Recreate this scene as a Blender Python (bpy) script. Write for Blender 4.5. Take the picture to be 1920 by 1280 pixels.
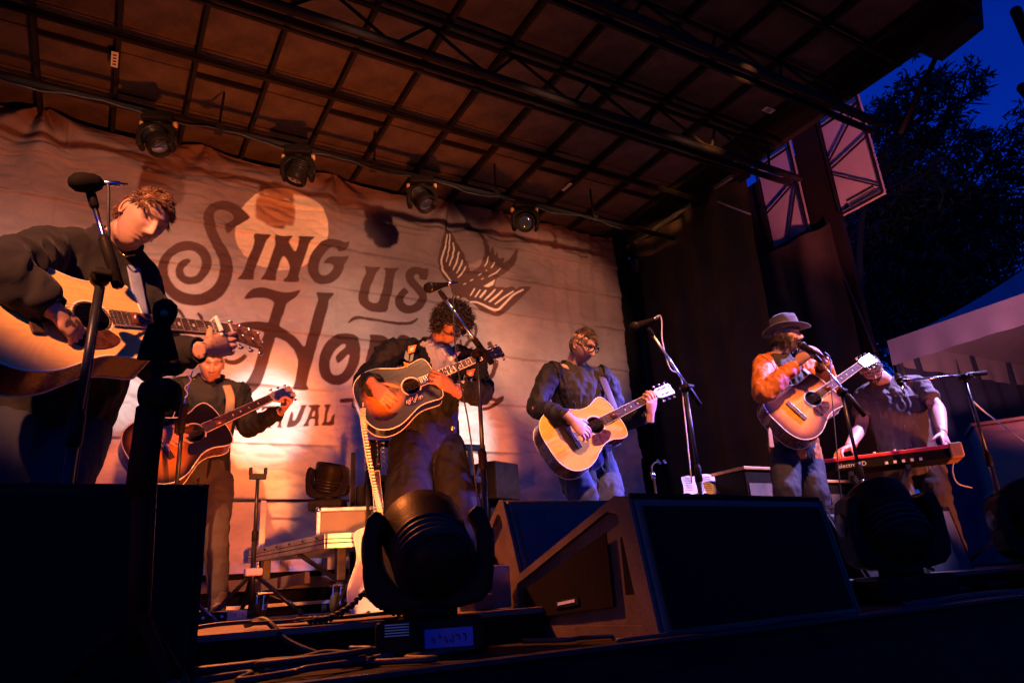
import bpy, bmesh, math, random
import numpy as np
from mathutils import Vector, Matrix, Quaternion
from math import sin, cos, pi, radians, sqrt, exp, atan2

for o_ in list(bpy.data.objects):
    bpy.data.objects.remove(o_)
random.seed(7)
RNG = np.random.default_rng(11)
scene = bpy.context.scene
COL = scene.collection

# ------------------------------------------------------------------ camera
FPX = 1328.0
PITCH, ROLL, YAW = radians(19.4), radians(3.99), radians(31.0)
CAM = np.array([0.0, 0.0, 0.05])
_fw = np.array([sin(YAW) * cos(PITCH), cos(YAW) * cos(PITCH), sin(PITCH)])
_r0 = np.array([cos(YAW), -sin(YAW), 0.0])
_u0 = np.cross(_r0, _fw)
_r = cos(ROLL) * _r0 - sin(ROLL) * _u0
_u = sin(ROLL) * _r0 + cos(ROLL) * _u0
cam_data = bpy.data.cameras.new('camera')
cam_data.sensor_width = 36.0
cam_data.lens = FPX / 1920.0 * 36.0
cam_data.clip_start = 0.05
cam_data.clip_end = 400.0
cam = bpy.data.objects.new('camera', cam_data)
COL.objects.link(cam)
cam.matrix_world = Matrix(((_r[0], _u[0], -_fw[0], CAM[0]), (_r[1], _u[1], -_fw[1], CAM[1]),
                           (_r[2], _u[2], -_fw[2], CAM[2]), (0, 0, 0, 1)))
scene.camera = cam

# ------------------------------------------------------------------ sky (dusk)
world = bpy.data.worlds.new('World')
scene.world = world
world.use_nodes = True
wn = world.node_tree
wn.nodes.clear()
w_out = wn.nodes.new('ShaderNodeOutputWorld')
w_bg = wn.nodes.new('ShaderNodeBackground')
w_sky = wn.nodes.new('ShaderNodeTexSky')
w_sky.sky_type = 'NISHITA'
w_sky.sun_disc = False
w_sky.sun_elevation = radians(3.0)
w_sky.sun_rotation = radians(205)
w_sky.air_density = 1.0
w_sky.dust_density = 0.3
w_sky.ozone_density = 3.0
w_tint = wn.nodes.new('ShaderNodeMix')
w_tint.data_type = 'RGBA'
w_tint.blend_type = 'MULTIPLY'
w_tint.inputs[0].default_value = 1.0
w_tint.inputs[7].default_value = (0.012, 0.20, 1.7, 1)
wn.links.new(w_sky.outputs[0], w_tint.inputs[6])
wn.links.new(w_tint.outputs[2], w_bg.inputs[0])
wn.links.new(w_bg.outputs[0], w_out.inputs[0])
w_bg.inputs[1].default_value = 0.145

# ------------------------------------------------------------------ lamps
def spot(name, loc, target, power, color, angle, blend=0.3, size=0.08):
    d = bpy.data.lights.new(name, 'SPOT')
    d.energy = power
    d.color = color
    d.spot_size = radians(angle)
    d.spot_blend = blend
    d.shadow_soft_size = size
    o = bpy.data.objects.new(name, d)
    COL.objects.link(o)
    o.location = loc
    v = Vector(target) - Vector(loc)
    o.rotation_euler = v.to_track_quat('-Z', 'Y').to_euler()
    return o

KEY_WARM = (1.0, 0.34, 0.125)
ORANGE = (1.0, 0.19, 0.025)
# warm key on the nearest player from the left front-of-house tower
spot('front_key_lamp', (-3.2, -2.6, 4.6), (-0.05, 2.40, 1.17), 6400, KEY_WARM, 9.5, 0.35, 0.06)
# warm keys on the other players, hung along the front edge of the roof
spot('roof_key_lamp', (-0.3, 1.30, 3.25), (0.50, 4.30, 1.42), 1250, KEY_WARM, 13, 0.5, 0.05)
spot('roof_key_lamp', (0.9, 0.90, 3.35), (1.64, 3.42, 1.18), 560, KEY_WARM, 21, 0.5, 0.05)
spot('roof_key_lamp', (1.7, 0.90, 3.35), (2.58, 3.28, 1.05), 1150, (1.0, 0.33, 0.09), 22, 0.5, 0.05)
spot('roof_key_lamp', (3.0, 0.90, 3.35), (4.00, 2.95, 1.02), 1000, (1.0, 0.32, 0.075), 24, 0.5, 0.05)
# wash on the banner from under the second truss
for bx_ in (-0.35, 0.95, 2.25, 3.50):
    spot('truss_wash_lamp', (bx_ * 0.94 + 0.1, 1.75, 2.78), (bx_, 5.15, 2.44), (240, 250, 330, 330)[int(round((bx_ + .35) / 1.29))], (1.0, 0.49, 0.30), 37, 0.6, 0.05)
spot('truss_wash_lamp', (2.9, 1.75, 2.85), (4.66, 4.72, 3.44), 420, (1.0, 0.36, 0.10), 9, 0.7, 0.05)  # unseen narrow spot added to brighten the side beam flange
# violet wash from the right wing
spot('wing_violet_lamp', (6.7, 1.15, 2.7), (2.74, 3.2, 0.92), 5200, (0.16, 0.10, 1.0), 11.5, 0.5, 0.07)
spot('wing_violet_lamp', (6.6, 1.45, 3.7), (4.25, 2.90, 1.25), 4200, (0.46, 0.34, 1.0), 32, 0.5, 0.06)
# orange beam thrown up and back by the moving head on the apron
spot('floor_beam_lamp', (0.98, 2.46, 0.20), (1.15, 4.5, 1.60), 280, ORANGE, 86, 0.6, 0.05)
spot('floor_beam_lamp', (0.98, 2.46, 0.20), (1.05, 3.9, 3.47), 85, ORANGE, 64, 0.8, 0.05)
spot('floor_wash_lamp', (5.0, 1.75, 0.25), (4.9, 3.2, 0.9), 60, (1.0, 0.22, 0.06), 80, 0.6, 0.08)
spot('side_wash_lamp', (3.6, 1.6, 0.4), (5.35, 3.2, 3.4), 420, (1.0, 0.20, 0.22), 28, 0.7, 0.08)
spot('tent_fill', (5.2, 1.2, 0.9), (7.0, 3.2, 2.0), 260, (1.0, 0.30, 0.40), 50, 0.7, 0.08)  # unseen fill added to give the tent its pink tint
spot('orange_accent', (-1.5, 0.9, 0.45), (1.40, 1.95, 0.08), 17, (1.0, 0.26, 0.05), 20, 0.6, 0.06)
spot('orange_accent', (0.15, 3.75, 2.3), (0.72, 2.55, 0.0), 800, (1.0, 0.22, 0.045), 42, 0.7, 0.06)  # unseen overhead spot added for the deck edge's orange glow

scene.view_settings.view_transform = 'Standard'
scene.view_settings.look = 'None'
scene.view_settings.exposure = 0.0
scene.view_settings.gamma = 1.0
scene.view_settings.use_curve_mapping = False
scene.cycles.use_denoising = True
scene.cycles.max_bounces = 5
scene.cycles.diffuse_bounces = 3
scene.cycles.glossy_bounces = 3
scene.cycles.sample_clamp_indirect = 4.0

# ------------------------------------------------------------------ helpers
def ray(x, y):
    return _fw + _r * (x - 960) / FPX - _u * (y - 640) / FPX
def P(x, y, Y):
    """point of the place seen at photo pixel (x, y) at stage depth Y"""
    d = ray(x, y)
    return CAM + d * (Y / d[1])
def PX(x, y, X):
    d = ray(x, y)
    return CAM + d * (X / d[0])
def PZ(x, y, Z):
    d = ray(x, y)
    return CAM + d * ((Z - CAM[2]) / d[2])

def nrm(v):
    v = np.asarray(v, float)
    return v / (np.linalg.norm(v) + 1e-12)

def _hash(ix, iy, iz, seed):
    n = (ix * 374761393 + iy * 668265263 + iz * 1274126177 + seed * 974634777) & 0xFFFFFFFF
    n = ((n ^ (n >> 13)) * 1103515245 + 12345) & 0xFFFFFFFF
    n = (n ^ (n >> 16)) & 0xFFFFFF
    return n / float(0xFFFFFF) * 2 - 1
def vnoise(p, seed=0):
    p = np.asarray(p, float)
    i = np.floor(p).astype(np.int64)
    f = p - i
    f = f * f * (3 - 2 * f)
    out = np.zeros(len(p))
    for dx in (0, 1):
        for dy in (0, 1):
            for dz in (0, 1):
                w = (f[:, 0] if dx else 1 - f[:, 0]) * (f[:, 1] if dy else 1 - f[:, 1]) * (f[:, 2] if dz else 1 - f[:, 2])
                out += w * _hash(i[:, 0] + dx, i[:, 1] + dy, i[:, 2] + dz, seed)
    return out
def fbm(p, oct=3, seed=0):
    p = np.asarray(p, float)
    s, a = np.zeros(len(p)), 1.0
    for k in range(oct):
        s += a * vnoise(p * (2 ** k), seed + k)
        a *= 0.5
    return s

def spline(pts, n=6):
    """Catmull-Rom through pts (any dimension), n samples per segment"""
    p = np.asarray(pts, float)
    if len(p) < 3:
        return np.array([p[0] + (p[-1] - p[0]) * t for t in np.linspace(0, 1, n + 1)])
    q = np.vstack([2 * p[0] - p[1], p, 2 * p[-1] - p[-2]])
    out = []
    for k in range(1, len(q) - 2):
        for t in np.linspace(0, 1, n, endpoint=False):
            a, b, c, d = q[k - 1], q[k], q[k + 1], q[k + 2]
            out.append(0.5 * ((2 * b) + (c - a) * t + (2 * a - 5 * b + 4 * c - d) * t * t + (3 * b - a - 3 * c + d) * t ** 3))
    out.append(q[-2])
    return np.array(out)

def frames(pts, hint=None):
    pts = np.asarray(pts, float)
    t = np.gradient(pts, axis=0)
    t = t / (np.linalg.norm(t, axis=1)[:, None] + 1e-12)
    h = np.asarray(hint, float) if hint is not None else (np.array([0, 0, 1.0]) if abs(t[0][2]) < 0.8 else np.array([1.0, 0, 0]))
    A, B = [], []
    for k in range(len(pts)):
        a = h - t[k] * np.dot(h, t[k])
        a = nrm(a)
        b = np.cross(t[k], a)
        A.append(a); B.append(b)
        if hint is None:
            h = a
    return t, np.array(A), np.array(B)

class MB:
    def __init__(self):
        self.v, self.f, self.m = [], [], []
        self.n = 0
    def add(self, verts, faces, mi=0):
        verts = np.asarray(verts, float).reshape(-1, 3)
        self.v.append(verts)
        n = self.n
        for f in faces:
            self.f.append([n + int(i) for i in f])
            self.m.append(mi)
        self.n += len(verts)
        return self
    def box(self, c, s, R=None, mi=0):
        c = np.asarray(c, float); s = np.asarray(s, float) / 2
        v = np.array([[x, y, z] for x in (-1, 1) for y in (-1, 1) for z in (-1, 1)]) * s
        if R is not None:
            v = v @ np.asarray(R, float).T
        return self.add(v + c, [(0, 1, 3, 2), (4, 6, 7, 5), (0, 4, 5, 1), (2, 3, 7, 6), (0, 2, 6, 4), (1, 5, 7, 3)], mi)
    def bar(self, a, b, w, h=None, up=(0, 0, 1), mi=0):
        a, b = np.asarray(a, float), np.asarray(b, float)
        d = nrm(b - a)
        u = np.asarray(up, float)
        if abs(np.dot(u, d)) > 0.95:
            u = np.array([1.0, 0, 0])
        s = nrm(np.cross(d, u)); u = np.cross(s, d)
        R = np.stack([d, s, u], axis=1)
        return self.box((a + b) / 2, (np.linalg.norm(b - a), w, h or w), R, mi)
    def tube(self, pts, rad, n=8, caps=True, hint=None, mi=0, twist=0.0):
        pts = np.asarray(pts, float)
        if np.isscalar(rad):
            rad = [rad] * len(pts)
        t, A, B = frames(pts, hint)
        V = []
        for k in range(len(pts)):
            r = rad[k]
            ra, rb = (r, r) if np.isscalar(r) else (r[0], r[1])
            for j in range(n):
                th = 2 * pi * j / n + twist
                V.append(pts[k] + A[k] * (ra * cos(th)) + B[k] * (rb * sin(th)))
        F = []
        for k in range(len(pts) - 1):
            for j in range(n):
                a = k * n + j; b = k * n + (j + 1) % n
                F.append((a, b, b + n, a + n))
        if caps:
            F.append(tuple(range(n - 1, -1, -1)))
            F.append(tuple(range((len(pts) - 1) * n, len(pts) * n)))
        return self.add(V, F, mi)
    def cyl(self, a, b, r, r2=None, n=12, mi=0):
        return self.tube([a, b], [r, r if r2 is None else r2], n, mi=mi)
    def ball(self, c, r, nu=12, nv=8, mi=0):
        r = np.asarray([r, r, r] if np.isscalar(r) else r, float)
        V, F = [], []
        for i in range(nv + 1):
            ph = pi * i / nv
            for j in range(nu):
                th = 2 * pi * j / nu
                V.append(np.asarray(c) + r * np.array([sin(ph) * cos(th), sin(ph) * sin(th), cos(ph)]))
        for i in range(nv):
            for j in range(nu):
                a = i * nu + j; b = i * nu + (j + 1) % nu
                F.append((a, a + nu, b + nu, b))
        return self.add(V, F, mi)
    def lathe(self, o, axis, prof, n=20, hint=None, mi=0):
        """prof: list of (distance along axis, radius)"""
        axis = nrm(axis)
        pts = [np.asarray(o, float) + axis * p[0] for p in prof]
        h = np.asarray(hint if hint is not None else ((0, 0, 1) if abs(axis[2]) < 0.8 else (1, 0, 0)), float)
        a = nrm(h - axis * np.dot(h, axis)); b = np.cross(axis, a)
        V, F = [], []
        for k, p in enumerate(pts):
            for j in range(n):
                th = 2 * pi * j / n
                V.append(p + (a * cos(th) + b * sin(th)) * max(prof[k][1], 1e-4))
        for k in range(len(pts) - 1):
            for j in range(n):
                q = k * n + j; s = k * n + (j + 1) % n
                F.append((q, s, s + n, q + n))
        F.append(tuple(range(n - 1, -1, -1)))
        F.append(tuple(range((len(pts) - 1) * n, len(pts) * n)))
        return self.add(V, F, mi)
    def prism(self, poly, o, ex, ey, ez, depth, mi=0):
        """polygon (2D) in axes ex, ey, extruded by depth along ez"""
        o, ex, ey, ez = (np.asarray(q, float) for q in (o, ex, ey, ez))
        n = len(poly)
        V = [o + ex * p[0] + ey * p[1] for p in poly] + [o + ex * p[0] + ey * p[1] + ez * depth for p in poly]
        F = [tuple(range(n - 1, -1, -1)), tuple(range(n, 2 * n))]
        F += [(k, (k + 1) % n, n + (k + 1) % n, n + k) for k in range(n)]
        return self.add(V, F, mi)
    def verts(self):
        return np.vstack(self.v) if self.v else np.zeros((0, 3))

INV = {}
def mesh_from(name, verts, faces, smooth=False):
    me = bpy.data.meshes.new(name)
    me.from_pydata([tuple(v) for v in verts], [], faces)
    me.validate()
    me.update()
    if smooth:
        me.polygons.foreach_set('use_smooth', [True] * len(me.polygons))
    return me

def tag(o, label=None, cat=None, group=None, kind=None):
    if label: o['label'] = label
    if cat: o['category'] = cat
    if group: o['group'] = group
    if kind: o['kind'] = kind
    return o

def thing(name, label, cat, loc=(0, 0, 0), group=None, matrix=None):
    o = bpy.data.objects.new(name, None)
    o.empty_display_size = 0.1
    COL.objects.link(o)
    m = matrix if matrix is not None else Matrix.Translation(Vector([float(x) for x in loc]))
    o.matrix_world = m
    INV[o.name] = m.inverted()
    return tag(o, label, cat, group)

def root_inv(parent):
    while parent is not None:
        if parent.name in INV:
            return INV[parent.name]
        parent = parent.parent
    return None

def obj(name, mb, mats, parent=None, smooth=False, bevel=0.0, local=False, angle=None):
    """mb: MB (world coordinates unless local) or a ready mesh"""
    if isinstance(mb, MB):
        v = mb.verts()
        inv = None if local else root_inv(parent)
        if inv is not None:
            M = np.array(inv)
            v = v @ M[:3, :3].T + M[:3, 3]
        me = mesh_from(name, v, mb.f, smooth)
        mi = mb.m
        if any(mi):
            me.polygons.foreach_set('material_index', mi)
    else:
        me = mb
    if not isinstance(mats, (list, tuple)):
        mats = [mats]
    if len(me.materials) == 0:
        for m in mats:
            me.materials.append(MAT[m] if isinstance(m, str) else m)
    o = bpy.data.objects.new(name, me)
    COL.objects.link(o)
    if parent is not None:
        o.parent = parent
    if bevel:
        b = o.modifiers.new('bevel', 'BEVEL')
        b.width = bevel; b.segments = 2; b.limit_method = 'ANGLE'; b.angle_limit = radians(40)
    if angle is not None:
        fl = np.ones(len(me.polygons), bool)
        me.polygons.foreach_set('use_smooth', fl)
        me.set_sharp_from_angle(angle=radians(angle))
    return o

def remesh(mb, voxel, smooth_it=4, factor=0.5, M=None):
    """union of overlapping closed shapes as one skin"""
    me = mesh_from('tmp', mb.verts(), mb.f)
    o = bpy.data.objects.new('tmp', me)
    COL.objects.link(o)
    r = o.modifiers.new('r', 'REMESH')
    r.mode = 'VOXEL'; r.voxel_size = voxel; r.adaptivity = 0.0
    if smooth_it:
        s = o.modifiers.new('s', 'SMOOTH')
        s.factor = factor; s.iterations = smooth_it
    dg = bpy.context.evaluated_depsgraph_get()
    dg.update()
    ev = o.evaluated_get(dg)
    em = ev.to_mesh()
    n = len(em.vertices)
    co = np.empty(n * 3); em.vertices.foreach_get('co', co)
    no = np.empty(n * 3); em.vertices.foreach_get('normal', no)
    faces = [tuple(p.vertices) for p in em.polygons]
    ev.to_mesh_clear()
    bpy.data.objects.remove(o)
    bpy.data.meshes.remove(me)
    return co.reshape(-1, 3), no.reshape(-1, 3), faces

# ------------------------------------------------------------------ materials
MAT = {}
def mat(name, color, rough=0.6, metal=0.0, var=0.12, scale=8.0, bump=0.0, bscale=60.0, spec=0.5, coat=0.0,
        sheen=0.0, attr=None, emit=None, stretch=None, trans=0.0):
    m = bpy.data.materials.new(name)
    m.use_nodes = True
    nt = m.node_tree
    b = nt.nodes['Principled BSDF']
    b.inputs['Roughness'].default_value = rough
    b.inputs['Metallic'].default_value = metal
    b.inputs['Specular IOR Level'].default_value = spec
    if coat:
        b.inputs['Coat Weight'].default_value = coat
        b.inputs['Coat Roughness'].default_value = 0.12
    if sheen:
        b.inputs['Sheen Weight'].default_value = sheen
        b.inputs['Sheen Roughness'].default_value = 0.5
    if trans:
        b.inputs['Transmission Weight'].default_value = trans
    tc = nt.nodes.new('ShaderNodeTexCoord')
    src = tc.outputs['Object']
    if stretch:
        mp = nt.nodes.new('ShaderNodeMapping')
        mp.inputs['Scale'].default_value = stretch
        nt.links.new(src, mp.inputs[0])
        src = mp.outputs[0]
    if attr:
        at = nt.nodes.new('ShaderNodeAttribute')
        at.attribute_name = attr
        base = at.outputs['Color']
    else:
        rgb = nt.nodes.new('ShaderNodeRGB')
        rgb.outputs[0].default_value = (*color, 1)
        base = rgb.outputs[0]
    if var:
        nz = nt.nodes.new('ShaderNodeTexNoise')
        nz.inputs['Scale'].default_value = scale
        nz.inputs['Detail'].default_value = 6.0
        nz.inputs['Roughness'].default_value = 0.65
        nt.links.new(src, nz.inputs['Vector'])
        mr = nt.nodes.new('ShaderNodeMapRange')
        mr.inputs[1].default_value = 0.3; mr.inputs[2].default_value = 0.7
        mr.inputs[3].default_value = 1 - var; mr.inputs[4].default_value = 1 + var
        nt.links.new(nz.outputs['Fac'], mr.inputs[0])
        mx = nt.nodes.new('ShaderNodeMix')
        mx.data_type = 'RGBA'; mx.blend_type = 'MULTIPLY'
        mx.inputs[0].default_value = 1.0
        nt.links.new(base, mx.inputs[6]); nt.links.new(mr.outputs[0], mx.inputs[7])
        base = mx.outputs[2]
        rr = nt.nodes.new('ShaderNodeMapRange')
        rr.inputs[1].default_value = 0.3; rr.inputs[2].default_value = 0.7
        rr.inputs[3].default_value = max(0.02, rough - 0.08); rr.inputs[4].default_value = min(1, rough + 0.08)
        nt.links.new(nz.outputs['Fac'], rr.inputs[0])
        nt.links.new(rr.outputs[0], b.inputs['Roughness'])
    nt.links.new(base, b.inputs['Base Color'])
    if bump:
        bn = nt.nodes.new('ShaderNodeTexNoise')
        bn.inputs['Scale'].default_value = bscale
        bn.inputs['Detail'].default_value = 4.0
        nt.links.new(src, bn.inputs['Vector'])
        bp = nt.nodes.new('ShaderNodeBump')
        bp.inputs['Strength'].default_value = bump
        bp.inputs['Distance'].default_value = 0.004
        nt.links.new(bn.outputs['Fac'], bp.inputs['Height'])
        nt.links.new(bp.outputs[0], b.inputs['Normal'])
    if emit:
        b.inputs['Emission Color'].default_value = (*emit[:3], 1)
        b.inputs['Emission Strength'].default_value = emit[3]
    MAT[name] = m
    return m

mat('deck_wood', (0.16, 0.11, 0.08), 0.55, var=0.35, scale=5, bump=0.3, stretch=(1, 8, 1))
mat('apron_black', (0.020, 0.014, 0.010), 0.7, var=0.4, scale=6, bump=0.5, bscale=30, spec=0.07)
mat('ground_dark', (0.05, 0.05, 0.05), 0.9, var=0.3)
mat('ceil_panel', (0.105, 0.072, 0.054), 0.8, var=0.5, scale=4, bump=1.0, bscale=150, spec=0.25)
mat('frame_black', (0.020, 0.016, 0.014), 0.8, var=0.3, scale=12, spec=0.15)
mat('frame_alu', (0.55, 0.53, 0.50), 0.38, metal=0.85, var=0.2, scale=14, bump=0.15, bscale=40)
mat('black_plastic', (0.013, 0.009, 0.006), 0.45, var=0.3, scale=15, bump=0.15, bscale=120, spec=0.07)
mat('black_matte', (0.010, 0.007, 0.005), 0.75, var=0.3, scale=9, bump=0.3, bscale=160, spec=0.07)
mat('grille', (0.012, 0.009, 0.006), 0.6, metal=0.0, var=0.3, scale=20, bump=0.9, bscale=260, spec=0.07)
mat('chrome', (0.75, 0.74, 0.72), 0.18, metal=1.0, var=0.1, scale=20)
mat('black_metal', (0.04, 0.038, 0.037), 0.35, metal=0.6, var=0.25, scale=20)
mat('curtain', (0.07, 0.050, 0.034), 0.9, var=0.3, scale=4, bump=0.4, bscale=200, spec=0.2)
mat('black_drape', (0.016, 0.011, 0.008), 0.9, var=0.3, scale=4, bump=0.4, bscale=200, spec=0.2)
mat('tape_white', (0.8, 0.78, 0.72), 0.6, var=0.1)
mat('ink', (0.03, 0.03, 0.03), 0.6, var=0)
mat('case_ply', (0.14, 0.10, 0.075), 0.5, var=0.25, scale=10, bump=0.1)
mat('rubber', (0.02, 0.02, 0.02), 0.8, var=0.2)
mat('cable_black', (0.022, 0.02, 0.02), 0.55, var=0.2)
mat('cable_white', (0.6, 0.52, 0.42), 0.5, var=0.1)
mat('paper', (0.42, 0.38, 0.38), 0.7, var=0.08, bump=0.2, bscale=20)
mat('blue_tape', (0.04, 0.10, 0.5), 0.6, var=0.2)
mat('lens_glass', (0.03, 0.03, 0.04), 0.05, var=0, coat=1.0, spec=0.8)
mat('pink_fabric', (0.62, 0.50, 0.50), 0.85, var=0.10, scale=4, bump=0.3, bscale=250)
mat('tent_white', (0.42, 0.36, 0.40), 0.8, var=0.10, scale=3, bump=0.2, bscale=30)
mat('tent_navy', (0.05, 0.06, 0.13), 0.85, var=0.25, scale=3, bump=0.2, bscale=10)
mat('bark', (0.02, 0.016, 0.012), 0.9, var=0.3, scale=10, bump=0.8, bscale=30)
mat('leaf', (0.016, 0.024, 0.010), 0.6, var=0.35, scale=1.5)
mat('organ_wood', (0.20, 0.055, 0.03), 0.35, var=0.35, scale=4, stretch=(1, 1, 7), coat=0.3)
mat('organ_leg', (0.45, 0.20, 0.07), 0.4, var=0.25, scale=8)
mat('nord_red', (0.62, 0.025, 0.02), 0.35, var=0.08, coat=0.3)
mat('nord_wood', (0.62, 0.30, 0.09), 0.45, var=0.25, scale=5, stretch=(1, 6, 1))
mat('key_white', (0.82, 0.80, 0.76), 0.3, var=0.03)
mat('print_white', (0.75, 0.75, 0.75), 0.6, var=0)
# ================================================================== setting
def sheet(name, x0, x1, y0, y1, z, m):
    b = MB().add([(x0, y0, z), (x1, y0, z), (x1, y1, z), (x0, y1, z)], [(0, 1, 2, 3)])
    return tag(obj(name, b, m), kind='structure')
sheet('ground', -150, 150, -150, 150, -1.15, 'ground_dark')
ZR = 3.47                      # underside of the roof skin
DECK_FRONT = 2.12
deck = tag(obj('stage_floor', MB().box((1.2, (DECK_FRONT + 5.9) / 2, -0.30), (8.6, 5.9 - DECK_FRONT, 0.56)), 'black_matte'), kind='structure')
# deck boards, each one a plank of the stage floor
_bw = 0.30
_n = int((5.9 - DECK_FRONT) / _bw)
for k in range(_n):
    y = DECK_FRONT + _bw * (k + 0.5)
    b = MB().box((1.2, y, -0.0125), (8.6, _bw - 0.006, 0.021))
    o = obj('plank', b, 'deck_wood', deck, bevel=0.002)
    o.location.z = RNG.uniform(-0.001, 0.001)
tag(obj('stage_apron', MB().box((2.0, 1.84, -0.4), (9.2, 0.66, 0.60)), 'apron_black', bevel=0.01), kind='structure')
tag(obj('edge_trim', MB().box((2.0, 1.515, -0.092), (9.2, 0.045, 0.012)).box((2.0, 1.56, -0.097), (9.2, 0.02, 0.004)), 'black_metal', bevel=0.002), kind='structure')
fas = tag(obj('stage_skirt', MB().box((2.0, 1.47, -0.65), (9.2, 0.02, 0.98)), 'black_drape'), kind='structure')

# ------------------------------------------------------------------ roof
SIDE_X = 4.68
roof = thing('stage_roof', 'dark stage roof of framed ceiling panels on black trusses', 'roof', (1.3, 3.0, ZR))
RAFT = [-2.44 + 0.45 * k for k in range(16)]          # rafters across the stage
ROWS = [5.25, 4.78, 4.35, 4.10, 3.62, 3.15, 2.62, 2.10, 1.55]
panel_mesh = {}
def ceil_panel(w, d, key):
    if key not in panel_mesh:
        b = MB().box((0, 0, 0), (w, d, 0.02))
        # raised rim of the tray
        panel_mesh[key] = (b.verts(), b.f)
    v, f = panel_mesh[key]
    if isinstance(v, np.ndarray):
        me = mesh_from('ceiling_panel', v, f)
        me.materials.append(MAT['ceil_panel'])
        panel_mesh[key] = (me, None)
        return me
    return v
for i in range(len(RAFT) - 1):
    for j in range(len(ROWS) - 1):
        w = RAFT[i + 1] - RAFT[i] - 0.028; d = ROWS[j] - ROWS[j + 1] - 0.02
        o = bpy.data.objects.new('ceiling_panel', ceil_panel(round(w, 3), round(d, 3), (round(w, 3), round(d, 3))))
        COL.objects.link(o); o.parent = roof
        o.location = Vector(((RAFT[i] + RAFT[i + 1]) / 2 - 1.3, (ROWS[j] + ROWS[j + 1]) / 2 - 3.0, 0.035 + random.uniform(-.004, .004)))
        o.rotation_euler = (random.uniform(-.008, .008), random.uniform(-.012, .012), 0)
obj('roof_skin', MB().box((1.145, 3.35, ZR + 0.09), (7.19, 4.1, 0.04)), 'black_matte', roof)
for i, x in enumerate(RAFT):
    obj('rafter', MB().box((x, 3.4, ZR - 0.012), (0.026, 3.7, 0.05)), 'frame_black', roof, bevel=0.003)
for j, y in enumerate(ROWS):
    if j == 2:
        for i in range(0, len(RAFT) - 1, 2):
            obj('purlin', MB().box(((RAFT[i] + RAFT[i + 1]) / 2, y, ZR + 0.002), (0.42, 0.018, 0.034)), 'frame_black', roof)
    else:
        obj('purlin', MB().box((1.12, y, ZR - 0.048), (7.1, 0.024, 0.022)), 'frame_black', roof, bevel=0.003)
# long pipe rail the boards hang from
obj('ceiling_rail', MB().tube([(-2.4, 4.10, ZR - 0.075), (4.6, 4.10, ZR - 0.075)], 0.016, 10), 'frame_black', roof, smooth=True)
def truss(y0, z0, y1, z1, x0, x1, step, ph):
    t = obj('truss', MB().tube([(x0, y0, z0), (x1, y0, z0)], 0.020, 10).box(((x0 + x1) / 2, y0 + 0.03, z0 + 0.035), (x1 - x0, 0.07, 0.010)), 'frame_black', roof)
    obj('chord', MB().tube([(x0, y1, z1), (x1, y1, z1)], 0.018, 10), 'frame_black', t, smooth=True)
    obj('chord', MB().box(((x0 + x1) / 2, y0 + 0.10, z0 + 0.02), (x1 - x0, 0.02, 0.05)), 'frame_black', t)
    x = x0 + ph
    while x < x1 - step:
        obj('diagonal', MB().tube([(x, y1, z1), (x + step * .5, y0, z0)], 0.011, 8), 'frame_black', t, smooth=True)
        obj('diagonal', MB().tube([(x + step * .5, y0, z0), (x + step, y1, z1)], 0.011, 8), 'frame_black', t, smooth=True)
        x += step
truss(3.06, ZR - 0.44, 3.24, ZR - 0.03, -2.4, 4.66, 0.62, 0.18)
truss(2.30, ZR - 0.44, 2.48, ZR - 0.03, -2.4, 4.66, 0.62, 0.05)
# small stickers under the roof
for (x, y, w, h) in ((215, 111, 0.04, 0.15), (1063, 350, 0.03, 0.13), (1441, 206, 0.10, 0.05)):
    q = PZ(x, y, ZR - 0.04)
    obj('sticker', MB().box((q[0], q[1], ZR - 0.044), (w, h, 0.003)), 'tape_white', roof)
    for k in range(4):
        obj('print', MB().box((q[0], q[1] - h * 0.3 + k * h * 0.2, ZR - 0.047), (w * 0.5, h * 0.08, 0.002)), 'ink', roof)
# side beam with its bright lower flange, in two lengths
for (y0, y1) in ((5.22, 4.22), (3.92, 3.70)):
    obj('side_beam', MB().box((SIDE_X - 0.03, (y0 + y1) / 2, ZR - 0.035), (0.03, y0 - y1, 0.04)), 'frame_alu', roof, bevel=0.004)
obj('side_beam', MB().box((SIDE_X + 0.025, 3.4, ZR + 0.03), (0.06, 3.7, 0.07)), 'frame_black', roof)
obj('side_fascia', MB().box((SIDE_X + 0.04, 3.4, ZR + 0.26), (0.02, 3.9, 0.28)), 'black_matte', roof)
obj('side_valance', MB().box((SIDE_X + 0.055, 4.55, ZR + 0.12), (0.012, 1.95, 0.42)), 'black_drape', roof)
obj('side_valance', MB().box((SIDE_X + 0.055, 3.2, ZR + 0.17), (0.012, 0.73, 0.32)), 'black_drape', roof)
obj('rear_valance', MB().box((1.15, 5.45, ZR + 0.10), (7.3, 0.012, 0.40)), 'black_drape', roof)
# outrigger bracket and folding strut at the front right corner
obj('bracket', MB().prism([(0, 0), (0.34, 0.02), (0.42, 0.12), (0.30, 0.20), (-0.05, 0.2)], (SIDE_X - 0.02, 1.62, ZR - 0.05), (0.25, 0.97, 0), (0, 0, 1), (1, 0, 0), 0.2), 'frame_black', roof)
a_ = PX(1768, 80, 4.85); b_ = P(1688, 250, a_[1] + 0.55)
obj('strut', MB().tube([a_, b_], 0.018, 10), 'frame_black', roof, smooth=True)
for (x, y, x2, y2) in ((1345, 378, 1408, 402), (1230, 235, 1262, 290), (1335, 250, 1380, 305)):
    obj('brace', MB().tube([PX(x, y, 4.45), PX(x2, y2, 4.62)], 0.008, 8), 'frame_alu', roof, smooth=True)

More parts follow.
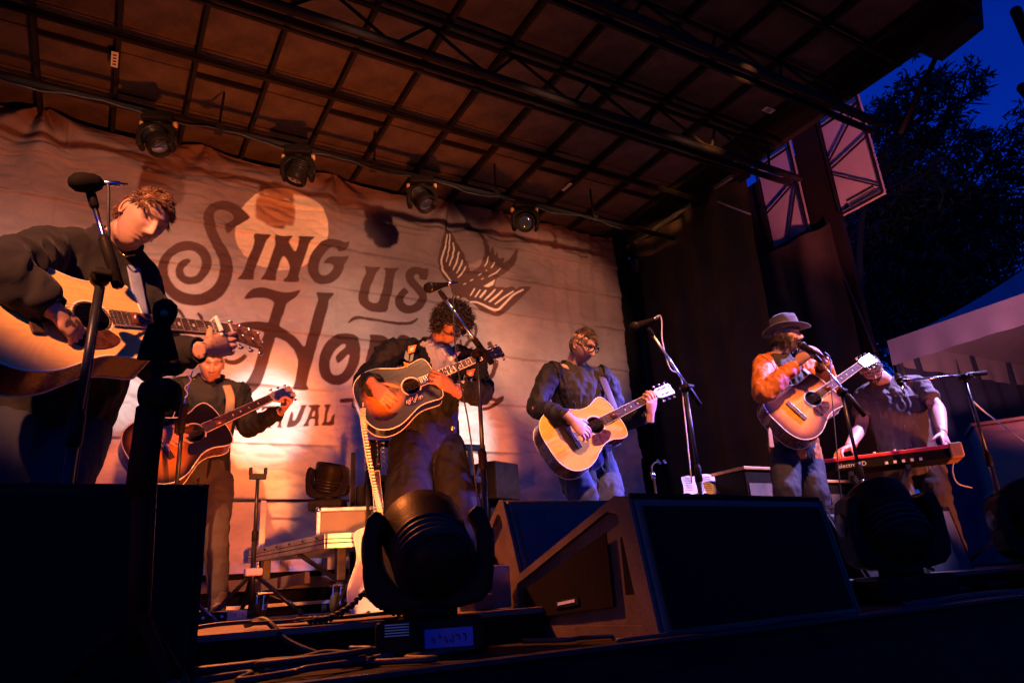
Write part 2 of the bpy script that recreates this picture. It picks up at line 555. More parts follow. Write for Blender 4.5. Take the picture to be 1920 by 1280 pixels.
# lighting pipe with clamps, under the roof in front of the banner
PIPE_Y, PIPE_Z = 4.42, ZR - 0.33
pipe = thing('lighting_pipe', 'long thin horizontal pipe under the roof carrying the hanging lights', 'pipe', (1.2, PIPE_Y, PIPE_Z))
obj('pipe', MB().tube([(-2.3, PIPE_Y, PIPE_Z), (4.55, PIPE_Y, PIPE_Z)], 0.020, 12), 'frame_black', pipe, smooth=True)
for x in (-1.0, 0.45, 1.55, 2.6, 3.6):
    obj('hanger', MB().tube([(x, PIPE_Y, PIPE_Z), (x + 0.02, PIPE_Y + 0.03, ZR)], 0.008, 8).box((x, PIPE_Y, PIPE_Z), (0.05, 0.06, 0.06)), 'frame_black', pipe)
_pts = []
for k in range(90):
    x = -1.0 + k * 0.055
    _pts.append((x, PIPE_Y - 0.028 + 0.006 * sin(k * 1.7), PIPE_Z - 0.02 - 0.035 * abs(sin(k * 0.23)) ** 3))
tag(obj('pipe_cable', MB().tube(spline(_pts, 2), 0.006, 6), 'cable_black', smooth=True), 'thin black cable looping along the lighting pipe', 'cable')

# ------------------------------------------------------------------ banner
YB = 5.15
CREASE = [3.10, 2.78, 2.43, 2.01, 1.57, 1.15, 0.76]
def cr(tagk, pts):
    o = {'a': (280, 360, 5.335), 'b': (440, 420, 8.0), 'c': (640, 480, 9.145), 'd': (420, 520, 5.334), 'e': (800, 390, 6.095),
         'f': (470, 720, 7.68), 'g': (840, 600, 6.4), 'h': (240, 560, 8.0)}[tagk]
    return [(o[0] + x / o[2], o[1] + y / o[2]) for x, y in pts]
def to_banner(pp):
    return np.array([(lambda q: (q[0], q[2]))(P(x, y, YB)) for x, y in pp])
def smooth_poly(p, n=4):
    p = np.asarray(p)
    m = len(p); out = []
    for k in range(m):
        a, b, c, d = p[k - 1], p[k], p[(k + 1) % m], p[(k + 2) % m]
        for t in np.linspace(0, 1, n, endpoint=False):
            out.append((2 * t ** 3 - 3 * t * t + 1) * b + (t ** 3 - 2 * t * t + t) * 0.4 * (c - a) + (-2 * t ** 3 + 3 * t * t) * c + (t ** 3 - t * t) * 0.4 * (d - b))
    return np.array(out)
def stroke_poly(pts, w):
    p = spline(pts, 6)
    t = np.gradient(p, axis=0); t /= np.linalg.norm(t, axis=1)[:, None] + 1e-9
    nn = np.stack([-t[:, 1], t[:, 0]], 1)
    s = np.linspace(0, 1, len(p))
    ww = (w / 2 * (0.55 + 0.45 * np.sqrt(np.clip(np.sin(pi * np.clip(s * .94 + .03, 0, 1)), 0, 1))))[:, None]
    return np.vstack([p + nn * ww, (p - nn * ww)[::-1]])

INK_POLYS = []     # (list of rings in banner coords) even-odd
def ink(tagk, *rings):
    INK_POLYS.append([smooth_poly(to_banner(cr(tagk, r))) for r in rings])
def ink_stroke(tagk, pts, w):
    INK_POLYS.append([to_banner(cr(tagk, stroke_poly(pts, w)))])
# SING
ink('a', [(1005,258),(940,190),(880,140),(810,108),(740,98),(660,112),(590,155),(545,215),(530,290),(545,370),(580,450),(620,530),(660,610),(690,690),(700,760),(690,850),(650,930),(590,985),(520,1020),(440,1030),(350,1010),(270,960),(210,890),(185,810),(190,730),(225,665),(290,615),(380,597),(450,612),(500,660),(520,720),(505,785),(470,835),(415,855),(365,840),(340,800),(345,765),(380,738),(410,710),(400,690),(375,680),(330,695),(280,735),(260,790),(270,850),(310,900),(370,928),(440,928),(510,905),(565,850),(605,790),(620,720),(605,640),(565,570),(500,525),(420,505),(350,505),(260,530),(180,585),(120,660),(85,740),(80,820),(100,910),(150,1000),(220,1070),(310,1120),(420,1143),(540,1140),(640,1105),(730,1040),(790,950),(825,850),(832,760),(820,680),(790,600),(740,520),(690,430),(655,350),(638,270),(650,220),(690,195),(750,190),(810,215),(843,255),(835,285),(800,310),(760,330),(745,350),(755,380),(785,418),(860,360),(940,305)])
ink('b', [(290,165),(330,160),(520,180),(528,195),(480,240),(440,340),(350,560),(300,690),(280,760),(285,810),(270,835),(50,830),(60,800),(100,760),(140,680),(200,510),(270,360),(295,260),(287,200)])
ink('b', [(600,175),(650,190),(720,205),(840,208),(840,235),(810,265),(830,310),(880,410),(910,415),(940,340),(945,290),(935,240),(950,220),(1050,220),(1165,232),(1165,250),(1110,300),(1080,400),(1030,540),(980,690),(950,790),(955,850),(940,878),(740,868),(730,845),(770,810),(800,740),(820,650),(800,590),(760,520),(725,490),(690,540),(640,690),(610,780),(615,835),(600,855),(400,835),(395,820),(440,760),(490,650),(560,450),(600,330),(610,270),(597,220)])
ink('b', [(1700,290),(1690,350),(1660,400),(1620,420),(1545,430),(1530,400),(1480,375),(1420,380),(1360,430),(1300,510),(1260,600),(1250,680),(1270,750),(1320,778),(1390,765),(1450,710),(1480,650),(1475,620),(1430,600),(1335,590),(1340,570),(1390,515),(1450,490),(1560,495),(1660,490),(1703,480),(1695,530),(1650,600),(1620,700),(1570,790),(1490,865),(1390,908),(1280,915),(1190,880),(1120,790),(1090,690),(1090,600),(1120,500),(1180,400),(1270,310),(1370,262),(1480,252),(1570,275),(1640,300)])
# US
ink('c', [(405,165),(450,185),(520,195),(655,195),(650,225),(590,300),(540,420),(490,540),(465,640),(465,720),(490,780),(560,805),(620,795),(645,760),(660,680),(690,600),(720,470),(745,320),(735,250),(730,215),(760,208),(850,215),(970,212),(965,240),(920,290),(895,380),(870,530),(830,700),(800,860),(780,935),(740,965),(620,965),(490,945),(390,895),(320,820),(290,730),(295,640),(330,500),(390,350),(415,290),(405,230)])
ink('c', [(1480,235),(1470,320),(1445,420),(1400,428),(1320,415),(1315,370),(1290,340),(1250,340),(1225,370),(1240,420),(1310,490),(1390,570),(1440,660),(1450,730),(1430,820),(1370,910),(1280,965),(1180,992),(1090,995),(1000,950),(935,880),(908,800),(920,720),(960,650),(1050,565),(1090,595),(1130,645),(1080,690),(1050,745),(1070,810),(1130,850),(1200,848),(1270,800),(1305,740),(1290,680),(1230,610),(1140,510),(1090,420),(1080,340),(1110,270),(1170,220),(1260,203),(1340,210),(1400,235),(1440,225)])
ink('c', [(110,1145),(150,1085),(210,1048),(300,1035),(450,1055),(650,1095),(850,1130),(1000,1145),(1130,1140),(1220,1110),(1285,1070),(1310,1080),(1270,1130),(1190,1180),(1080,1200),(930,1188),(750,1150),(550,1115),(400,1095),(290,1095),(210,1110),(130,1150)])
# HOME
ink('d', [(200,215),(240,155),(300,115),(380,102),(460,118),(540,140),(620,152),(690,145),(755,128),(755,150),(720,195),(660,235),(625,265),(600,350),(570,420),(555,490),(600,525),(660,560),(700,580),(740,620),(795,688),(815,670),(835,590),(880,420),(920,290),(940,220),(930,180),(930,148),(990,155),(1090,160),(1085,185),(1050,225),(1040,300),(1000,430),(960,570),(920,710),(880,850),(850,960),(822,1070),(835,1125),(690,1120),(700,1060),(730,930),(735,850),(720,770),(680,700),(610,640),(520,600),(505,640),(470,740),(430,880),(390,1000),(350,1090),(290,1150),(250,1180),(200,1135),(190,1090),(240,1020),(290,920),(330,790),(370,640),(400,560),(380,540),(250,520),(150,500),(75,515),(140,480),(230,460),(330,452),(430,455),(445,440),(480,330),(500,255),(470,225),(400,208),(310,208),(240,220)])
ink('d', [(1210,567),(1290,580),(1345,640),(1362,740),(1350,850),(1300,960),(1230,1040),(1150,1078),(1060,1065),(985,1010),(950,920),(950,820),(980,720),(1040,630),(1120,580)],
         [(1120,980),(1180,955),(1230,880),(1255,790),(1240,770),(1200,810),(1140,855),(1115,800),(1150,750),(1210,700),(1215,670),(1180,668),(1110,730),(1065,820),(1060,900),(1080,960)])
ink('d', [(1450,585),(1500,578),(1580,590),(1630,630),(1660,740),(1700,640),(1760,585),(1840,600),(1880,700),(1840,880),(1820,1050),(1730,1070),(1740,900),(1770,740),(1720,800),(1680,980),(1600,1000),(1590,800),(1560,720),(1520,800),(1480,960),(1440,1060),(1340,1050),(1380,1020),(1420,800),(1450,680)])
ink('d', [(1990,600),(2200,615),(2190,690),(2150,650),(2070,645),(2050,780),(2130,785),(2120,850),(2040,840),(2010,990),(2100,1000),(2150,940),(2170,960),(2140,1075),(1900,1060),(1930,1020),(1980,720),(1970,630)])
# script loops and flourishes right of the guitarist
ink('g', [(330,40),(355,120),(335,205),(280,250),(225,215),(240,165),(270,230),(310,190),(318,110),(300,50)])
ink_stroke('g', [(130,370),(200,320),(250,255),(330,230)], 42)
ink_stroke('g', [(145,230),(155,330),(210,380),(290,330)], 30)
ink_stroke('g', [(490,260),(505,310),(540,380)], 60)
ink('g', [(585,480),(590,560),(550,670),(490,740),(430,715),(393,620),(400,540),(440,480)], [(525,520),(530,580),(500,650),(460,685),(435,650),(440,570),(470,510)])
ink('g', [(505,930),(570,945),(645,912),(665,930),(640,980),(560,1040),(470,1080),(405,1088),(405,1055),(480,1040),(545,990),(480,965)])
ink('f', [(1280,240),(1300,212),(1400,203),(1550,215),(1660,240),(1660,290),(1560,275),(1440,262),(1300,268)])
INK_POLYS.append([to_banner(cr('f', [(1510 + 66 * cos(t), 308 + 58 * sin(t)) for t in np.linspace(0, 2 * pi, 24, endpoint=False)])),
                  to_banner(cr('f', [(1512 + 40 * cos(t), 302 + 32 * sin(t)) for t in np.linspace(0, 2 * pi, 24, endpoint=False)]))])
ink_stroke('f', [(1550,370),(1610,330),(1700,320)], 60)
# FESTIVAL
ink('f', [(590,390),(620,420),(610,520),(650,500),(690,410),(730,320),(720,300),(810,295),(800,320),(760,420),(720,520),(660,590),(590,615),(525,612),(540,540),(560,470)])
ink('f', [(835,300),(960,290),(1005,305),(1000,330),(985,335),(980,450),(975,560),(985,595),(910,598),(920,570),(920,505),(860,505),(835,560),(835,600),(755,605),(760,585),(800,530),(840,420),(870,345),(840,320)], [(900,395),(925,385),(920,455),(880,460)])
ink('f', [(1060,295),(1155,290),(1140,330),(1110,420),(1095,540),(1140,530),(1170,460),(1215,425),(1200,510),(1185,590),(1020,590),(1045,540),(1070,420),(1080,340)])
ink('f', [(400,330),(490,325),(480,350),(455,480),(440,590),(460,620),(380,622),(395,590),(410,470),(415,360)])
ink('f', [(170,325),(390,318),(385,370),(360,350),(310,350),(290,480),(280,600),(300,630),(200,640),(215,600),(235,470),(245,355),(200,360),(165,390)])
ink_stroke('f', [(120,350),(40,360),(30,430),(110,500),(80,600),(-20,640)], 62)
ink('f', [(-60,345),(-190,360),(-215,500),(-235,660),(-90,650),(-80,600),(-160,610),(-150,520),(-100,515),(-95,470),(-150,475),(-140,405),(-65,395)])
ink('f', [(-250,365),(-400,385),(-395,410),(-415,520),(-450,690),(-370,685),(-350,560),(-290,550),(-285,505),(-340,510),(-325,430),(-260,420)])
# small letters on the left
ink_stroke('h', [(685,320),(735,185),(790,230),(860,360)], 52)
ink_stroke('h', [(1040,225),(1080,290),(1105,380)], 50)
ink_stroke('h', [(1440,920),(1500,960),(1600,965),(1690,920),(1765,855)], 78)
ink_stroke('h', [(760,960),(740,1080),(680,1200)], 62)
ink_stroke('h', [(130,740),(128,850)], 40)
# bird
ink('e', [(220,100),(245,150),(265,220),(300,240),(325,280),(340,330),(375,390),(395,460),(430,520),(450,590),(470,650),(480,700),(485,735),(560,705),(600,660),(625,590),(635,520),(630,430),(610,360),(585,260),(620,280),(660,350),(690,420),(710,520),(720,490),(745,445),(765,490),(770,550),(790,520),(805,500),(820,580),(885,565),(880,600),(870,630),(930,600),(985,530),(1005,485),(1030,500),(1030,560),(1000,640),(930,720),(850,780),(790,815),(770,900),(860,910),(900,920),(960,905),(1010,940),(1060,905),(1175,915),(1100,1000),(1000,1100),(900,1190),(840,1230),(780,1240),(700,1215),(600,1170),(540,1120),(480,1060),(430,1020),(380,1030),(340,1010),(290,960),(280,880),(220,830),(170,740),(135,670),(130,580),(155,470),(180,370),(215,250),(215,150)])
LIGHT_POLYS = []
def light_stroke(pts, w):
    LIGHT_POLYS.append([to_banner(cr('e', stroke_poly(pts, w * 0.72)))])
LIGHT_POLYS.append([to_banner(cr('e', [(640,900),(770,825),(750,885),(690,915)]))])
for pts, w in (([(250,280),(240,360),(215,460),(185,540),(170,620),(180,690),(220,750),(285,830)], 28), ([(287,265),(285,350),(265,480),(230,610)], 20), ([(330,370),(320,500),(265,655)], 24),
               ([(380,490),(355,600),(300,710)], 24), ([(415,585),(385,670),(345,740)], 22), ([(445,670),(400,750),(360,790)], 20), ([(685,570),(670,640),(640,685)], 13),
               ([(760,630),(740,670),(715,700)], 15), ([(830,700),(760,765),(690,795)], 17), ([(665,730),(657,735),(650,742)], 14), ([(605,765),(592,772),(580,780)], 12), ([(530,815),(512,824),(495,832)], 13),
               ([(640,810),(628,816),(615,822)], 12), ([(455,857),(440,862),(425,868)], 13), ([(350,1005),(368,1018),(385,1030)], 17), ([(550,915),(525,960),(500,1000)], 22), ([(610,935),(580,980),(550,1020)], 24),
               ([(670,945),(635,990),(600,1030)], 34), ([(775,935),(715,1000),(655,1055)], 28), ([(860,945),(780,1020),(705,1080)], 32), ([(985,955),(870,1030),(765,1110)], 27),
               ([(490,1075),(580,1085),(700,1150),(790,1175),(870,1110),(980,1000),(1100,935)], 34)):
    light_stroke(pts, w)
MOON = to_banner([(527 + 87 * cos(t), 432 + 77 * sin(t)) for t in np.linspace(0, 2 * pi, 48, endpoint=False)])

def inside(rings, x, z):
    r = np.zeros(len(x), bool)
    for ring in rings:
        n = len(ring)
        for k in range(n):
            x1, z1 = ring[k]; x2, z2 = ring[(k + 1) % n]
            if z1 == z2:
                continue
            c = ((z1 > z) != (z2 > z)) & (x < (x2 - x1) * (z - z1) / (z2 - z1) + x1)
            r ^= c
    return r
BX0, BX1, BZ0, BZ1 = -1.25, 4.40, 0.28, 3.47
NX, NZ = 860, 500
def banner_top(x):
    # sags between its grommets
    g = np.array([-1.25, -0.62, 0.45, 1.45, 2.52, 3.05, 3.75, 4.40])
    i = np.clip(np.searchsorted(g, x) - 1, 0, len(g) - 2)
    t = (x - g[i]) / (g[i + 1] - g[i])
    return BZ1 - 0.13 * (g[i + 1] - g[i]) * 4 * t * (1 - t) * 0.45
def banner_y(x, z):
    p = np.stack([x, z, x * 0], 1)
    d = 0.015 * vnoise(p * np.array([1.6, 1.1, 1]), 3) + 0.006 * vnoise(p * np.array([5, 4, 1]), 4)
    # diagonal crumples
    d += 0.017 * np.abs(vnoise(np.stack([x * 5 + z * 9, z * 12 - x * 2, x * 0], 1), 8))
    d += 0.006 * np.abs(vnoise(np.stack([x * 14 + z * 7, z * 24 - x * 5, x * 0], 1), 9))
    for k, zc in enumerate(CREASE):
        w = 0.006 * vnoise(np.stack([x * 1.5, x * 0 + k * 7.3, x * 0], 1), 12)
        dz = z - zc - w
        amp = 0.026 + 0.012 * vnoise(np.stack([x * 0.9, x * 0 + k * 3.1, x * 0], 1), 15)
        d += np.where(dz > 0, amp * np.exp(-dz / 0.06), amp * np.exp(dz / 0.006))      # lip over a tuck
    for xc in (-0.45, 0.52, 1.50, 2.48, 3.46):
        d += 0.005 * np.exp(-((x - xc) / 0.008) ** 2)
    # fans of folds below the grommets
    for gx, amp in ((-0.62, 0.075), (0.45, 0.025), (1.45, 0.035), (2.52, 0.06), (3.05, 0.03)):
        dx, dz = x - gx, BZ1 + 0.02 - z
        r = np.sqrt(dx * dx + dz * dz) + 1e-6
        th = np.arctan2(dx, dz)
        d += amp * np.clip(1 - np.exp(-r / 0.12), 0, 1) * np.exp(-r / 0.55) * np.cos(th * 7 + gx)
    # soft swags between
    d += 0.05 * np.exp(-((z - (2.98 + 0.35 * (x - 1.9))) / 0.10) ** 2) * np.exp(-((x - 1.9) / 0.42) ** 2)
    d -= 0.06 * np.exp(-((z - 3.18) / 0.10) ** 2) * np.exp(-((x - 2.05) / 0.5) ** 2)
    # vertical gathers on the right side
    g = np.clip((x - 3.05) / 0.6, 0, 1)
    d += g * 0.020 * np.sin(x * 38 + 1.5 * vnoise(np.stack([x * 2, z * 0.8, x * 0], 1), 21) * 2) * (0.5 + 0.5 * vnoise(np.stack([x * 6, z * 1.2, x * 0], 1), 22))
    return YB - d
gx, gz = np.meshgrid(np.linspace(0, 1, NX), np.linspace(0, 1, NZ))
bx = BX0 + (BX1 - BX0) * gx.ravel()
bz = BZ0 + (banner_top(bx) - BZ0) * gz.ravel()
byy = banner_y(bx, bz)
idx = np.arange(NX * NZ).reshape(NZ, NX)
bf = np.stack([idx[:-1, :-1], idx[:-1, 1:], idx[1:, 1:], idx[1:, :-1]], -1).reshape(-1, 4)
bme = bpy.data.meshes.new('banner')
bme.vertices.add(NX * NZ)
bme.vertices.foreach_set('co', np.stack([bx, byy, bz], 1).ravel())
bme.loops.add(len(bf) * 4)
bme.loops.foreach_set('vertex_index', bf.ravel())
bme.polygons.add(len(bf))
bme.polygons.foreach_set('loop_start', np.arange(len(bf)) * 4)
bme.update(calc_edges=True)
bme.polygons.foreach_set('use_smooth', np.ones(len(bf), bool))
def cover(polys):
    out = np.zeros(NX * NZ)
    hx, hz = (BX1 - BX0) / NX / 3, (BZ1 - BZ0) / NZ / 3
    for rings in polys:
        a = np.vstack(rings)
        m = (bx > a[:, 0].min() - .02) & (bx < a[:, 0].max() + .02) & (bz > a[:, 1].min() - .02) & (bz < a[:, 1].max() + .02)
        if not m.any():
            continue
        c = np.zeros(m.sum())
        for sx in (-1, 0, 1):
            for sz in (-1, 0, 1):
                c += inside(rings, bx[m] + sx * hx, bz[m] + sz * hz)
        out[m] = np.maximum(out[m], c / 9)
    return out
c_ink, c_light, c_moon = cover(INK_POLYS), cover(LIGHT_POLYS), cover([[MOON]])
sky_dim = np.clip((bz - 1.70) / 1.15 + 0.10 * vnoise(np.stack([bx * 1.2, bz * 2, bx * 0], 1), 31) + 0.25 * np.clip((bx - 0.6) / 2.5, 0, 1) * (bz > 1.6), 0, 1)  # printed grey sky, deepened upward so the cloth looks dimmer lit there
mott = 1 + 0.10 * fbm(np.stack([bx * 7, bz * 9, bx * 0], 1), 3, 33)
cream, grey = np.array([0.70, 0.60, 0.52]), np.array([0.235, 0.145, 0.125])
base = cream * (1 - sky_dim[:, None]) + grey * sky_dim[:, None]
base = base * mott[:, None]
moonc = np.array([0.80, 0.56, 0.36])
base = base * (1 - c_moon[:, None]) + moonc * (0.93 + 0.07 * mott[:, None]) * c_moon[:, None]
inkc = np.array([0.105, 0.046, 0.034])
base = base * (1 - c_ink[:, None]) + inkc * c_ink[:, None]
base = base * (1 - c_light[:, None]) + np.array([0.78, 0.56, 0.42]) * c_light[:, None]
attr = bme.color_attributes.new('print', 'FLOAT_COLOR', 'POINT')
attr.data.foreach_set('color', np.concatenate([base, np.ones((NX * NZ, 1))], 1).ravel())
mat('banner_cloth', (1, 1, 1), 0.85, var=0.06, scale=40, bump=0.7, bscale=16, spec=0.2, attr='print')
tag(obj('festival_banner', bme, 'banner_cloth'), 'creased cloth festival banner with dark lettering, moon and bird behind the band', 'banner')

# ------------------------------------------------------------------ drapes behind and beside the banner
def drape(name, p0, p1, z0, z1, amp, freq, m, label, cat, seed, n=260, nzz=16, thick=True):
    p0, p1 = np.array(p0, float), np.array(p1, float)
    d = p1 - p0; L = np.linalg.norm(d); d /= L
    nn = np.array([-d[1], d[0]])
    s = np.linspace(0, L, n); zz = np.linspace(z0, z1, nzz)
    S, Z = np.meshgrid(s, zz)
    S, Z = S.ravel(), Z.ravel()
    w = amp * np.sin(S * freq + 2.2 * vnoise(np.stack([S * 1.7, Z * 0.5, S * 0], 1), seed)) * (0.6 + 0.5 * vnoise(np.stack([S * 3, Z * 0.9, S * 0], 1), seed + 1))
    w += amp * 0.35 * vnoise(np.stack([S * 9, Z * 2.5, S * 0], 1), seed + 2)
    V = np.stack([p0[0] + d[0] * S + nn[0] * w, p0[1] + d[1] * S + nn[1] * w, Z], 1)
    idx = np.arange(n * nzz).reshape(nzz, n)
    F = np.stack([idx[:-1, :-1], idx[:-1, 1:], idx[1:, 1:], idx[1:, :-1]], -1).reshape(-1, 4)
    b = MB().add(V, F)
    return tag(obj(name, b, m, smooth=True), label, cat)
drape('rear_drape', (-2.6, 5.38), (SIDE_X, 5.38), -0.0, 3.45, 0.03, 22, 'black_drape', 'black drape hanging behind the banner across the rear of the stage', 'drape', 50)
drape('corner_drape', (4.42, 5.22), (4.66, 5.22), 0.0, 3.44, 0.022, 60, 'black_drape', 'narrow dark drape between banner edge and corner post', 'drape', 55, n=80)
WX = 5.35
WK = WX / 4.8
wz = lambda z: CAM[2] + (z - CAM[2]) * WK
drape('side_drape', (WX - .10, 3.68 * WK), (WX - 0.06, 2.95 * WK), 0.0, wz(2.60), 0.035, 19, 'curtain', 'lower length of dark curtain under the pink wing panels', 'drape', 64, n=120, nzz=30)
drape('side_drape', (SIDE_X, 5.26), (SIDE_X + 0.02, 3.62), 0.0, 3.42, 0.04, 17, 'curtain', 'brown-black curtain closing the right side of the stage', 'drape', 60, n=300, nzz=40)
tag(obj('side_tarp', MB().box((4.95, 4.80, 1.75), (0.02, 1.70, 3.5)).box((WX + .12, (2.97 * WK + 5.65) / 2, 1.9), (0.02, 5.65 - 2.97 * WK, 3.8)), 'black_drape'), 'plain black tarp closing the stage side behind the curtain', 'tarp')
post = thing('corner_post', 'dark metal roof post in the rear right corner of the stage', 'post', (SIDE_X - 0.03, 5.10, 0))
obj('shaft', MB().box((SIDE_X - 0.03, 5.10, 1.74), (0.06, 0.06, 3.48)), 'frame_black', post, bevel=0.004)
obj('collar', MB().box((SIDE_X - 0.03, 5.10, 3.16), (0.085, 0.085, 0.14)), 'frame_alu', post, bevel=0.006)
obj('hinge', MB().box((SIDE_X - 0.075, 5.07, 2.42), (0.03, 0.03, 0.16)), 'black_metal', post)
# rail and crossbars behind the banner foot
rail = thing('rear_railing', 'thin rear railing crossing the foot of the banner', 'railing', (0.8, 5.02, 0))
_rz = P(560, 938, 5.0)[2]
obj('top_rail', MB().tube([(-0.5, 5.0, _rz), (2.1, 5.0, _rz)], 0.010, 8), 'black_metal', rail, smooth=True)
for x in (0.62, 0.98, 1.40, 1.9):
    obj('post', MB().box((x, 5.0, _rz / 2), (0.035, 0.02, _rz)), 'frame_black' if x != 0.98 else 'frame_alu', rail)
obj('lower_rail', MB().box((0.9, 5.0, 0.20), (2.6, 0.04, 0.07)), 'case_ply', rail)
obj('kick_rail', MB().box((0.9, 5.0, 0.07), (2.6, 0.03, 0.02)), 'frame_alu', rail)

# framed cloth panels of the right wing wall
def wing_panel(y0, y1, z0, z1, X, label, diag, text=False):
    t = thing('wing_panel', label, 'panel', (X, (y0 + y1) / 2, z0), 'framed cloth panels of the wing wall')
    obj('cloth', MB().box((X + 0.05, (y0 + y1) / 2, (z0 + z1) / 2 + 0.10), (0.015, y1 - y0, z1 - z0 + 0.2)), 'pink_fabric', t)
    w = 0.018
    for a, b in (((y0, z0), (y1, z0)), ((y0, z1), (y1, z1)), ((y0, z0), (y0, z1 + .2)), ((y1, z0), (y1, z1 + .2))):
        obj('frame_bar', MB().bar((X, a[0], a[1]), (X, b[0], b[1]), w, w, (1, 0, 0)), 'frame_black', t)
    for a, b in diag:
        A = (X + 0.002, y0 + (y1 - y0) * a[0], z0 + (z1 - z0) * a[1]); B = (X + 0.002, y0 + (y1 - y0) * b[0], z0 + (z1 - z0) * b[1])
        obj('brace', MB().bar(A, B, 0.014, 0.014, (1, 0, 0)), 'frame_black', t)
    if text:
        zz = z0 + 0.085
        obj('print', MB().box((X + 0.041, (y0 + y1) / 2 + 0.01, zz + 0.03), (0.004, 0.26, 0.022)), 'ink', t)
        for k in range(3):
            obj('print', MB().box((X + 0.041, (y0 + y1) / 2 - 0.01, zz + 0.004 - k * 0.017), (0.004, 0.24, 0.004)), 'ink', t)
        obj('print', MB().box((X + 0.041, y1 - 0.05, zz - 0.015), (0.004, 0.035, 0.045)), 'ink', t)
    return t
wing_panel(3.19 * WK, 3.56 * WK, wz(2.66), wz(3.46), WX, 'pink-lit cloth panel of the wing wall nearer the side curtain', [((1, 0.93), (0, 0.60)), ((0, 0.60), (1, 0.42)), ((0, .60), (.55, 0))])
wing_panel(2.53 * WK, 2.89 * WK, wz(2.65), wz(3.45), WX, 'pink-lit cloth panel with printed notice, nearest the trees', [((0, 0.98), (1, 0.58)), ((1, 0.50), (0, 0.62)), ((1, 0.46), (0, 0.06))], True)
tower = thing('wing_column', 'black column between the two pink cloth panels', 'column', (WX + .06, 3.04 * WK, 0))
obj('drape', MB().box((WX + .06, 3.04 * WK, wz(2.4)), (0.06, 0.28, 2.9)), 'black_drape', tower)
obj('knot', MB().ball(PX(1520, 480, WX), (0.05, 0.12, 0.05)), 'cable_black', tower, smooth=True)
obj('foot_cable', MB().tube(spline([PX(1555, 425, WX), PX(1575, 500, WX), PX(1612, 590, WX), PX(1640, 660, WX)], 6), 0.010, 6), 'cable_black', tower, smooth=True)
# ================================================================== beyond the stage: tent, trees, organ
TX, TY = 7.0, 4.05
tent = thing('canopy_tent', 'pale pop-up canopy tent with hanging valance beside the stage', 'tent', (TX + 1.5, TY - 1.5, -1.15))
ez = 2.26
def valance(p0, p1, drop):
    p0, p1 = np.array(p0, float), np.array(p1, float)
    n = 60
    V = []
    d = nrm(p1 - p0); nn = np.cross(d, (0, 0, 1))
    for k in range(n + 1):
        q = p0 + (p1 - p0) * k / n
        w = 0.012 * sin(k * 0.9) + 0.01 * sin(k * 0.37 + 1)
        for j in range(5):
            V.append(q + nn * (w * j / 4) - np.array([0, 0, drop * j / 4]))
    F = [(k * 5 + j, k * 5 + j + 1, (k + 1) * 5 + j + 1, (k + 1) * 5 + j) for k in range(n) for j in range(4)]
    return MB().add(V, F)
c00, c01, c10, c11 = (TX, TY, ez), (TX, TY - 3, ez), (TX + 3, TY, ez), (TX + 3, TY - 3, ez)
apex = np.array((TX + 1.5, TY - 1.5, ez + 0.95))
# four curved roof slopes
for a, b in ((c01, c00), (c00, c10), (c10, c11), (c11, c01)):
    a, b = np.array(a), np.array(b)
    N = 10; V = []
    for i in range(N + 1):
        t = i / N
        for j in range(N + 1):
            q = a + (b - a) * j / N
            s = q + (apex - q) * t
            s[2] = ez + 0.95 * (t ** 1.35) - 0.0
            V.append(s)
    F = [(i * (N + 1) + j, i * (N + 1) + j + 1, (i + 1) * (N + 1) + j + 1, (i + 1) * (N + 1) + j) for i in range(N) for j in range(N)]
    obj('roof_slope', MB().add(V, F), 'tent_white', tent, smooth=True)
for a, b in ((c01, c00), (c00, c10), (c10, c11), (c11, c01)):
    obj('valance', valance(a, b, 0.27), 'tent_white', tent, smooth=True)
for c in (c00, c01, c10, c11):
    obj('leg', MB().box((c[0] + (0.04 if c[0] == TX else -0.04), c[1] + (-0.04 if c[1] == TY else 0.04), (ez - 1.15) / 2), (0.05, 0.05, ez + 1.15)), 'frame_alu', tent)
obj('roof_bar', MB().bar((TX + 0.1, TY - 0.1, ez - 0.08), (TX + 1.5, TY - 1.5, ez + 0.5), 0.03), 'frame_black', tent)
# navy side walls
def wall_cloth(p0, p1, z0, z1, seed):
    n, m = 60, 10
    p0, p1 = np.array(p0, float), np.array(p1, float)
    nn = nrm(np.cross(np.append(p1 - p0, 0), (0, 0, 1)))
    V = []
    for k in range(n + 1):
        for j in range(m + 1):
            q = np.append(p0 + (p1 - p0) * k / n, z0 + (z1 - z0) * j / m)
            V.append(q + nn * (0.03 * sin(k * 0.8 + seed) + 0.02 * sin(k * 0.31 + j * 0.5)))
    F = [(k * (m + 1) + j, (k + 1) * (m + 1) + j, (k + 1) * (m + 1) + j + 1, k * (m + 1) + j + 1) for k in range(n) for j in range(m)]
    return MB().add(V, F)
obj('side_wall', wall_cloth((TX + 0.02, TY + 0.03), (TX + 3, TY + 0.03), -1.15, ez, 1), 'tent_navy', tent, smooth=True)
obj('side_wall', wall_cloth((TX + 2.98, TY), (TX + 2.98, TY - 3), -1.15, ez, 2), 'tent_navy', tent, smooth=True)

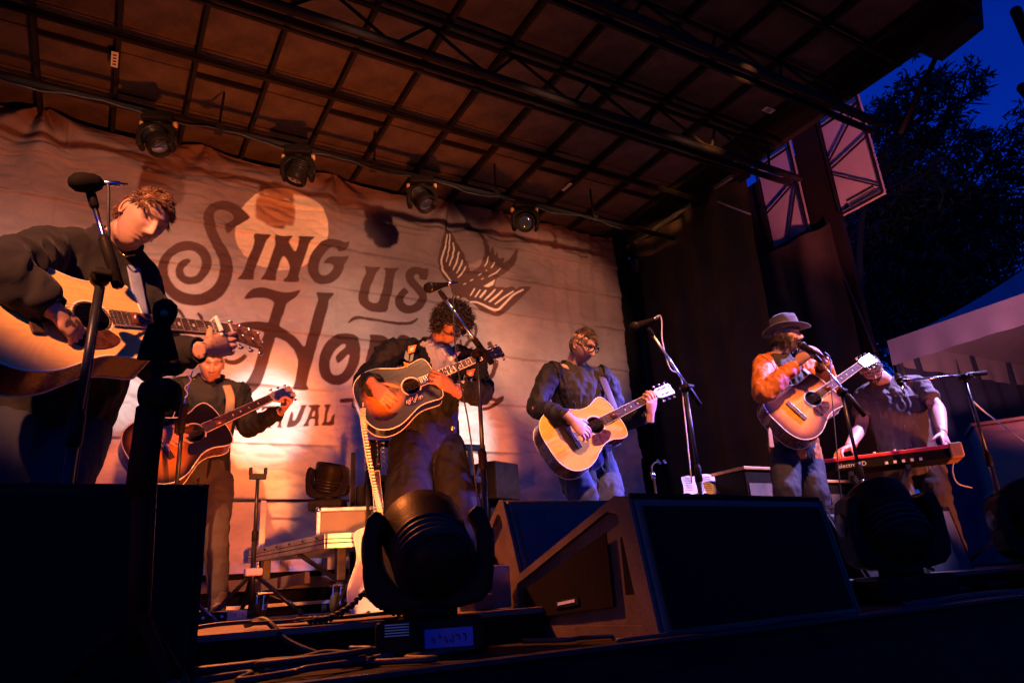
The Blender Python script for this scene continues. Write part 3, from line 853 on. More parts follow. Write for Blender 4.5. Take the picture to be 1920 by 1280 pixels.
# side wing deck the organ stands on
tag(obj('wing_deck', MB().box((6.9, 2.6, -0.06), (2.7, 2.9, 0.12)), 'black_matte'), kind='structure')
OX, OY = 6.25, 2.75
organ = thing('organ', 'reddish wooden organ on turned legs under the tent', 'organ', (OX + 0.6, OY, 0))
o0 = PX(1824, 800, 6.3)
def OP(x, y, X): return PX(x, y, X)
tl, tr, br, bl = P(1826, 800, 3.05), P(1960, 760, 2.62), P(1960, 880, 2.62), P(1836, 918, 3.05)
zt, zb = float(tl[2]), float(bl[2])
dirv = nrm(np.array([tr[0] - tl[0], tr[1] - tl[1], 0])); dep = np.array([-dirv[1], dirv[0], 0])
org = np.array([tl[0], tl[1], 0])
def OB(u0, u1, w0, w1, z0, z1):
    c = org + dirv * (u0 + u1) / 2 + dep * (w0 + w1) / 2 + np.array([0, 0, (z0 + z1) / 2])
    return MB().box(c, (u1 - u0, w1 - w0, z1 - z0), np.stack([dirv, dep, [0, 0, 1]], 1))
obj('back_panel', OB(0, 1.2, 0, 0.55, zb, zt), 'organ_wood', organ, bevel=0.008)
obj('top_board', OB(-0.02, 1.22, -0.03, 0.58, zt, zt + 0.03), 'organ_wood', organ, bevel=0.006)
obj('base_moulding', OB(-0.01, 1.21, -0.02, 0.57, zb - 0.035, zb), 'organ_leg', organ, bevel=0.006)
obj('music_desk', OB(0.45, 1.1, 0.3, 0.34, zt + 0.03, zt + 0.20), 'organ_wood', organ, bevel=0.006)
for u, w in ((0.08, 0.07), (1.12, 0.07), (0.08, 0.48), (1.12, 0.48)):
    q = org + dirv * u + dep * w
    H = zb - 0.035
    prof = [(0, .03), (.04, .04), (.10, .055), (.16, .03), (.2, .045), (.23, .03), (.5, .06), (.62, .065), (.72, .035), (.76, .05), (.8, .035), (.88, .055), (1, .06)]
    obj('leg', MB().lathe((q[0], q[1], 0.0), (0, 0, 1), [(p * H, r) for p, r in prof], 16), 'organ_leg', organ, smooth=True)
obj('pedal_rail', OB(0.1, 1.1, 0.05, 0.09, 0.10, 0.16), 'organ_leg', organ)
bench = thing('organ_bench', 'dark slatted bench in front of the organ', 'bench', tuple(org + dirv * 0.7 - dep * 0.45))
obj('seat', OB(0.3, 1.1, -0.6, -0.3, 0.42, 0.46), 'black_plastic', bench, bevel=0.005)
for u in (0.34, 1.06):
    obj('leg', OB(u, u + 0.05, -0.58, -0.32, 0, 0.42), 'black_plastic', bench)

# ------------------------------------------------------------------ trees
def leaf_cloud(centers, radii, counts, size, seed):
    rng = np.random.default_rng(seed)
    V, F = [], []
    n0 = 0
    for c, r, n in zip(centers, radii, counts):
        nsub = max(3, n // 28)
        sub = c + rng.normal(0, 0.42, (nsub, 3)) * r
        k = rng.integers(0, nsub, n)
        p = sub[k] + rng.normal(0, 0.15, (n, 3)) * r
        d = rng.normal(0, 1, (n, 3)); d[:, 2] -= 0.55
        d /= np.linalg.norm(d, axis=1)[:, None]
        s = np.cross(d, rng.normal(0, 1, (n, 3)))
        s /= np.linalg.norm(s, axis=1)[:, None] + 1e-9
        L = size * rng.uniform(0.6, 1.25, n)[:, None]
        W = L * 0.13
        V.append(np.stack([p, p + d * L * .45 + s * W, p + d * L, p + d * L * .45 - s * W], 1).reshape(-1, 3))
        F.append((np.arange(n)[:, None] * 4 + np.array([0, 1, 2, 3])[None]) + n0)
        n0 += n * 4
    return np.vstack(V), np.vstack(F)
def tree(label, base, limbs, clusters, leafsize, seed, trunk_r):
    base = np.array(base, float)
    t = thing('tree', label, 'tree', base, 'trees behind the stage')
    cen = np.array([c[0] for c in clusters]); rad = [c[1] for c in clusters]; cnt = [c[2] for c in clusters]
    mid = cen.mean(0)
    top = base + (mid - base) * np.array([0.5, 0.5, 0.85])
    tr = spline([base, base + np.array([0.1, 0.0, 1.5]), (base + top) / 2 + np.array([0.15, 0, 0]), top, mid + np.array([0.1, 0, .6])], 6)
    obj('trunk', MB().tube(tr, list(np.linspace(trunk_r, trunk_r * 0.25, len(tr))), 10), 'bark', t, smooth=True)
    lb = MB()
    rng = np.random.default_rng(seed + 5)
    for c in cen:
        # leave the trunk below the cluster
        cand = tr[(tr[:, 2] < c[2] - 0.1)]
        q = cand[-1] if len(cand) else tr[len(tr) // 2]
        m1 = q + (c - q) * 0.5 + rng.normal(0, 0.12, 3) + np.array([0, 0, -0.1])
        p = spline([q, m1, c], 5)
        lb.tube(p, list(np.linspace(trunk_r * 0.28, 0.006, len(p))), 6)
        for k in range(4):
            e = c + rng.normal(0, 0.16, 3)
            lb.tube(spline([p[-4], (p[-4] + e) / 2 + rng.normal(0, .05, 3), e], 3), [0.010] * 6 + [0.003], 5)
    obj('limbs', lb, 'bark', t, smooth=True)
    V, F = leaf_cloud(cen, rad, cnt, leafsize, seed)
    me = bpy.data.meshes.new('crown')
    me.vertices.add(len(V)); me.vertices.foreach_set('co', (V - base).ravel())
    me.loops.add(len(F) * 4); me.loops.foreach_set('vertex_index', F.ravel().astype(np.int32))
    me.polygons.add(len(F)); me.polygons.foreach_set('loop_start', np.arange(len(F)) * 4)
    me.update(calc_edges=True)
    obj('crown', me, 'leaf', t)
def cl(x, y, X, r, n): return (PX(x, y, X), r, n)
tree('near leafy tree whose hanging sprays cross the dusk sky beside the roof', (9.2, 6.6, -1.15), None,
     [cl(1745, 145, 9.0, .34, 230), cl(1800, 150, 9.0, .34, 230), cl(1845, 140, 9.0, .22, 110), cl(1730, 190, 9.2, .45, 330), cl(1790, 195, 9.3, .34, 230), cl(1700, 150, 9.2, .36, 220),
      cl(1700, 225, 9.2, .45, 420), cl(1765, 235, 9.3, .34, 200), cl(1665, 210, 9.4, .4, 400), cl(1840, 245, 9.4, .24, 130), cl(1820, 250, 9.4, .2, 60), cl(1650, 260, 9.6, .5, 600), cl(1700, 285, 9.6, .5, 620), cl(1745, 265, 9.6, .36, 300)],
     0.125, 3, 0.10)
tree('broad dense tree filling the dusk view behind the tent', (11.0, 8.7, -1.15), None,
     [cl(1660, 330, 11, .7, 1100), cl(1720, 320, 11, .6, 900), cl(1690, 390, 11, .8, 1600), cl(1750, 370, 11.2, .6, 700), cl(1790, 330, 11.2, .5, 480), cl(1820, 300, 11.2, .5, 460), cl(1860, 330, 11.4, .5, 420), cl(1900, 300, 11.4, .5, 480), cl(1905, 240, 11.4, .4, 260),
      cl(1650, 440, 11, .8, 1600), cl(1720, 450, 11, .8, 1700), cl(1790, 420, 11.2, .6, 800), cl(1850, 390, 11.2, .55, 560), cl(1905, 380, 11.4, .55, 600), cl(1790, 480, 11.2, .6, 900), cl(1850, 470, 11.4, .55, 600), cl(1900, 450, 11.4, .5, 480), cl(1935, 340, 11.4, .5, 480),
      cl(1650, 520, 11, .8, 1700), cl(1720, 530, 11, .8, 1800), cl(1790, 540, 11.2, .7, 1300), cl(1840, 520, 11.2, .5, 600), cl(1900, 500, 11.4, .4, 300), cl(1640, 590, 11, .6, 900), cl(1700, 600, 11, .7, 1100), cl(1620, 380, 11, .7, 1300), cl(1620, 470, 11, .7, 1300), cl(1650, 660, 11, .6, 420), cl(1600, 560, 11, .6, 900), cl(1760, 590, 11, .5, 600)],
     0.14, 9, 0.13)
tree('farther dark tree half hidden behind the side curtain', (13.5, 10.6, -1.15), None,
     [cl(1600, 640, 13, .8, 700), cl(1680, 620, 13, .9, 800), cl(1740, 570, 13, .9, 1200), cl(1800, 470, 13, 1.0, 1300), cl(1700, 480, 13, 1.2, 2600), cl(1640, 420, 13, 1.2, 2600), cl(1640, 560, 13, 1.1, 2200), cl(1850, 430, 13, .8, 700), cl(1780, 380, 13, .8, 900), cl(1880, 520, 13, .7, 500)],
     0.15, 15, 0.12)
# lamp heads hanging into the upper right corner
for k, (x, y, x2, y2, lab) in enumerate(((1905, 22, 1935, 90, 'dark rounded lamp arm reaching in at the top right corner'), (1918, 165, 1960, 215, 'dark rounded lamp end just inside the right picture edge'))):
    a, b = PX(x, y, 6.5), PX(x2, y2, 6.5)
    t = thing('lamp_arm', lab, 'lamp', a)
    obj('arm', MB().tube(spline([a, (a + b) / 2, b], 6), 0.045, 12), 'black_matte', t, smooth=True)
    obj('cap', MB().ball(a, 0.047), 'black_matte', t, smooth=True)

# ================================================================== stage gear
def basis(fwd, up):
    f = nrm(fwd); u = np.asarray(up, float); r = nrm(np.cross(f, u)); u = np.cross(r, f)
    return r, f, u     # right, forward, up
def moving_head(loc, up, lateral, aim, s, label, cat='stage light', tape=None, group=None, lens_on=None):
    """base block, yoke of two arms, and a bowl-shaped head whose lens looks along aim"""
    loc = np.array(loc, float); up = nrm(up); lat = nrm(np.asarray(lateral, float) - up * np.dot(lateral, up)); fr = np.cross(up, lat)
    t = thing('moving_head_light', label, cat, loc, group)
    R = np.stack([lat, fr, up], 1)
    obj('base', MB().box(loc + up * 0.055 * s, (0.34 * s, 0.26 * s, 0.11 * s), R), 'black_plastic', t, bevel=0.018 * s)
    obj('turntable', MB().lathe(loc + up * 0.11 * s, up, [(0, .09 * s), (.03 * s, .09 * s), (.035 * s, .07 * s)], 20), 'black_plastic', t, smooth=True)
    hc = loc + up * 0.335 * s
    out = [(-.10, -.20), (.10, -.20), (.17, -.185), (.205, -.15), (.215, -.09), (.215, .04), (.20, .10), (.17, .125)]
    arc = [(.163 * cos(q), .163 * sin(q)) for q in np.linspace(.62, -pi - .62, 26)]
    poly = out + arc + [(-x, z) for x, z in out[::-1][:-2]]
    yk = obj('yoke', MB().prism([(x * s, z * s) for x, z in poly], hc - fr * .075 * s, lat, up, fr, .15 * s), 'black_plastic', t, bevel=0.012 * s)
    for sg in (-1, 1):
        obj('pivot', MB().lathe(hc + lat * sg * 0.21 * s, lat * sg, [(0, .055 * s), (.012 * s, .05 * s)], 16), 'black_metal', yk, smooth=True)
    ax = nrm(aim)
    hd = obj('head', MB().lathe(hc, ax, [(-.19 * s, .02 * s), (-.18 * s, .08 * s), (-.13 * s, .115 * s), (-.05 * s, .13 * s), (.06 * s, .145 * s), (.13 * s, .15 * s), (.15 * s, .14 * s), (.15 * s, .12 * s), (.12 * s, .118 * s)], 28), 'black_plastic', t, smooth=True)
    obj('lens', MB().lathe(hc, ax, [(.118 * s, .118 * s), (.13 * s, .10 * s), (.138 * s, .05 * s), (.14 * s, 0)], 24), 'lens_glass', hd, smooth=True)
    for k in range(5):
        a = k * 0.16 * s / 5
        obj('fin', MB().lathe(hc, ax, [(-.12 * s + a, .135 * s), (-.115 * s + a, .139 * s), (-.11 * s + a, .135 * s)], 28), 'black_metal', hd, smooth=True)
    if tape:
        tc, tw, th = tape
        obj('label_tape', MB().box(loc + up * tc[1] * s + lat * tc[0] * s - fr * 0.133 * s, (tw * s, 0.004, th * s), R), 'blue_tape', t)
        rw = np.random.default_rng(3)
        for k in range(6):
            cx = tc[0] - tw * .32 + k * tw * .125
            obj('handwriting', MB().tube(spline([loc + up * (tc[1] + rw.uniform(-.014, .014)) * s + lat * (cx + rw.uniform(-.008, .008)) * s - fr * 0.137 * s for q in range(rw.integers(3, 6))], 4), 0.0014, 4), 'ink', t)
        for k in range(5):
            obj('print', MB().box(loc + up * (0.098 - k * 0.008) * s - lat * 0.10 * s - fr * 0.132 * s, (0.075 * s, 0.003, 0.003 * s), R), 'frame_alu', t)
    return t
# hung from the pipe
HUNG = [((300, 214), (0.35, -0.35, -0.85), 'hanging moving-head light above the singer in the dark sweatshirt, leftmost on the pipe'),
        ((560, 283), (-0.25, 0.2, -0.9), 'hanging moving-head light beside the printed moon, second from left on the pipe'),
        ((790, 322), (0.3, -0.5, -0.8), 'hanging moving-head light left of the printed bird'),
        ((982, 380), (-0.5, -0.75, -0.45), 'hanging moving-head light right of the printed bird, rightmost on the pipe')]
HUNG_POS = []
for (x, y), aim, lab in HUNG:
    q = P(x, y, PIPE_Y)
    q = np.array([q[0], PIPE_Y, PIPE_Z - 0.015])
    t = moving_head(q, (0, 0, -1), (0.93, -0.36, 0), aim, 0.54, lab, group='moving-head lights on the pipe')
    obj('clamp', MB().tube([(q[0] - .03, PIPE_Y, PIPE_Z), (q[0] + .03, PIPE_Y, PIPE_Z)], 0.032, 12).box((q[0], PIPE_Y, PIPE_Z - 0.02), (0.05, 0.05, 0.05)), 'black_metal', t)
    for sg in (-1, 1):
        obj('side_knob', MB().lathe((q[0] + sg * .085, PIPE_Y - sg * .035, PIPE_Z - 0.075), (sg * .93, -sg * .36, 0), [(0, .022), (.02, .022), (.025, .012)], 12), 'nord_wood', t, smooth=True)
    HUNG_POS.append(q)
# banner hot spots from unseen spots before the second truss, not the hung heads
for hx, hot, pw in ((0.1, (0.02, YB, 1.52), 560), (0.95, (0.99, YB, 1.36), 860), (2.45, (2.52, YB, 1.28), 860)):
    src = (hx, 1.72, 2.92)
    spot('banner_beam_lamp', src, hot, pw, (0.76, 0.90, 1.0), 11.5, 0.75, 0.04)
    spot('banner_halo_cone', src, (hot[0], hot[1], hot[2] - 0.03), pw * 0.75, (1.0, 0.22, 0.025), 18, 0.6, 0.04)  # added wider orange cone imitating the beam's colour fringe
# on the floor
moving_head((0.885, 2.04, -0.10), (0, 0, 1), (0.90, -0.43, 0), (0.15, 0.8, 0.55), 0.88, 'large black moving-head light on the front apron with blue tape label', tape=((0.06, 0.05), 0.15, 0.055))
q_ = PZ(1650, 1092, -0.10)
moving_head((3.05, 1.96, -0.10), (0, 0, 1), (0.86, -0.5, 0), (0.35, 0.55, 0.75), 0.98, 'black moving-head light on the apron right of the big monitor')
moving_head((4.12, 1.86, -0.10), (0, 0, 1), (0.80, -0.6, 0), (0.2, 0.6, 0.8), 0.98, 'black moving-head light cut by the right picture edge')

# ------------------------------------------------------------------ wedge monitors
def wedge(label, x0, x1, y0, z0, prof, mface='grille', mside='black_plastic', badge=None, handle=True, ang=0.0):
    """prof: side outline in (depth, height) from the audience side; extruded along x and turned by ang"""
    c = np.array([(x0 + x1) / 2, y0, z0])
    t = thing('monitor_wedge', label, 'monitor', c)
    ex = np.array([cos(ang), sin(ang), 0]); ey = np.array([-sin(ang), cos(ang), 0]); ezv = np.array([0, 0, 1.0])
    w = x1 - x0
    obj('cabinet', MB().prism(prof, c - ex * w / 2, ey, ezv, ex, w), mside, t, bevel=0.012)
    pr = np.array(prof)
    cen = pr.mean(0)
    # side frames: proud lips following the outline, with a recessed hand hold
    for sg in (-1, 1):
        o = c + ex * sg * (w / 2 + 0.003) - ex * 0.004
        n = len(pr)
        b = MB()
        inner = cen + (pr - cen) * 0.80
        V = [o + ey * p[0] + ezv * p[1] for p in pr] + [o + ey * p[0] + ezv * p[1] for p in inner]
        V += [v + ex * sg * 0.012 for v in V]
        F = []
        for k in range(n):
            k2 = (k + 1) % n
            F += [(k, k2, n + k2, n + k), (2 * n + k, 2 * n + k2, 3 * n + k2, 3 * n + k), (k, k2, 2 * n + k2, 2 * n + k), (n + k, n + k2, 3 * n + k2, 3 * n + k)]
        obj('side_frame', b.add(V, F), mside, t)
        if handle:
            hp = [(cen[0] - .035, cen[1] - .12), (cen[0] + .035, cen[1] - .12), (cen[0] + .03, cen[1] + .05), (cen[0], cen[1] + .085), (cen[0] - .03, cen[1] + .05)]
            obj('hand_hold', MB().prism(hp, o + ex * sg * 0.004, ey, ezv, ex * sg, 0.006), 'black_matte', t)
    # grille sheet on the sloped front, and back sheet facing the audience
    k = len(prof) - 2
    a, b2 = np.array(prof[2]), np.array(prof[3])
    d = nrm(b2 - a); nn = np.array([d[1], -d[0]])
    if nn[1] < 0: nn = -nn
    g = MB()
    for (u0, u1) in ((0.05, 0.95),):
        A = a + (b2 - a) * u0 + nn * 0.006; B = a + (b2 - a) * u1 + nn * 0.006
        g.add([c - ex * w * .46 + ey * A[0] + ezv * A[1], c + ex * w * .46 + ey * A[0] + ezv * A[1], c + ex * w * .46 + ey * B[0] + ezv * B[1], c - ex * w * .46 + ey * B[0] + ezv * B[1]], [(0, 1, 2, 3)])
    obj('grille', g, 'grille', t)
    a, b2 = np.array(prof[0]), np.array(prof[1])
    d = nrm(b2 - a); nn = np.array([-d[1], d[0]])
    A = a + (b2 - a) * .06 + nn * .006; B = a + (b2 - a) * .94 + nn * .006
    if nn[0] > 0:
        A, B = a + (b2 - a) * .06 - nn * .006, a + (b2 - a) * .94 - nn * .006
    g = MB().add([c - ex * w * .47 + ey * A[0] + ezv * A[1], c + ex * w * .47 + ey * A[0] + ezv * A[1], c + ex * w * .47 + ey * B[0] + ezv * B[1], c - ex * w * .47 + ey * B[0] + ezv * B[1]], [(0, 1, 2, 3)])
    obj('back_sheet', g, mface, t)
    return t, c, ex, ey
mat('wedge_tan', (0.11, 0.075, 0.045), 0.55, var=0.3, scale=12, bump=0.3, bscale=120)
mat('wedge_blue', (0.055, 0.055, 0.06), 0.6, var=0.3, scale=16, bump=0.4, bscale=160)
wA = wedge('large black speaker cabinet at the lower left corner', -0.62, 0.235, 1.95, -0.10, [(0, 0), (0.0, 0.455), (0.10, 0.47), (0.42, 0.16), (0.42, 0)], ang=-0.02)
wB = wedge('black monitor wedge with blue-lit back behind the moving-head light', 1.36, 2.20, 2.38, -0.10, [(-.16, 0), (0.0, 0.475), (0.03, 0.485), (0.40, 0.16), (0.40, 0)], mface='wedge_blue', mside='wedge_tan')
wC = wedge('biggest black monitor wedge at centre front with tan side frame', 1.37, 2.28, 1.66, -0.10, [(-.04, 0), (0.02, 0.385), (0.08, 0.40), (0.72, 0.17), (0.72, 0)], mside='wedge_tan', handle=False, ang=0.06)
t_, c_, ex_, ey_ = wC
sx = c_ - ex_ * 0.455
obj('rim_bead', MB().tube([sx + ey_ * 0.03 + np.array([0, 0, .392]), sx + ex_ * .91 + ey_ * .03 + np.array([0, 0, .392])], 0.010, 8), 'grille', t_, smooth=True)
o_ = sx - ex_ * 0.012
obj('side_recess', MB().prism([(0.14, 0.09), (0.14, 0.30), (0.60, 0.155), (0.60, 0.06)], o_, ey_, (0, 0, 1), -ex_, 0.004), 'black_matte', t_)
for (u, z) in ((0.06, 0.20), (0.66, 0.09)):
    obj('slot', MB().prism([(u - .02, z - .08), (u + .02, z - .08), (u + .016, z + .08), (u - .016, z + .08)], o_, ey_, (0, 0, 1), -ex_, 0.006), 'black_matte', t_)
obj('badge', MB().prism([(0.30, 0.10), (0.30, 0.122), (0.42, 0.112), (0.42, 0.09)], o_ - ex_ * .005, ey_, (0, 0, 1), -ex_, 0.003), 'black_metal', t_)
obj('badge_letters', MB().prism([(0.315, 0.107), (0.315, 0.116), (0.405, 0.108), (0.405, 0.099)], o_ - ex_ * .009, ey_, (0, 0, 1), -ex_, 0.001), 'print_white', t_)
wD = wedge('dark monitor wedge at lower right below the keyboard player', 3.44, 3.98, 2.40, -0.10, [(-.05, 0), (0.14, 0.43), (0.17, 0.44), (0.42, 0.16), (0.42, 0)], mside='black_plastic')
wE = wedge('dark monitor wedge half hidden behind the right moving-head light', 2.72, 3.24, 2.45, -0.10, [(-.03, 0), (0.04, 0.42), (0.10, 0.43), (0.42, 0.16), (0.42, 0)], mface='wedge_blue')
q = P(1800, 945, 2.5)
wF = wedge('low dark monitor wedge at right, behind the printed wedge', 4.02, 4.62, 2.52, -0.10, [(-.03, 0), (0.04, 0.47), (0.10, 0.48), (0.42, 0.16), (0.42, 0)], mface='wedge_blue')

def text_obj(name, body, size, loc, ex, ey, m, parent, depth=0.001, bold=False):
    cu = bpy.data.curves.new(name, 'FONT')
    cu.body = body; cu.size = size; cu.extrude = depth
    tmp = bpy.data.objects.new('tmp_text', cu)
    COL.objects.link(tmp)
    dg = bpy.context.evaluated_depsgraph_get(); dg.update()
    me = bpy.data.meshes.new_from_object(tmp.evaluated_get(dg))
    bpy.data.objects.remove(tmp)
    ex = nrm(ex); ey = nrm(np.asarray(ey) - ex * np.dot(ex, ey)); ezz = np.cross(ex, ey)
    n = len(me.vertices); co = np.empty(n * 3); me.vertices.foreach_get('co', co); co = co.reshape(-1, 3)
    w = np.asarray(loc, float) + co[:, :1] * ex + co[:, 1:2] * ey + co[:, 2:] * ezz
    inv = root_inv(parent)
    if inv is not None:
        M = np.array(inv); w = w @ M[:3, :3].T + M[:3, 3]
    me.vertices.foreach_set('co', w.ravel()); me.update()
    me.materials.clear()
    return obj(name, me, m, parent)
t_, c_, ex_, ey_ = wD
text_obj('model_text', 'MJF-210', 0.035, c_ - ex_ * 0.275 + ey_ * 0.27 + np.array([0, 0, 0.20]), -ey_, (0, 0, 1), 'print_white', t_)

# wedge with the set list, far right of centre
q = P(1325, 925, 3.6)
wG = wedge('dark monitor wedge with a set list taped to it in front of the side curtain', 3.45, 4.20, 3.72, 0.0, [(0, 0), (0.02, 0.10), (0.05, 0.12), (0.36, 0.52), (0.42, 0.42), (0.42, 0)])
setl = thing('set_list', 'white printed set list sheets lying on the monitor wedge by the side curtain', 'paper', P(1320, 925, 3.9))
pl, pt = P(1282, 925, 3.86), P(1278, 893, 4.02)
ql, qt = P(1352, 925, 3.86), P(1345, 889, 4.02)
def sheetq(a, b, c, d):
    n = 8; V = []
    for i in range(n + 1):
        for j in range(n + 1):
            u, v = i / n, j / n
            p = (a * (1 - u) + b * u) * (1 - v) + (d * (1 - u) + c * u) * v
            p = p + np.array([0, -1, .6]) * 0.006 * sin(u * 7 + v * 5)
            V.append(p)
    F = [(i * (n + 1) + j, (i + 1) * (n + 1) + j, (i + 1) * (n + 1) + j + 1, i * (n + 1) + j + 1) for i in range(n) for j in range(n)]
    return MB().add(V, F)
md, mt = pl + (ql - pl) * .36, pt + (qt - pt) * .36
obj('sheet', sheetq(pl, md, mt, pt), 'paper', setl, smooth=True)
obj('sheet', sheetq(md + np.array([0.01, -.004, 0]), ql, qt, mt + np.array([0.01, -.004, .01])), 'paper', setl, smooth=True)
for k in range(8):
    v = 0.12 + k * 0.1
    for (A, B, C, D) in ((pl, md, mt, pt), (md, ql, qt, mt)):
        p0 = (A * .85 + B * .15) * (1 - v) + (D * .85 + C * .15) * v; p1 = (A * .4 + B * .6) * (1 - v) + (D * .4 + C * .6) * v
        obj('writing', MB().bar(p0 + np.array([0, -.012, .008]), p1 + np.array([0, -.012, .008]), 0.003, 0.003), 'ink', setl)

# ------------------------------------------------------------------ riser, flight case, moving head on it
rz = 0.44
riser = thing('rolling_riser', 'aluminium-edged rolling riser platform on locking casters at the rear', 'platform', (0.95, 4.45, 0))
fA, fB = P(613, 1010, 3.95), P(700, 1008, 3.75)    # near corner and right end of the front edge
near = np.array([fA[0], fA[1], 0]); right = nrm(np.array([0.75, -0.20, 0]))
left = np.array([P(470, 1040, 5.0)[0], 5.0, 0]) - near
Ll = np.linalg.norm(left); left = left / Ll
def rb(o, d, L, z0, z1, th, m, nm='edge_rail', bev=0.003):
    a = o + np.array([0, 0, (z0 + z1) / 2]); b = a + d * L
    return obj(nm, MB().bar(a, b, th, z1 - z0), m, riser, bevel=bev)
zt = float(P(613, 1000, near[1])[2]); zb_ = float(P(613, 1028, near[1])[2])
for d, L in ((right, 0.9), (left, Ll)):
    rb(near, d, L, zb_, zt, 0.03, 'frame_alu')
    rb(near + np.array([0, -.004, 0]), d, L, zb_ + (zt - zb_) * .32, zb_ + (zt - zb_) * .40, 0.034, 'black_metal', 'groove')
    rb(near + np.array([0, -.004, 0]), d, L, zb_ + (zt - zb_) * .60, zb_ + (zt - zb_) * .66, 0.034, 'black_metal', 'groove')
dk = MB()
p0_, p1_, p2_, p3_ = near, near + right * 0.9, near + right * 0.9 + left * Ll, near + left * Ll
dk.prism([(0, 0), (1, 0), (1, 1), (0, 1)], near + np.array([0, 0, zb_ + .01]), right * 0.9, left * Ll, (0, 0, 1), zt - zb_ - .02)
obj('deck_board', dk, 'tape_white', riser)
for k in range(6):
    obj('bolt', MB().lathe(near + left * Ll * (k + .5) / 6 + np.array([-.018, -.01, zb_ + (zt - zb_) * .8]), (-.6, -.8, 0), [(0, .008), (.006, .006)], 8), 'black_metal', riser)
def caster(q, par):
    obj('leg', MB().box(q + np.array([0, 0, (zb_ + .14) / 2 + 0.02]), (0.05, 0.05, zb_ - .16)), 'black_metal', par, bevel=0.004)
    obj('plate', MB().box(q + np.array([0, 0, .145]), (0.10, 0.09, .01)), 'chrome', par)
    ca = obj('caster', MB().lathe(q + np.array([-.03, -.03, .055]), (0.8, -.6, 0), [(-.016, .03), (-.016, .052), (-.01, .055), (.01, .055), (.016, .052), (.016, .03)], 20), 'rubber', par, smooth=True)
    obj('fork', MB().prism([(-.03, .0), (.03, .0), (.045, .09), (-.02, .095)], q + np.array([-.045, -.045, .045]), (0.6, 0.8, 0), (0, 0, 1), (0.8, -.6, 0), 0.006)
        .prism([(-.03, .0), (.03, .0), (.045, .09), (-.02, .095)], q + np.array([-.012, -.07, .045]), (0.6, 0.8, 0), (0, 0, 1), (0.8, -.6, 0), 0.006), 'chrome', ca)
    obj('brake', MB().bar(q + np.array([.02, -.07, .13]), q + np.array([.10, -.06, .10]), .03, .008), 'chrome', ca)
for q in (near + right * 0.10 + left * .06, near + right * .8 + left * .06, near + left * (Ll - .1) + right * .06):
    caster(q, riser)
for q0, q1 in ((near + right * .10 + left * .05 + np.array([0, 0, .16]), near + left * .35 + np.array([0, 0, zb_])),):
    obj('brace', MB().bar(q0, q1, 0.02), 'black_metal', riser)
obj('under_rail', MB().bar(near + np.array([0, .05, .20]) + left * .2, near + left * Ll + np.array([0, .05, .18]), .03, .06), 'case_ply', riser)
# flight case
fcase = thing('flight_case', 'small black flight case with metal corners on the riser', 'case', near + left * 0.45 + right * 0.35 + np.array([0, 0, zt]))
cq0 = P(597, 990, near[1] + .22); cq0 = np.array([cq0[0], cq0[1], zt])
Rf = np.stack([right, nrm(np.cross((0, 0, 1), right)), [0, 0, 1]], 1)
w_, d_, h_ = 0.62, 0.42, 0.15
cc = cq0 + right * w_ / 2 + Rf[:, 1] * d_ / 2 + np.array([0, 0, h_ / 2 + .004])
obj('shell', MB().box(cc, (w_, d_, h_), Rf), 'case_ply', fcase)
for sy in (-1, 1):
    for sz in (-1, 1):
        obj('edge_strip', MB().box(cc + Rf @ np.array([0, sy * d_ / 2, sz * h_ / 2]), (w_ + .004, .022, .022), Rf), 'frame_alu', fcase, bevel=0.003)
for sx_ in (-1, 1):
    for sz in (-1, 1):
        obj('edge_strip', MB().box(cc + Rf @ np.array([sx_ * w_ / 2, 0, sz * h_ / 2]), (.022, d_ + .004, .022), Rf), 'frame_alu', fcase, bevel=0.003)
    for sy in (-1, 1):
        obj('edge_strip', MB().box(cc + Rf @ np.array([sx_ * w_ / 2, sy * d_ / 2, 0]), (.024, .024, h_ + .006), Rf), 'frame_alu', fcase, bevel=0.003)
        for sz in (-1, 1):
            obj('corner', MB().ball(cc + Rf @ np.array([sx_ * w_ / 2, sy * d_ / 2, sz * h_ / 2]), .019, 10, 6), 'chrome', fcase, smooth=True)
mh = P(614, 968, near[1] + .42)
moving_head((mh[0], mh[1], zt + h_ + 0.018), (0, 0, 1), (0.86, -0.5, 0), (0.1, -0.3, 0.95), 0.60, 'small black moving-head light on the flight case')
# pair of lamps on the floor by the banner foot, aimed at the cloth
# ------------------------------------------------------------------ short stands
def tripod(root, foot, h_hub, spread, r=0.010, m='black_metal', n=3, rot=0.3, lr=0.012):
    foot = np.asarray(foot, float)
    for k in range(n):
        a = rot + 2 * pi * k / n
        e = foot + np.array([cos(a) * spread, sin(a) * spread, 0.012])
        lg = obj('leg', MB().tube([foot + np.array([0, 0, h_hub]), e], [lr, lr], 8), m, root, smooth=True)
        obj('rubber_foot', MB().tube([e + nrm(foot + np.array([0, 0, h_hub]) - e) * .03, e], [lr * 1.35, lr * 1.2], 8), 'rubber', lg, smooth=True)
q = P(472, 1110, 4.15); foot = np.array([q[0], 4.15, 0.0])
gs = thing('guitar_stand', 'empty upright guitar stand with forked top and tripod legs before the banner', 'stand', foot)
topz = float(P(478, 893, 4.15)[2])
obj('tube', MB().tube([foot + np.array([0, 0, .05]), foot + np.array([.0, 0, .42])], .014, 10).tube([foot + np.array([0, 0, .42]), foot + np.array([0.0, 0, topz])], .010, 10), 'black_metal', gs, smooth=True)
obj('collar', MB().lathe(foot + np.array([0, 0, .40]), (0, 0, 1), [(0, .016), (.05, .017), (.06, .011)], 12), 'black_plastic', gs, smooth=True)
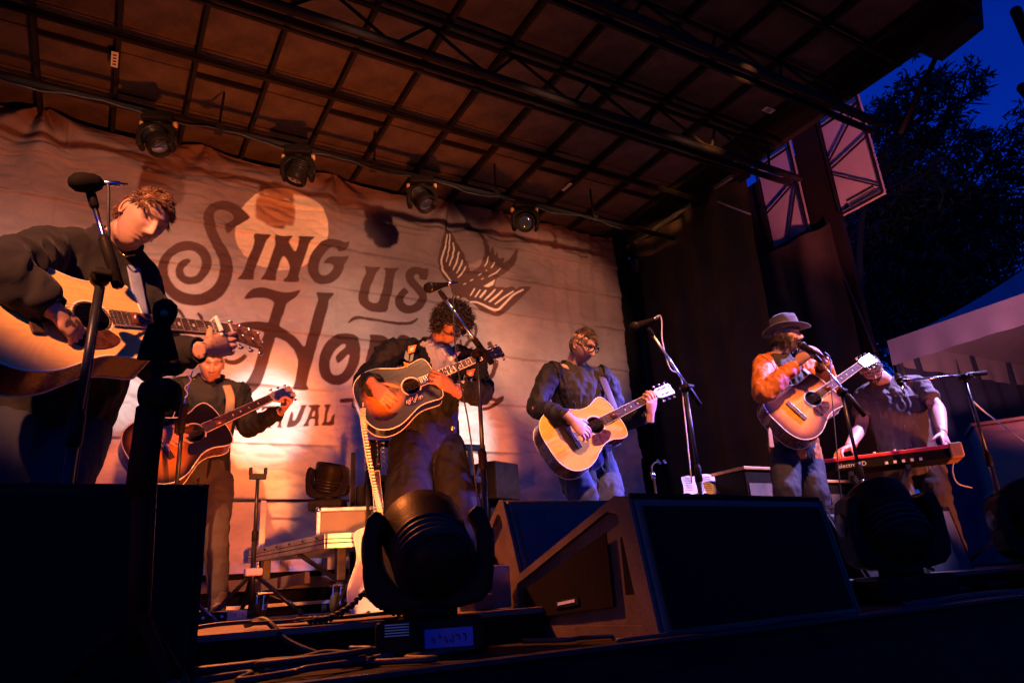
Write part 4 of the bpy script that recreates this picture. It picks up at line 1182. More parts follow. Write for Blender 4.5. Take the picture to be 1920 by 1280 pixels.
obj('yoke', MB().box(foot + np.array([0, 0, topz]), (.09, .03, .03)).box(foot + np.array([-.04, 0, topz + .03]), (.016, .03, .04)).box(foot + np.array([.04, 0, topz + .03]), (.016, .03, .04)), 'rubber', gs, bevel=0.004)
obj('hub', MB().box(foot + np.array([0, -.01, .24]), (.09, .05, .04)), 'tape_white', gs, bevel=0.008)
tripod(gs, foot, .24, .27, rot=-0.5)

# small black speaker and the chair behind the second guitarist
q = P(955, 935, 4.4)
sp = thing('small_speaker', 'small black box speaker standing right of the curly-haired guitarist', 'speaker', (q[0], 4.55, 0))
zt_ = float(P(955, 866, 4.4)[2]); za_ = float(P(955, 936, 4.4)[2])
obj('cabinet', MB().prism([(-.13, 0), (.13, 0), (.16, .05), (.16, .24), (-.16, .24), (-.16, .05)], (q[0], 4.40, za_), (.93, .36, 0), (-.36, .93, 0), (0, 0, 1), zt_ - za_), 'black_plastic', sp, bevel=0.01)
obj('plinth', MB().box((q[0] + .02, 4.58, za_ / 2), (.30, .28, za_ - .004)), 'black_matte', sp)
fr = thing('equipment_frame', 'dark blue-lit equipment frame behind the curly-haired guitarist', 'rack', P(780, 940, 4.1))
za0, za1 = 0.0, float(P(910, 840, 4.1)[2])
xa, xb = P(690, 900, 4.1)[0], P(912, 900, 4.1)[0]
for x in (xa, xb - 0.03, xb - 0.11):
    obj('upright', MB().box((x, 4.1, za1 / 2), (.03, .03, za1)), 'black_metal', fr, bevel=0.003)
    obj('upright', MB().box((x, 4.4, za1 / 2), (.03, .03, za1)), 'black_metal', fr, bevel=0.003)
for z in (za1, za1 * .78, za1 * .45):
    obj('crossbar', MB().box(((xa + xb) / 2, 4.1, z), (xb - xa, .028, .04)), 'black_metal', fr, bevel=0.003)
obj('side_plate', MB().box((xa + .12, 4.25, za1 * .42), (.22, .25, za1 * .7)), 'black_plastic', fr, bevel=0.01)
for k in range(4):
    obj('lattice', MB().bar((xb - .11, 4.08, za1 * (.2 + .18 * k)), (xb - .03, 4.08, za1 * (.38 + .18 * k)), .016), 'black_metal', fr)
rbx = thing('red_case', 'red case with a white label beside the black trousers', 'case', P(888, 960, 4.3))
q0 = P(888, 935, 4.25)
mat('red_paint', (0.55, 0.03, 0.03), 0.45, var=0.15)
obj('shell', MB().box((q0[0], 4.35, 0.30), (.10, .2, .58)), 'red_paint', rbx, bevel=0.01)
obj('label', MB().box((q0[0], 4.246, .52), (.05, .004, .12)), 'tape_white', rbx)

# power boxes, pedals and cables
def small_box(name, label, cat, q, s, m, rz=0.0, knobs=0):
    t = thing(name, label, cat, q)
    R = np.array([[cos(rz), -sin(rz), 0], [sin(rz), cos(rz), 0], [0, 0, 1]])
    q = np.asarray(q, float)
    obj('body', MB().box(q + np.array([0, 0, s[2] / 2]), s, R), m, t, bevel=0.006)
    for k in range(knobs):
        obj('knob', MB().lathe(q + R @ np.array([-s[0] * .38 + s[0] * .76 * k / max(knobs - 1, 1), -s[1] / 2 - .001, s[2] * .6]), R @ np.array([0, -1, 0]), [(0, .007), (.012, .006)], 10), 'tape_white', t)
    obj('face_plate', MB().box(q + R @ np.array([0, 0, s[2] + .0015]), (s[0] * .8, s[1] * .7, .003), R), 'black_metal', t)
    return t
small_box('power_box', 'squat metal stage power box with outlets between the wedges', 'power box', (1.22, 2.30, 0.0), (.12, .10, .14), 'frame_alu', 0.3)
small_box('power_strip', 'tan connector block lying at the foot of the blue-lit wedge', 'connector', (1.13, 2.22, 0.0), (.12, .06, .05), 'case_ply', 0.5)
q = P(425, 1140, 4.05)
small_box('effects_pedal', 'white-edged effects pedal under the boot of the seated-back guitarist', 'pedal', (q[0], 4.02, 0.0), (.16, .12, .055), 'frame_alu', 0.2, 4)
tag(bpy.data.objects['effects_pedal'], 'white-edged effects pedal beside the lace-up boot at the rear left')
q = P(365, 1145, 3.9)
small_box('pedal_row', 'row of small pedals peeking out right of the lower left cabinet', 'pedal', (q[0] + .02, 3.85, 0.0), (.22, .10, .05), 'frame_black', 0.1, 3)

def cable(label, pts, r=0.007, m='cable_black', n=6, cat='cable'):
    return tag(obj('cable', MB().tube(spline(pts, n), r, 7), m, smooth=True), label, cat)
rg = np.random.default_rng(5)
def floor_run(x0, y0, x1, y1, z, amp, k=9):
    t = np.linspace(0, 1, k)
    p = np.stack([x0 + (x1 - x0) * t, y0 + (y1 - y0) * t, np.full(k, z)], 1)
    p[1:-1, :2] += rg.normal(0, amp, (k - 2, 2))
    p[:, 2] += np.abs(rg.normal(0, .004, k))
    return p
cable('black cable running along the front edge of the deck at left', floor_run(0.0, 2.08, 1.0, 2.0, -0.085, .03))
cable('thick black cable snaking between left cabinet and front light', floor_run(0.20, 1.98, 0.80, 2.06, -0.08, .03), 0.011)
cable('dark cable dropping off the deck edge left of the front light', [(0.42, 2.3, .01), (0.45, 2.18, .02), (0.5, 2.10, -.04), (0.62, 2.02, -.09), (0.75, 1.98, -.09)], 0.009)
cable('loose cable loop on the apron right of the front light', floor_run(1.12, 1.92, 1.75, 1.60, -0.09, .04), 0.007)
cable('cable trailing along the apron below the biggest wedge', floor_run(1.2, 1.58, 3.2, 1.56, -0.09, .02), 0.006)
cable('cable bundle along the apron edge at lower right', floor_run(2.5, 1.62, 4.6, 1.60, -0.085, .02), 0.012)
cable('thin cable above the bundle on the apron at lower right', floor_run(3.0, 1.75, 4.6, 1.66, -0.09, .03), 0.006)
cable('orange-lit cable in front of the printed wedge', floor_run(3.3, 2.2, 4.2, 2.12, -0.08, .03), 0.012)
for k_, lab_ in enumerate(('black cable coil loop on the apron right of the left cabinet', 'second loose black cable crossing that coil on the apron', 'thin cable lying along the deck edge behind the coil')):
    if k_ == 0:
        th_ = np.linspace(0, 4.2 * pi, 40)
        cable(lab_, [(0.50 + (.13 + .012 * sin(q * 1.7)) * cos(q), 1.86 + .07 * sin(q), -.092 + .010 * q / 4) for q in th_], 0.008, n=3)
    elif k_ == 1:
        cable(lab_, floor_run(0.22, 1.75, 0.95, 1.88, -0.09, .05, 12), 0.008)
    else:
        cable(lab_, floor_run(0.25, 2.20, 0.85, 2.16, 0.012, .025, 10), 0.006)
# twisted cord bouncing over the deck edge
tw = []
base_ = spline([(0.56, 2.16, .012), (0.62, 2.16, .012), (0.68, 2.15, .04), (.73, 2.15, .075), (.78, 2.15, .03), (.84, 2.15, .012), (.95, 2.14, .012)], 14)
for sgn in (0, pi):
    pp = [b + np.array([0, .007 * cos(k * .9 + sgn), .007 * sin(k * .9 + sgn)]) for k, b in enumerate(base_)]
    tw.append(pp)
tag(obj('twisted_cord', MB().tube(tw[0], .005, 6).tube(tw[1], .005, 6), 'cable_black', smooth=True), 'twisted black cord arching over the deck edge left of the front light', 'cord')
mg = [(rg.uniform(.25, .85), rg.uniform(2.14, 2.25)) for k in range(3)]
rugv = thing('stage_cloth', 'crumpled tan cloth lying on the deck edge', 'cloth', (0.72, 2.3, 0))
obj('sheet', sheetq(np.array([.52, 2.15, .012]), np.array([.95, 2.14, .02]), np.array([.98, 2.4, .012]), np.array([.50, 2.42, .014])), 'case_ply', rugv, smooth=True)
# ================================================================== microphones and stands
def microphone(label, tip, tail, cab=None, r=0.026, foam=False):
    tip, tail = np.asarray(tip, float), np.asarray(tail, float)
    ax = nrm(tail - tip); L = np.linalg.norm(tail - tip)
    t = thing('microphone', label, 'microphone', tail)
    hl = r * 2.2
    if foam:
        obj('windscreen', MB().lathe(tip, ax, [(0, .004), (.004, r * .6), (.02, r * 1.12), (.045, r * 1.22), (.07, r * 1.1), (.085, r * .8)], 20), 'black_matte', t, smooth=True)
    else:
        obj('grille_ball', MB().lathe(tip, ax, [(0, .003), (.003, r * .5), (.012, r * .86), (.028, r), (.045, r * .95), (.052, r * .85)], 20), 'grille', t, smooth=True)
        obj('band', MB().lathe(tip, ax, [(.026, r * 1.02), (.032, r * 1.04), (.038, r * 1.0)], 20), 'black_metal', t, smooth=True)
    obj('handle', MB().lathe(tip, ax, [(.05, r * .85), (.075, r * .72), (L - .02, r * .45), (L, r * .42)], 16), 'black_plastic', t, smooth=True)
    obj('connector', MB().lathe(tail, ax, [(0, r * .36), (.045, r * .36), (.05, r * .2), (.07, r * .15)], 12), 'chrome', t, smooth=True)
    return t
def cyl_path(a, b, r): return MB().tube([a, b], r, 10)
def mic_stand(label, foot, top, boom_a, boom_b, tri=True, hub=0.22, spread=0.30, rot=0.4, clutch=None, rr=0.0105, boom_m='chrome', counter=0.16):
    foot, top = np.asarray(foot, float), np.asarray(top, float)
    t = thing('microphone_stand', label, 'mic stand', foot)
    low = foot + (top - foot) * 0.55
    obj('lower_tube', MB().tube([foot + (top - foot) * .03, low], rr * 1.35, 12), 'black_metal', t, smooth=True)
    obj('upper_tube', MB().tube([low, top], rr, 12), 'black_metal', t, smooth=True)
    d = nrm(top - foot)
    obj('clutch', MB().lathe(low - d * .05, d, [(0, rr * 1.5), (.01, rr * 1.9), (.08, rr * 1.9), (.1, rr * 1.2)], 14), 'black_plastic', t, smooth=True)
    if tri:
        tripod(t, foot, hub, spread, rot=rot, lr=0.010)
        obj('hub', MB().lathe(foot + np.array([0, 0, hub - .03]), (0, 0, 1), [(0, .02), (.02, .026), (.06, .026), (.08, .016)], 12), 'black_plastic', t, smooth=True)
    else:
        obj('base', MB().lathe(foot, (0, 0, 1), [(0, .14), (.012, .14), (.02, .12), (.03, .03), (.05, .02)], 28), 'black_metal', t, smooth=True)
    if boom_a is not None:
        a, b = np.asarray(boom_a, float), np.asarray(boom_b, float)
        bd = nrm(b - a)
        bm = obj('boom', MB().tube([a, b], 0.0075, 10), boom_m, t, smooth=True)
        obj('counterweight', MB().lathe(b - bd * counter, bd, [(0, .011), (.01, .016), (counter - .005, .016), (counter, .010)], 14), 'black_plastic', bm, smooth=True)
        obj('boom_clutch', MB().lathe(top - nrm(np.cross(bd, d)) * .03, nrm(np.cross(bd, d)), [(0, .02), (.015, .026), (.045, .026), (.06, .018)], 14), 'black_plastic', bm, smooth=True)
        obj('wing_knob', MB().box(top + nrm(np.cross(bd, d)) * .045, (.05, .014, .02)), 'black_plastic', bm, bevel=0.005)
        obj('clip', MB().lathe(a - bd * .012, bd, [(0, .011), (.02, .013), (.05, .013), (.06, .009)], 12), 'black_plastic', bm, smooth=True)
    return t
def floor_at(x, y, Y):
    q = P(x, y, Y); return np.array([q[0], q[1], 0.0])
# stand of the guitarist at left
YA = 2.12
ta = P(188, 520, YA); fa = np.array([ta[0] - .01, YA + .02, 0])
fa = np.array([P(140, 880, YA)[0] - .02, YA + .02, 0.0])
mic_stand('tall boom stand in front of the guitarist at left', fa, ta, P(170, 362, YA - .02), P(223, 540, YA), clutch=1, rot=2.2, spread=.2)
microphone('foam-headed microphone level with the hair of the guitarist at left', P(128, 341, YA - .05), P(178, 341, YA - .02) + np.array([.02, 0, 0]), r=0.024, foam=True)
cable('pale mic cable hanging down the boom at left', [P(196, 338, YA - .02), P(203, 350, YA - .02), P(203, 400, YA - .02), P(204, 450, YA), P(197, 520, YA + .03), P(180, 620, YA + .03), P(160, 760, YA + .03), P(140, 900, YA + .03)], 0.0045, 'cable_black')
# dark stand at front left carrying a clip and small recorder
YF = 1.62
ft, fb = P(304, 660, YF), P(262, 1165, YF)
fs = thing('dark_stand', 'thick out-of-light black stand with clip, nearest the camera at left', 'stand', (fb[0], YF, -0.10))
obj('upper_tube', MB().tube([P(303, 640, YF), P(278, 800, YF)], .012, 12), 'black_matte', fs, smooth=True)
obj('sleeve', MB().tube([P(283, 765, YF), P(262, 930, YF)], .028, 14), 'black_matte', fs, smooth=True)
obj('lower_tube', MB().tube([P(268, 880, YF), np.array([fb[0], YF, -0.02])], .019, 12), 'black_matte', fs, smooth=True)
obj('second_tube', MB().tube([P(300, 700, YF + .02), P(292, 860, YF + .02), P(276, 1150, YF + .02)], .006, 8), 'black_metal', fs, smooth=True)
obj('clip_body', MB().prism([(-.042, -.05), (.042, -.05), (.034, -.02), (.020, .03), (-.016, .03), (-.034, -.02)], P(303, 632, YF), _r, _u, -_fw, .03), 'black_matte', fs, bevel=0.006)
obj('clip_head', MB().lathe(P(305, 612, YF), P(313, 560, YF) - P(305, 612, YF), [(0, .014), (.015, .022), (.035, .026), (.05, .024), (.062, .012)], 16), 'black_matte', fs, smooth=True)
obj('amber_lens', MB().ball(P(308, 588, YF - .02), .009), 'organ_leg', fs, smooth=True)
obj('joint', MB().lathe(P(270, 740, YF), _r, [(0, .028), (.02, .036), (.05, .036), (.07, .024)], 16), 'black_matte', fs, smooth=True)
obj('joint_knob', MB().lathe(P(312, 692, YF), _r, [(0, .008), (.012, .014), (.025, .014), (.03, .010)], 14).tube([P(300, 695, YF), P(314, 692, YF)], .007, 8), 'black_matte', fs, smooth=True)
obj('side_arm', MB().tube([P(285, 735, YF), P(318, 728, YF)], .012, 8).tube([P(318, 728, YF), P(328, 770, YF)], .005, 6), 'black_matte', fs, smooth=True)
tripod(fs, (fb[0], YF, -0.10), .16, .16, rot=0.9, lr=.013, m='black_matte')
# instrument mic of the rear left guitarist
YI = 3.85
fi = floor_at(328, 940, YI)
mic_stand('straight stand with chunky clutch before the rear left guitarist', fi, P(345, 760, YI), None, None, rot=1.2)
ims = thing('instrument_microphone', 'thin microphone arm rising past the chin of the rear left guitarist', 'microphone', P(345, 760, YI))
obj('arm', MB().tube(spline([P(344, 765, YI), P(352, 730, YI), P(362, 690, YI), P(367, 672, YI)], 5), .0045, 8), 'chrome', ims, smooth=True)
obj('clutch', MB().lathe(P(337, 815, YI), P(345, 765, YI) - P(337, 815, YI), [(0, .016), (.02, .02), (.14, .02), (.16, .012)], 14), 'black_plastic', ims, smooth=True)
obj('mic_head', MB().tube([P(330, 788, YI - .05), P(331, 812, YI - .05)], [.006, .011], 10).tube([P(326, 789, YI - .05), P(340, 789, YI)], .004, 6), 'black_plastic', ims, smooth=True)
pp = [P(346 + 10 * sin(k * .9) * .4 + k * .9, 745 - k * 3.6, YI - .01) for k in range(20)]
cable('cable wound round the thin microphone arm', pp, 0.003, 'cable_white')
# stand of the curly-haired guitarist
YC = 2.95
tc_ = P(895, 662, YC); fc = floor_at(905, 965, YC); fc[1] = YC
fc = np.array([tc_[0] + .0, YC, 0.0])
mic_stand('boom stand whose post crosses the curly-haired guitarist', fc, tc_, P(826, 548, YC - .03), P(923, 682, YC), rot=0.9)
microphone('microphone beside the curly hair, tip left', P(796, 541, YC - .05), P(838, 533, YC - .03), r=0.027)
cable('thin mic cable falling from the boom across the open jacket', [P(843, 532, YC - .03), P(850, 545, YC - .03), P(850, 575, YC - .04), P(853, 640, YC - .05), P(862, 710, YC - .05), P(878, 790, YC - .04), P(888, 870, YC), P(898, 960, YC)], 0.004, 'cable_black')
# stand of the guitarist in glasses
YD = 3.0
td = P(1285, 727, YD); fd = np.array([td[0] + .0, YD, 0.0])
mic_stand('boom stand in front of the side curtain beside the pale headstock', fd, td, P(1217, 617, YD), P(1313, 760, YD), rot=0.2)
microphone('microphone over the neck of the guitarist in glasses', P(1184, 614, YD - .04), P(1226, 598, YD), r=0.027)
cable('orange-lit mic cable curling off the boom by the side curtain', [P(1231, 593, YD), P(1238, 592, YD), P(1241, 605, YD), P(1242, 640, YD), P(1256, 690, YD + .02), P(1276, 705, YD + .02), P(1282, 760, YD + .03), P(1297, 905, YD + .03)], 0.004, 'cable_white')
# stand of the singer in the hat
YE = 2.62
te = P(1578, 735, YE); fe = np.array([te[0], YE, 0.0])
mic_stand('boom stand in front of the singer in the hat', fe, te, P(1530, 668, YE + .05), P(1622, 780, YE - .06), rot=0.5)
cable('blue-lit mic cable dropping past the hat singer guitar', [P(1545, 660, YE), P(1556, 672, YE), P(1558, 720, YE), P(1565, 800, YE), P(1572, 880, YE), P(1578, 945, YE)], 0.0035, 'cable_black')
# keyboard player's stand
YK = 2.35
tk = P(1808, 708, YK); fk = np.array([tk[0] + .02, YK, 0.0])
mic_stand('boom stand with level boom in front of the keyboard player', fk, tk, P(1690, 713, YK + .12), P(1849, 699, YK - .02), rot=0.1, counter=.2)
microphone('microphone with violet head before the keyboard player shirt', P(1681, 700, YK + .12), P(1690, 724, YK + .12), r=0.022)
cable('pale cable slanting from the keyboard player stand to the right', [P(1819, 748, YK), P(1850, 775, YK), P(1890, 805, YK - .1), P(1940, 842, YK - .2)], 0.005, 'cable_white')
cable('pale cable looping below the keyboard end', [P(1794, 852, 2.7), P(1786, 880, 2.7), P(1795, 905, 2.7), P(1822, 914, 2.7)], 0.005, 'cable_white')
# little clip stand by the side curtain
q = P(1232, 925, 3.3)
ck = thing('clip_stand', 'small bent clip stand between the guitarist in glasses and the set list', 'stand', (q[0], 3.3, 0))
obj('tube', MB().tube([np.array([q[0], 3.3, 0]), P(1225, 890, 3.3)], .008, 8), 'black_metal', ck, smooth=True)
obj('sleeve', MB().tube([P(1226, 897, 3.3), P(1223, 885, 3.3)], .013, 10), 'chrome', ck, smooth=True)
obj('gooseneck', MB().tube(spline([P(1223, 885, 3.3), P(1222, 876, 3.3), P(1227, 868, 3.3), P(1236, 866, 3.3)], 5), .006, 8), 'black_metal', ck, smooth=True)
obj('clip', MB().bar(P(1232, 862, 3.3), P(1238, 869, 3.3), .012), 'chrome', ck)
obj('clip', MB().bar(P(1244, 862, 3.3), P(1248, 868, 3.3), .012), 'chrome', ck)

# ================================================================== stage keyboard
ka, kb = P(1532, 873, 3.14), P(1778, 836, 2.50)
KZ = float((ka[2] + kb[2]) / 2) + .012
kd = nrm(np.array([kb[0] - ka[0], kb[1] - ka[1], 0]))
kp = np.array([-kd[1], kd[0], 0])
if kp[1] < 0: kp = -kp
KL = np.linalg.norm(kb - ka)
kbd = thing('stage_keyboard', 'red stage keyboard with wooden end cheek in front of the keyboard player', 'keyboard', ka)
def KB(u0, u1, w0, w1, z0, z1):
    c = np.array([ka[0], ka[1], 0]) + kd * (u0 + u1) / 2 + kp * (w0 + w1) / 2 + np.array([0, 0, (z0 + z1) / 2])
    return MB().box(c, (abs(u1 - u0), abs(w1 - w0), z1 - z0), np.stack([kd, kp, [0, 0, 1]], 1))
obj('body', KB(0, KL, 0, .32, KZ - .075, KZ - .012), 'black_plastic', kbd, bevel=0.006)
obj('red_top', KB(0, KL, -.006, .19, KZ - .012, KZ + .012), 'nord_red', kbd, bevel=0.005)
obj('red_rim', KB(0, KL, -.010, 0.004, KZ - .012, KZ + .010), 'nord_red', kbd, bevel=0.003)
for u0, u1 in ((-.035, 0), (KL, KL + .075)):
    obj('end_cheek', KB(u0, u1, -.012, .33, KZ - .075, KZ + .018), 'nord_wood', kbd, bevel=0.008)
for k in range(44):
    u = .04 + k * (KL - .08) / 44
    obj('white_key', KB(u, u + (KL - .08) / 44 - .0015, .20, .315, KZ - .010, KZ + .006), 'key_white', kbd)
    if k % 7 not in (2, 6):
        obj('black_key', KB(u + .014, u + .024, .20, .27, KZ + .006, KZ + .016), 'black_plastic', kbd)
for k in range(16):
    u = .12 + k * (KL - .3) / 16
    obj('knob', MB().lathe(np.array([ka[0], ka[1], KZ + .012]) + kd * u + kp * (.05 + .05 * (k % 2)), (0, 0, 1), [(0, .009), (.016, .008)], 10), 'key_white' if k % 4 == 0 else 'black_plastic', kbd)
text_obj('model_text', 'electro 5D', 0.040, np.array([ka[0], ka[1], KZ - .058]) + kd * (KL * .16) - kp * .0035, kd, (0, 0, 1), 'print_white', kbd)
for k in range(5):
    obj('jack', KB(KL * .52 + k * .05, KL * .52 + k * .05 + .018, -.004, 0.004, KZ - .068, KZ - .05), 'print_white', kbd)
kst = thing('keyboard_stand', 'black folding stand under the red keyboard', 'keyboard stand', ka + kd * KL / 2 - np.array([0, 0, KZ]))
for w in (.05, .27):
    o = np.array([ka[0], ka[1], 0]) + kp * w
    obj('leg', MB().bar(o + kd * .2 + np.array([0, 0, .01]), o + kd * (KL - .25) + np.array([0, 0, KZ - .10]), .03), 'black_metal', kst)
    obj('leg', MB().bar(o + kd * (KL - .25) + np.array([0, 0, .01]), o + kd * .2 + np.array([0, 0, KZ - .10]), .03), 'black_metal', kst)
for u, z in ((.2, KZ - .10), (KL - .25, KZ - .10), (.2, .02), (KL - .25, .02)):
    obj('crossbar', MB().bar(np.array([ka[0], ka[1], z]) + kd * u, np.array([ka[0], ka[1], z]) + kd * u + kp * .34, .03), 'black_metal', kst)
# gear boxes on the floor behind the hat singer
for (x0, y0, x1, y1, Y, lab) in ((1395, 880, 1455, 935, 3.6, 'low dark amplifier case left of the hat singer legs'), (1545, 905, 1640, 950, 3.5, 'low tan-topped amplifier case right of the hat singer legs')):
    a, b = P(x0, y0, Y), P(x1, y1, Y)
    t = thing('amplifier_case', lab, 'case', ((a[0] + b[0]) / 2, Y, 0))
    obj('cabinet', MB().box(((a[0] + b[0]) / 2, Y + .15, a[2] / 2), (abs(b[0] - a[0]), .30, a[2])), 'black_plastic', t, bevel=0.01)
    obj('lid', MB().box(((a[0] + b[0]) / 2, Y + .15, a[2] + .012), (abs(b[0] - a[0]) + .03, .33, .022)), 'nord_wood', t, bevel=0.004)
    obj('front_strip', MB().box(((a[0] + b[0]) / 2, Y - .004, a[2] * .45), (abs(b[0] - a[0]) * .8, .012, .02)), 'nord_wood', t)
    obj('front_cloth', MB().box(((a[0] + b[0]) / 2, Y - .003, a[2] * .7), (abs(b[0] - a[0]) * .85, .008, a[2] * .35)), 'case_ply', t)
q = P(1560, 640, 3.0)
wedge_tub = thing('wedge_top_tub', 'tapered tub standing in for a grey wedge top at right', 'bin', PZ(1588, 1000, 0))
qq = P(1588, 947, 2.75)
obj('tub', MB().lathe((qq[0], 2.75, 0), (0, 0, 1), [(0, .07), (qq[2] - .01, .10), (qq[2] - .01, .115), (qq[2] + .005, .115), (qq[2] + .005, .095)], 20), 'tent_white', wedge_tub, smooth=False)  # tapered tub stands in for the grey top of a wedge

# ================================================================== guitars
mat('burst', (1, 1, 1), 0.34, var=0.10, scale=6, stretch=(1, 14, 1), attr='wood', coat=0.12, spec=0.22)
mat('mahogany', (0.13, 0.035, 0.018), 0.25, var=0.25, scale=8, stretch=(2, 10, 2), coat=0.6)
mat('rosewood', (0.055, 0.028, 0.018), 0.4, var=0.35, scale=9, stretch=(1, 10, 1))
mat('black_gloss', (0.012, 0.011, 0.011), 0.15, var=0.1, coat=0.8)
mat('binding', (0.80, 0.70, 0.52), 0.4, var=0.05)
mat('fretboard', (0.07, 0.04, 0.028), 0.45, var=0.3, scale=12, stretch=(1, 8, 1))
mat('steel', (0.80, 0.76, 0.70), 0.25, metal=1.0, var=0)
mat('bone', (0.82, 0.80, 0.74), 0.4, var=0.04)
mat('tortoise', (0.07, 0.022, 0.012), 0.2, var=0.6, scale=30, coat=0.7)
mat('pale_head', (0.70, 0.62, 0.46), 0.35, var=0.1, scale=10, coat=0.4)
mat('brown_head', (0.22, 0.09, 0.04), 0.3, var=0.25, scale=10, coat=0.5)
DREAD = [(-.335, .0), (-.334, .06), (-.325, .112), (-.298, .160), (-.25, .190), (-.195, .199), (-.14, .192), (-.08, .168), (-.025, .144), (.02, .136), (.07, .139), (.115, .145), (.145, .138), (.160, .105), (.165, .055), (.165, 0)]
SMALL = [(-.335, .0), (-.334, .06), (-.322, .115), (-.292, .162), (-.245, .188), (-.195, .194), (-.14, .182), (-.08, .150), (-.03, .124), (.01, .117), (.05, .122), (.10, .140), (.14, .138), (.160, .105), (.168, .055), (.168, 0)]
def guitar(label, S, N, normal, style, s=1.0, matrix=None, headstock='brown_head', outline=DREAD, pick='tortoise', depth=0.11, deco=None, capo=None, twelve=False, hang=False):
    S, N = np.asarray(S, float), np.asarray(N, float)
    ax = nrm(N - S); n = np.asarray(normal, float); n = nrm(n - ax * np.dot(n, ax)); yv = np.cross(n, ax)
    M = Matrix(((ax[0], yv[0], n[0], S[0]), (ax[1], yv[1], n[1], S[1]), (ax[2], yv[2], n[2], S[2]), (0, 0, 0, 1)))
    t = thing('guitar', label, 'guitar', matrix=M)
    L = np.linalg.norm(N - S) / 0.48 if False else 1.0
    half = np.array(outline) * s
    up = spline(half, 6)
    ring = np.vstack([up, np.stack([up[::-1, 0], -up[::-1, 1]], 1)[1:-1]])
    def G(name, mb, m, par=None, **k): return obj(name, mb, m, par or t, local=True, **k)
    # top: soundhole circle out to the outline
    hr = 0.050 * s
    ang = np.arctan2(ring[:, 1], ring[:, 0])
    order = np.argsort(ang); ring = ring[order]; ang = ang[order]
    m = len(ring); K = 14
    hole = np.stack([np.cos(ang), np.sin(ang)], 1) * hr
    V = []
    for k in range(K + 1):
        u = k / K
        V.append(np.concatenate([hole * (1 - u) + ring * u, np.zeros((m, 1))], 1))
    V = np.vstack(V)
    F = [(k * m + j, (k + 1) * m + j, (k + 1) * m + (j + 1) % m, k * m + (j + 1) % m) for k in range(K) for j in range(m)]
    me = mesh_from('top', V, F, True)
    d = np.sqrt(((V[:, None, :2] - ring[None]) ** 2).sum(2)).min(1) / s
    tt = np.clip(d / 0.13, 0, 1)
    grain = 1 + 0.05 * np.sin(V[:, 1] / s * 900) + 0.06 * vnoise(V * np.array([6, 120, 1]), 3)
    if style == 'natural':
        c = np.array([0.76, 0.38, 0.055])[None] * (0.95 + 0.05 * tt[:, None])
    elif style == 'pale':
        c = np.array([0.76, 0.43, 0.145])[None] * np.ones((len(V), 1))
    elif style == 'white':
        c = np.array([0.50, 0.47, 0.43])[None] * np.ones((len(V), 1))
    elif style == 'burst':
        a = np.clip((tt - 0.16) / 0.80, 0, 1)[:, None] ** 0.9
        c = np.array([0.10, 0.020, 0.010]) * (1 - a) + np.array([0.88, 0.33, 0.035]) * a
    elif style == 'darkburst':
        cx = np.sqrt(((V[:, 0] / s + .18) / .12) ** 2 + ((V[:, 1] / s) / .10) ** 2)
        a = np.clip(1.18 - cx, 0, 1)[:, None]
        a = a * np.clip((tt - .12) / .4, 0, 1)[:, None]
        c = np.array([0.014, 0.010, 0.009]) * (1 - a) + np.array([0.82, 0.28, 0.03]) * a
    elif style == 'blackburst':
        cx = np.sqrt(((V[:, 0] / s + .19) / .13) ** 2 + ((V[:, 1] / s) / .15) ** 2)
        a = np.clip(1.35 - cx, 0, 1)[:, None] * np.clip((tt - .08) / .3, 0, 1)[:, None]
        c = np.array([0.012, 0.009, 0.008]) * (1 - a) + np.array([0.75, 0.27, 0.03]) * a
    c = np.clip(c * grain[:, None], 0, 1)
    at = me.color_attributes.new('wood', 'FLOAT_COLOR', 'POINT')
    at.data.foreach_set('color', np.concatenate([c, np.ones((len(V), 1))], 1).ravel())
    obj('top', me, 'burst', t)
    sidem = {'natural': 'mahogany', 'pale': 'mahogany', 'white': 'mahogany', 'burst': 'mahogany', 'darkburst': 'black_gloss', 'blackburst': 'mahogany'}[style]
    dp = depth * s * (1 + 0.12 * (-ring[:, 0] / (.3 * s)))
    V2 = np.vstack([np.concatenate([ring, np.zeros((m, 1))], 1), np.concatenate([ring, -dp[:, None]], 1)])
    F2 = [(j, m + j, m + (j + 1) % m, (j + 1) % m) for j in range(m)]
    sd = G('sides', MB().add(V2, F2), sidem, smooth=True)
    G('back', MB().add(np.concatenate([ring, -dp[:, None]], 1), [tuple(range(m))]), sidem)
    loop = np.vstack([ring, ring[:1]])
    G('binding', MB().tube(np.concatenate([loop, np.full((len(loop), 1), -.001)], 1), .0032 * s, 6, caps=False, hint=(0, 0, 1)), 'binding', sd, smooth=True)
    G('back_binding', MB().tube(np.concatenate([loop, -np.append(dp, dp[0])[:, None]], 1), .0030 * s, 6, caps=False, hint=(0, 0, 1)), 'binding', sd, smooth=True)
    # rosette
    def annulus(r0, r1, z):
        th = np.linspace(0, 2 * pi, 48, endpoint=False)
        v = np.vstack([np.stack([np.cos(th) * r0, np.sin(th) * r0, th * 0 + z], 1), np.stack([np.cos(th) * r1, np.sin(th) * r1, th * 0 + z], 1)])
        return MB().add(v, [(k, 48 + k, 48 + (k + 1) % 48, (k + 1) % 48) for k in range(48)])
    G('rosette', annulus(.0505 * s, .055 * s, .0012), 'rosewood')
    G('rosette_ring', annulus(.056 * s, .062 * s, .0012), 'binding')
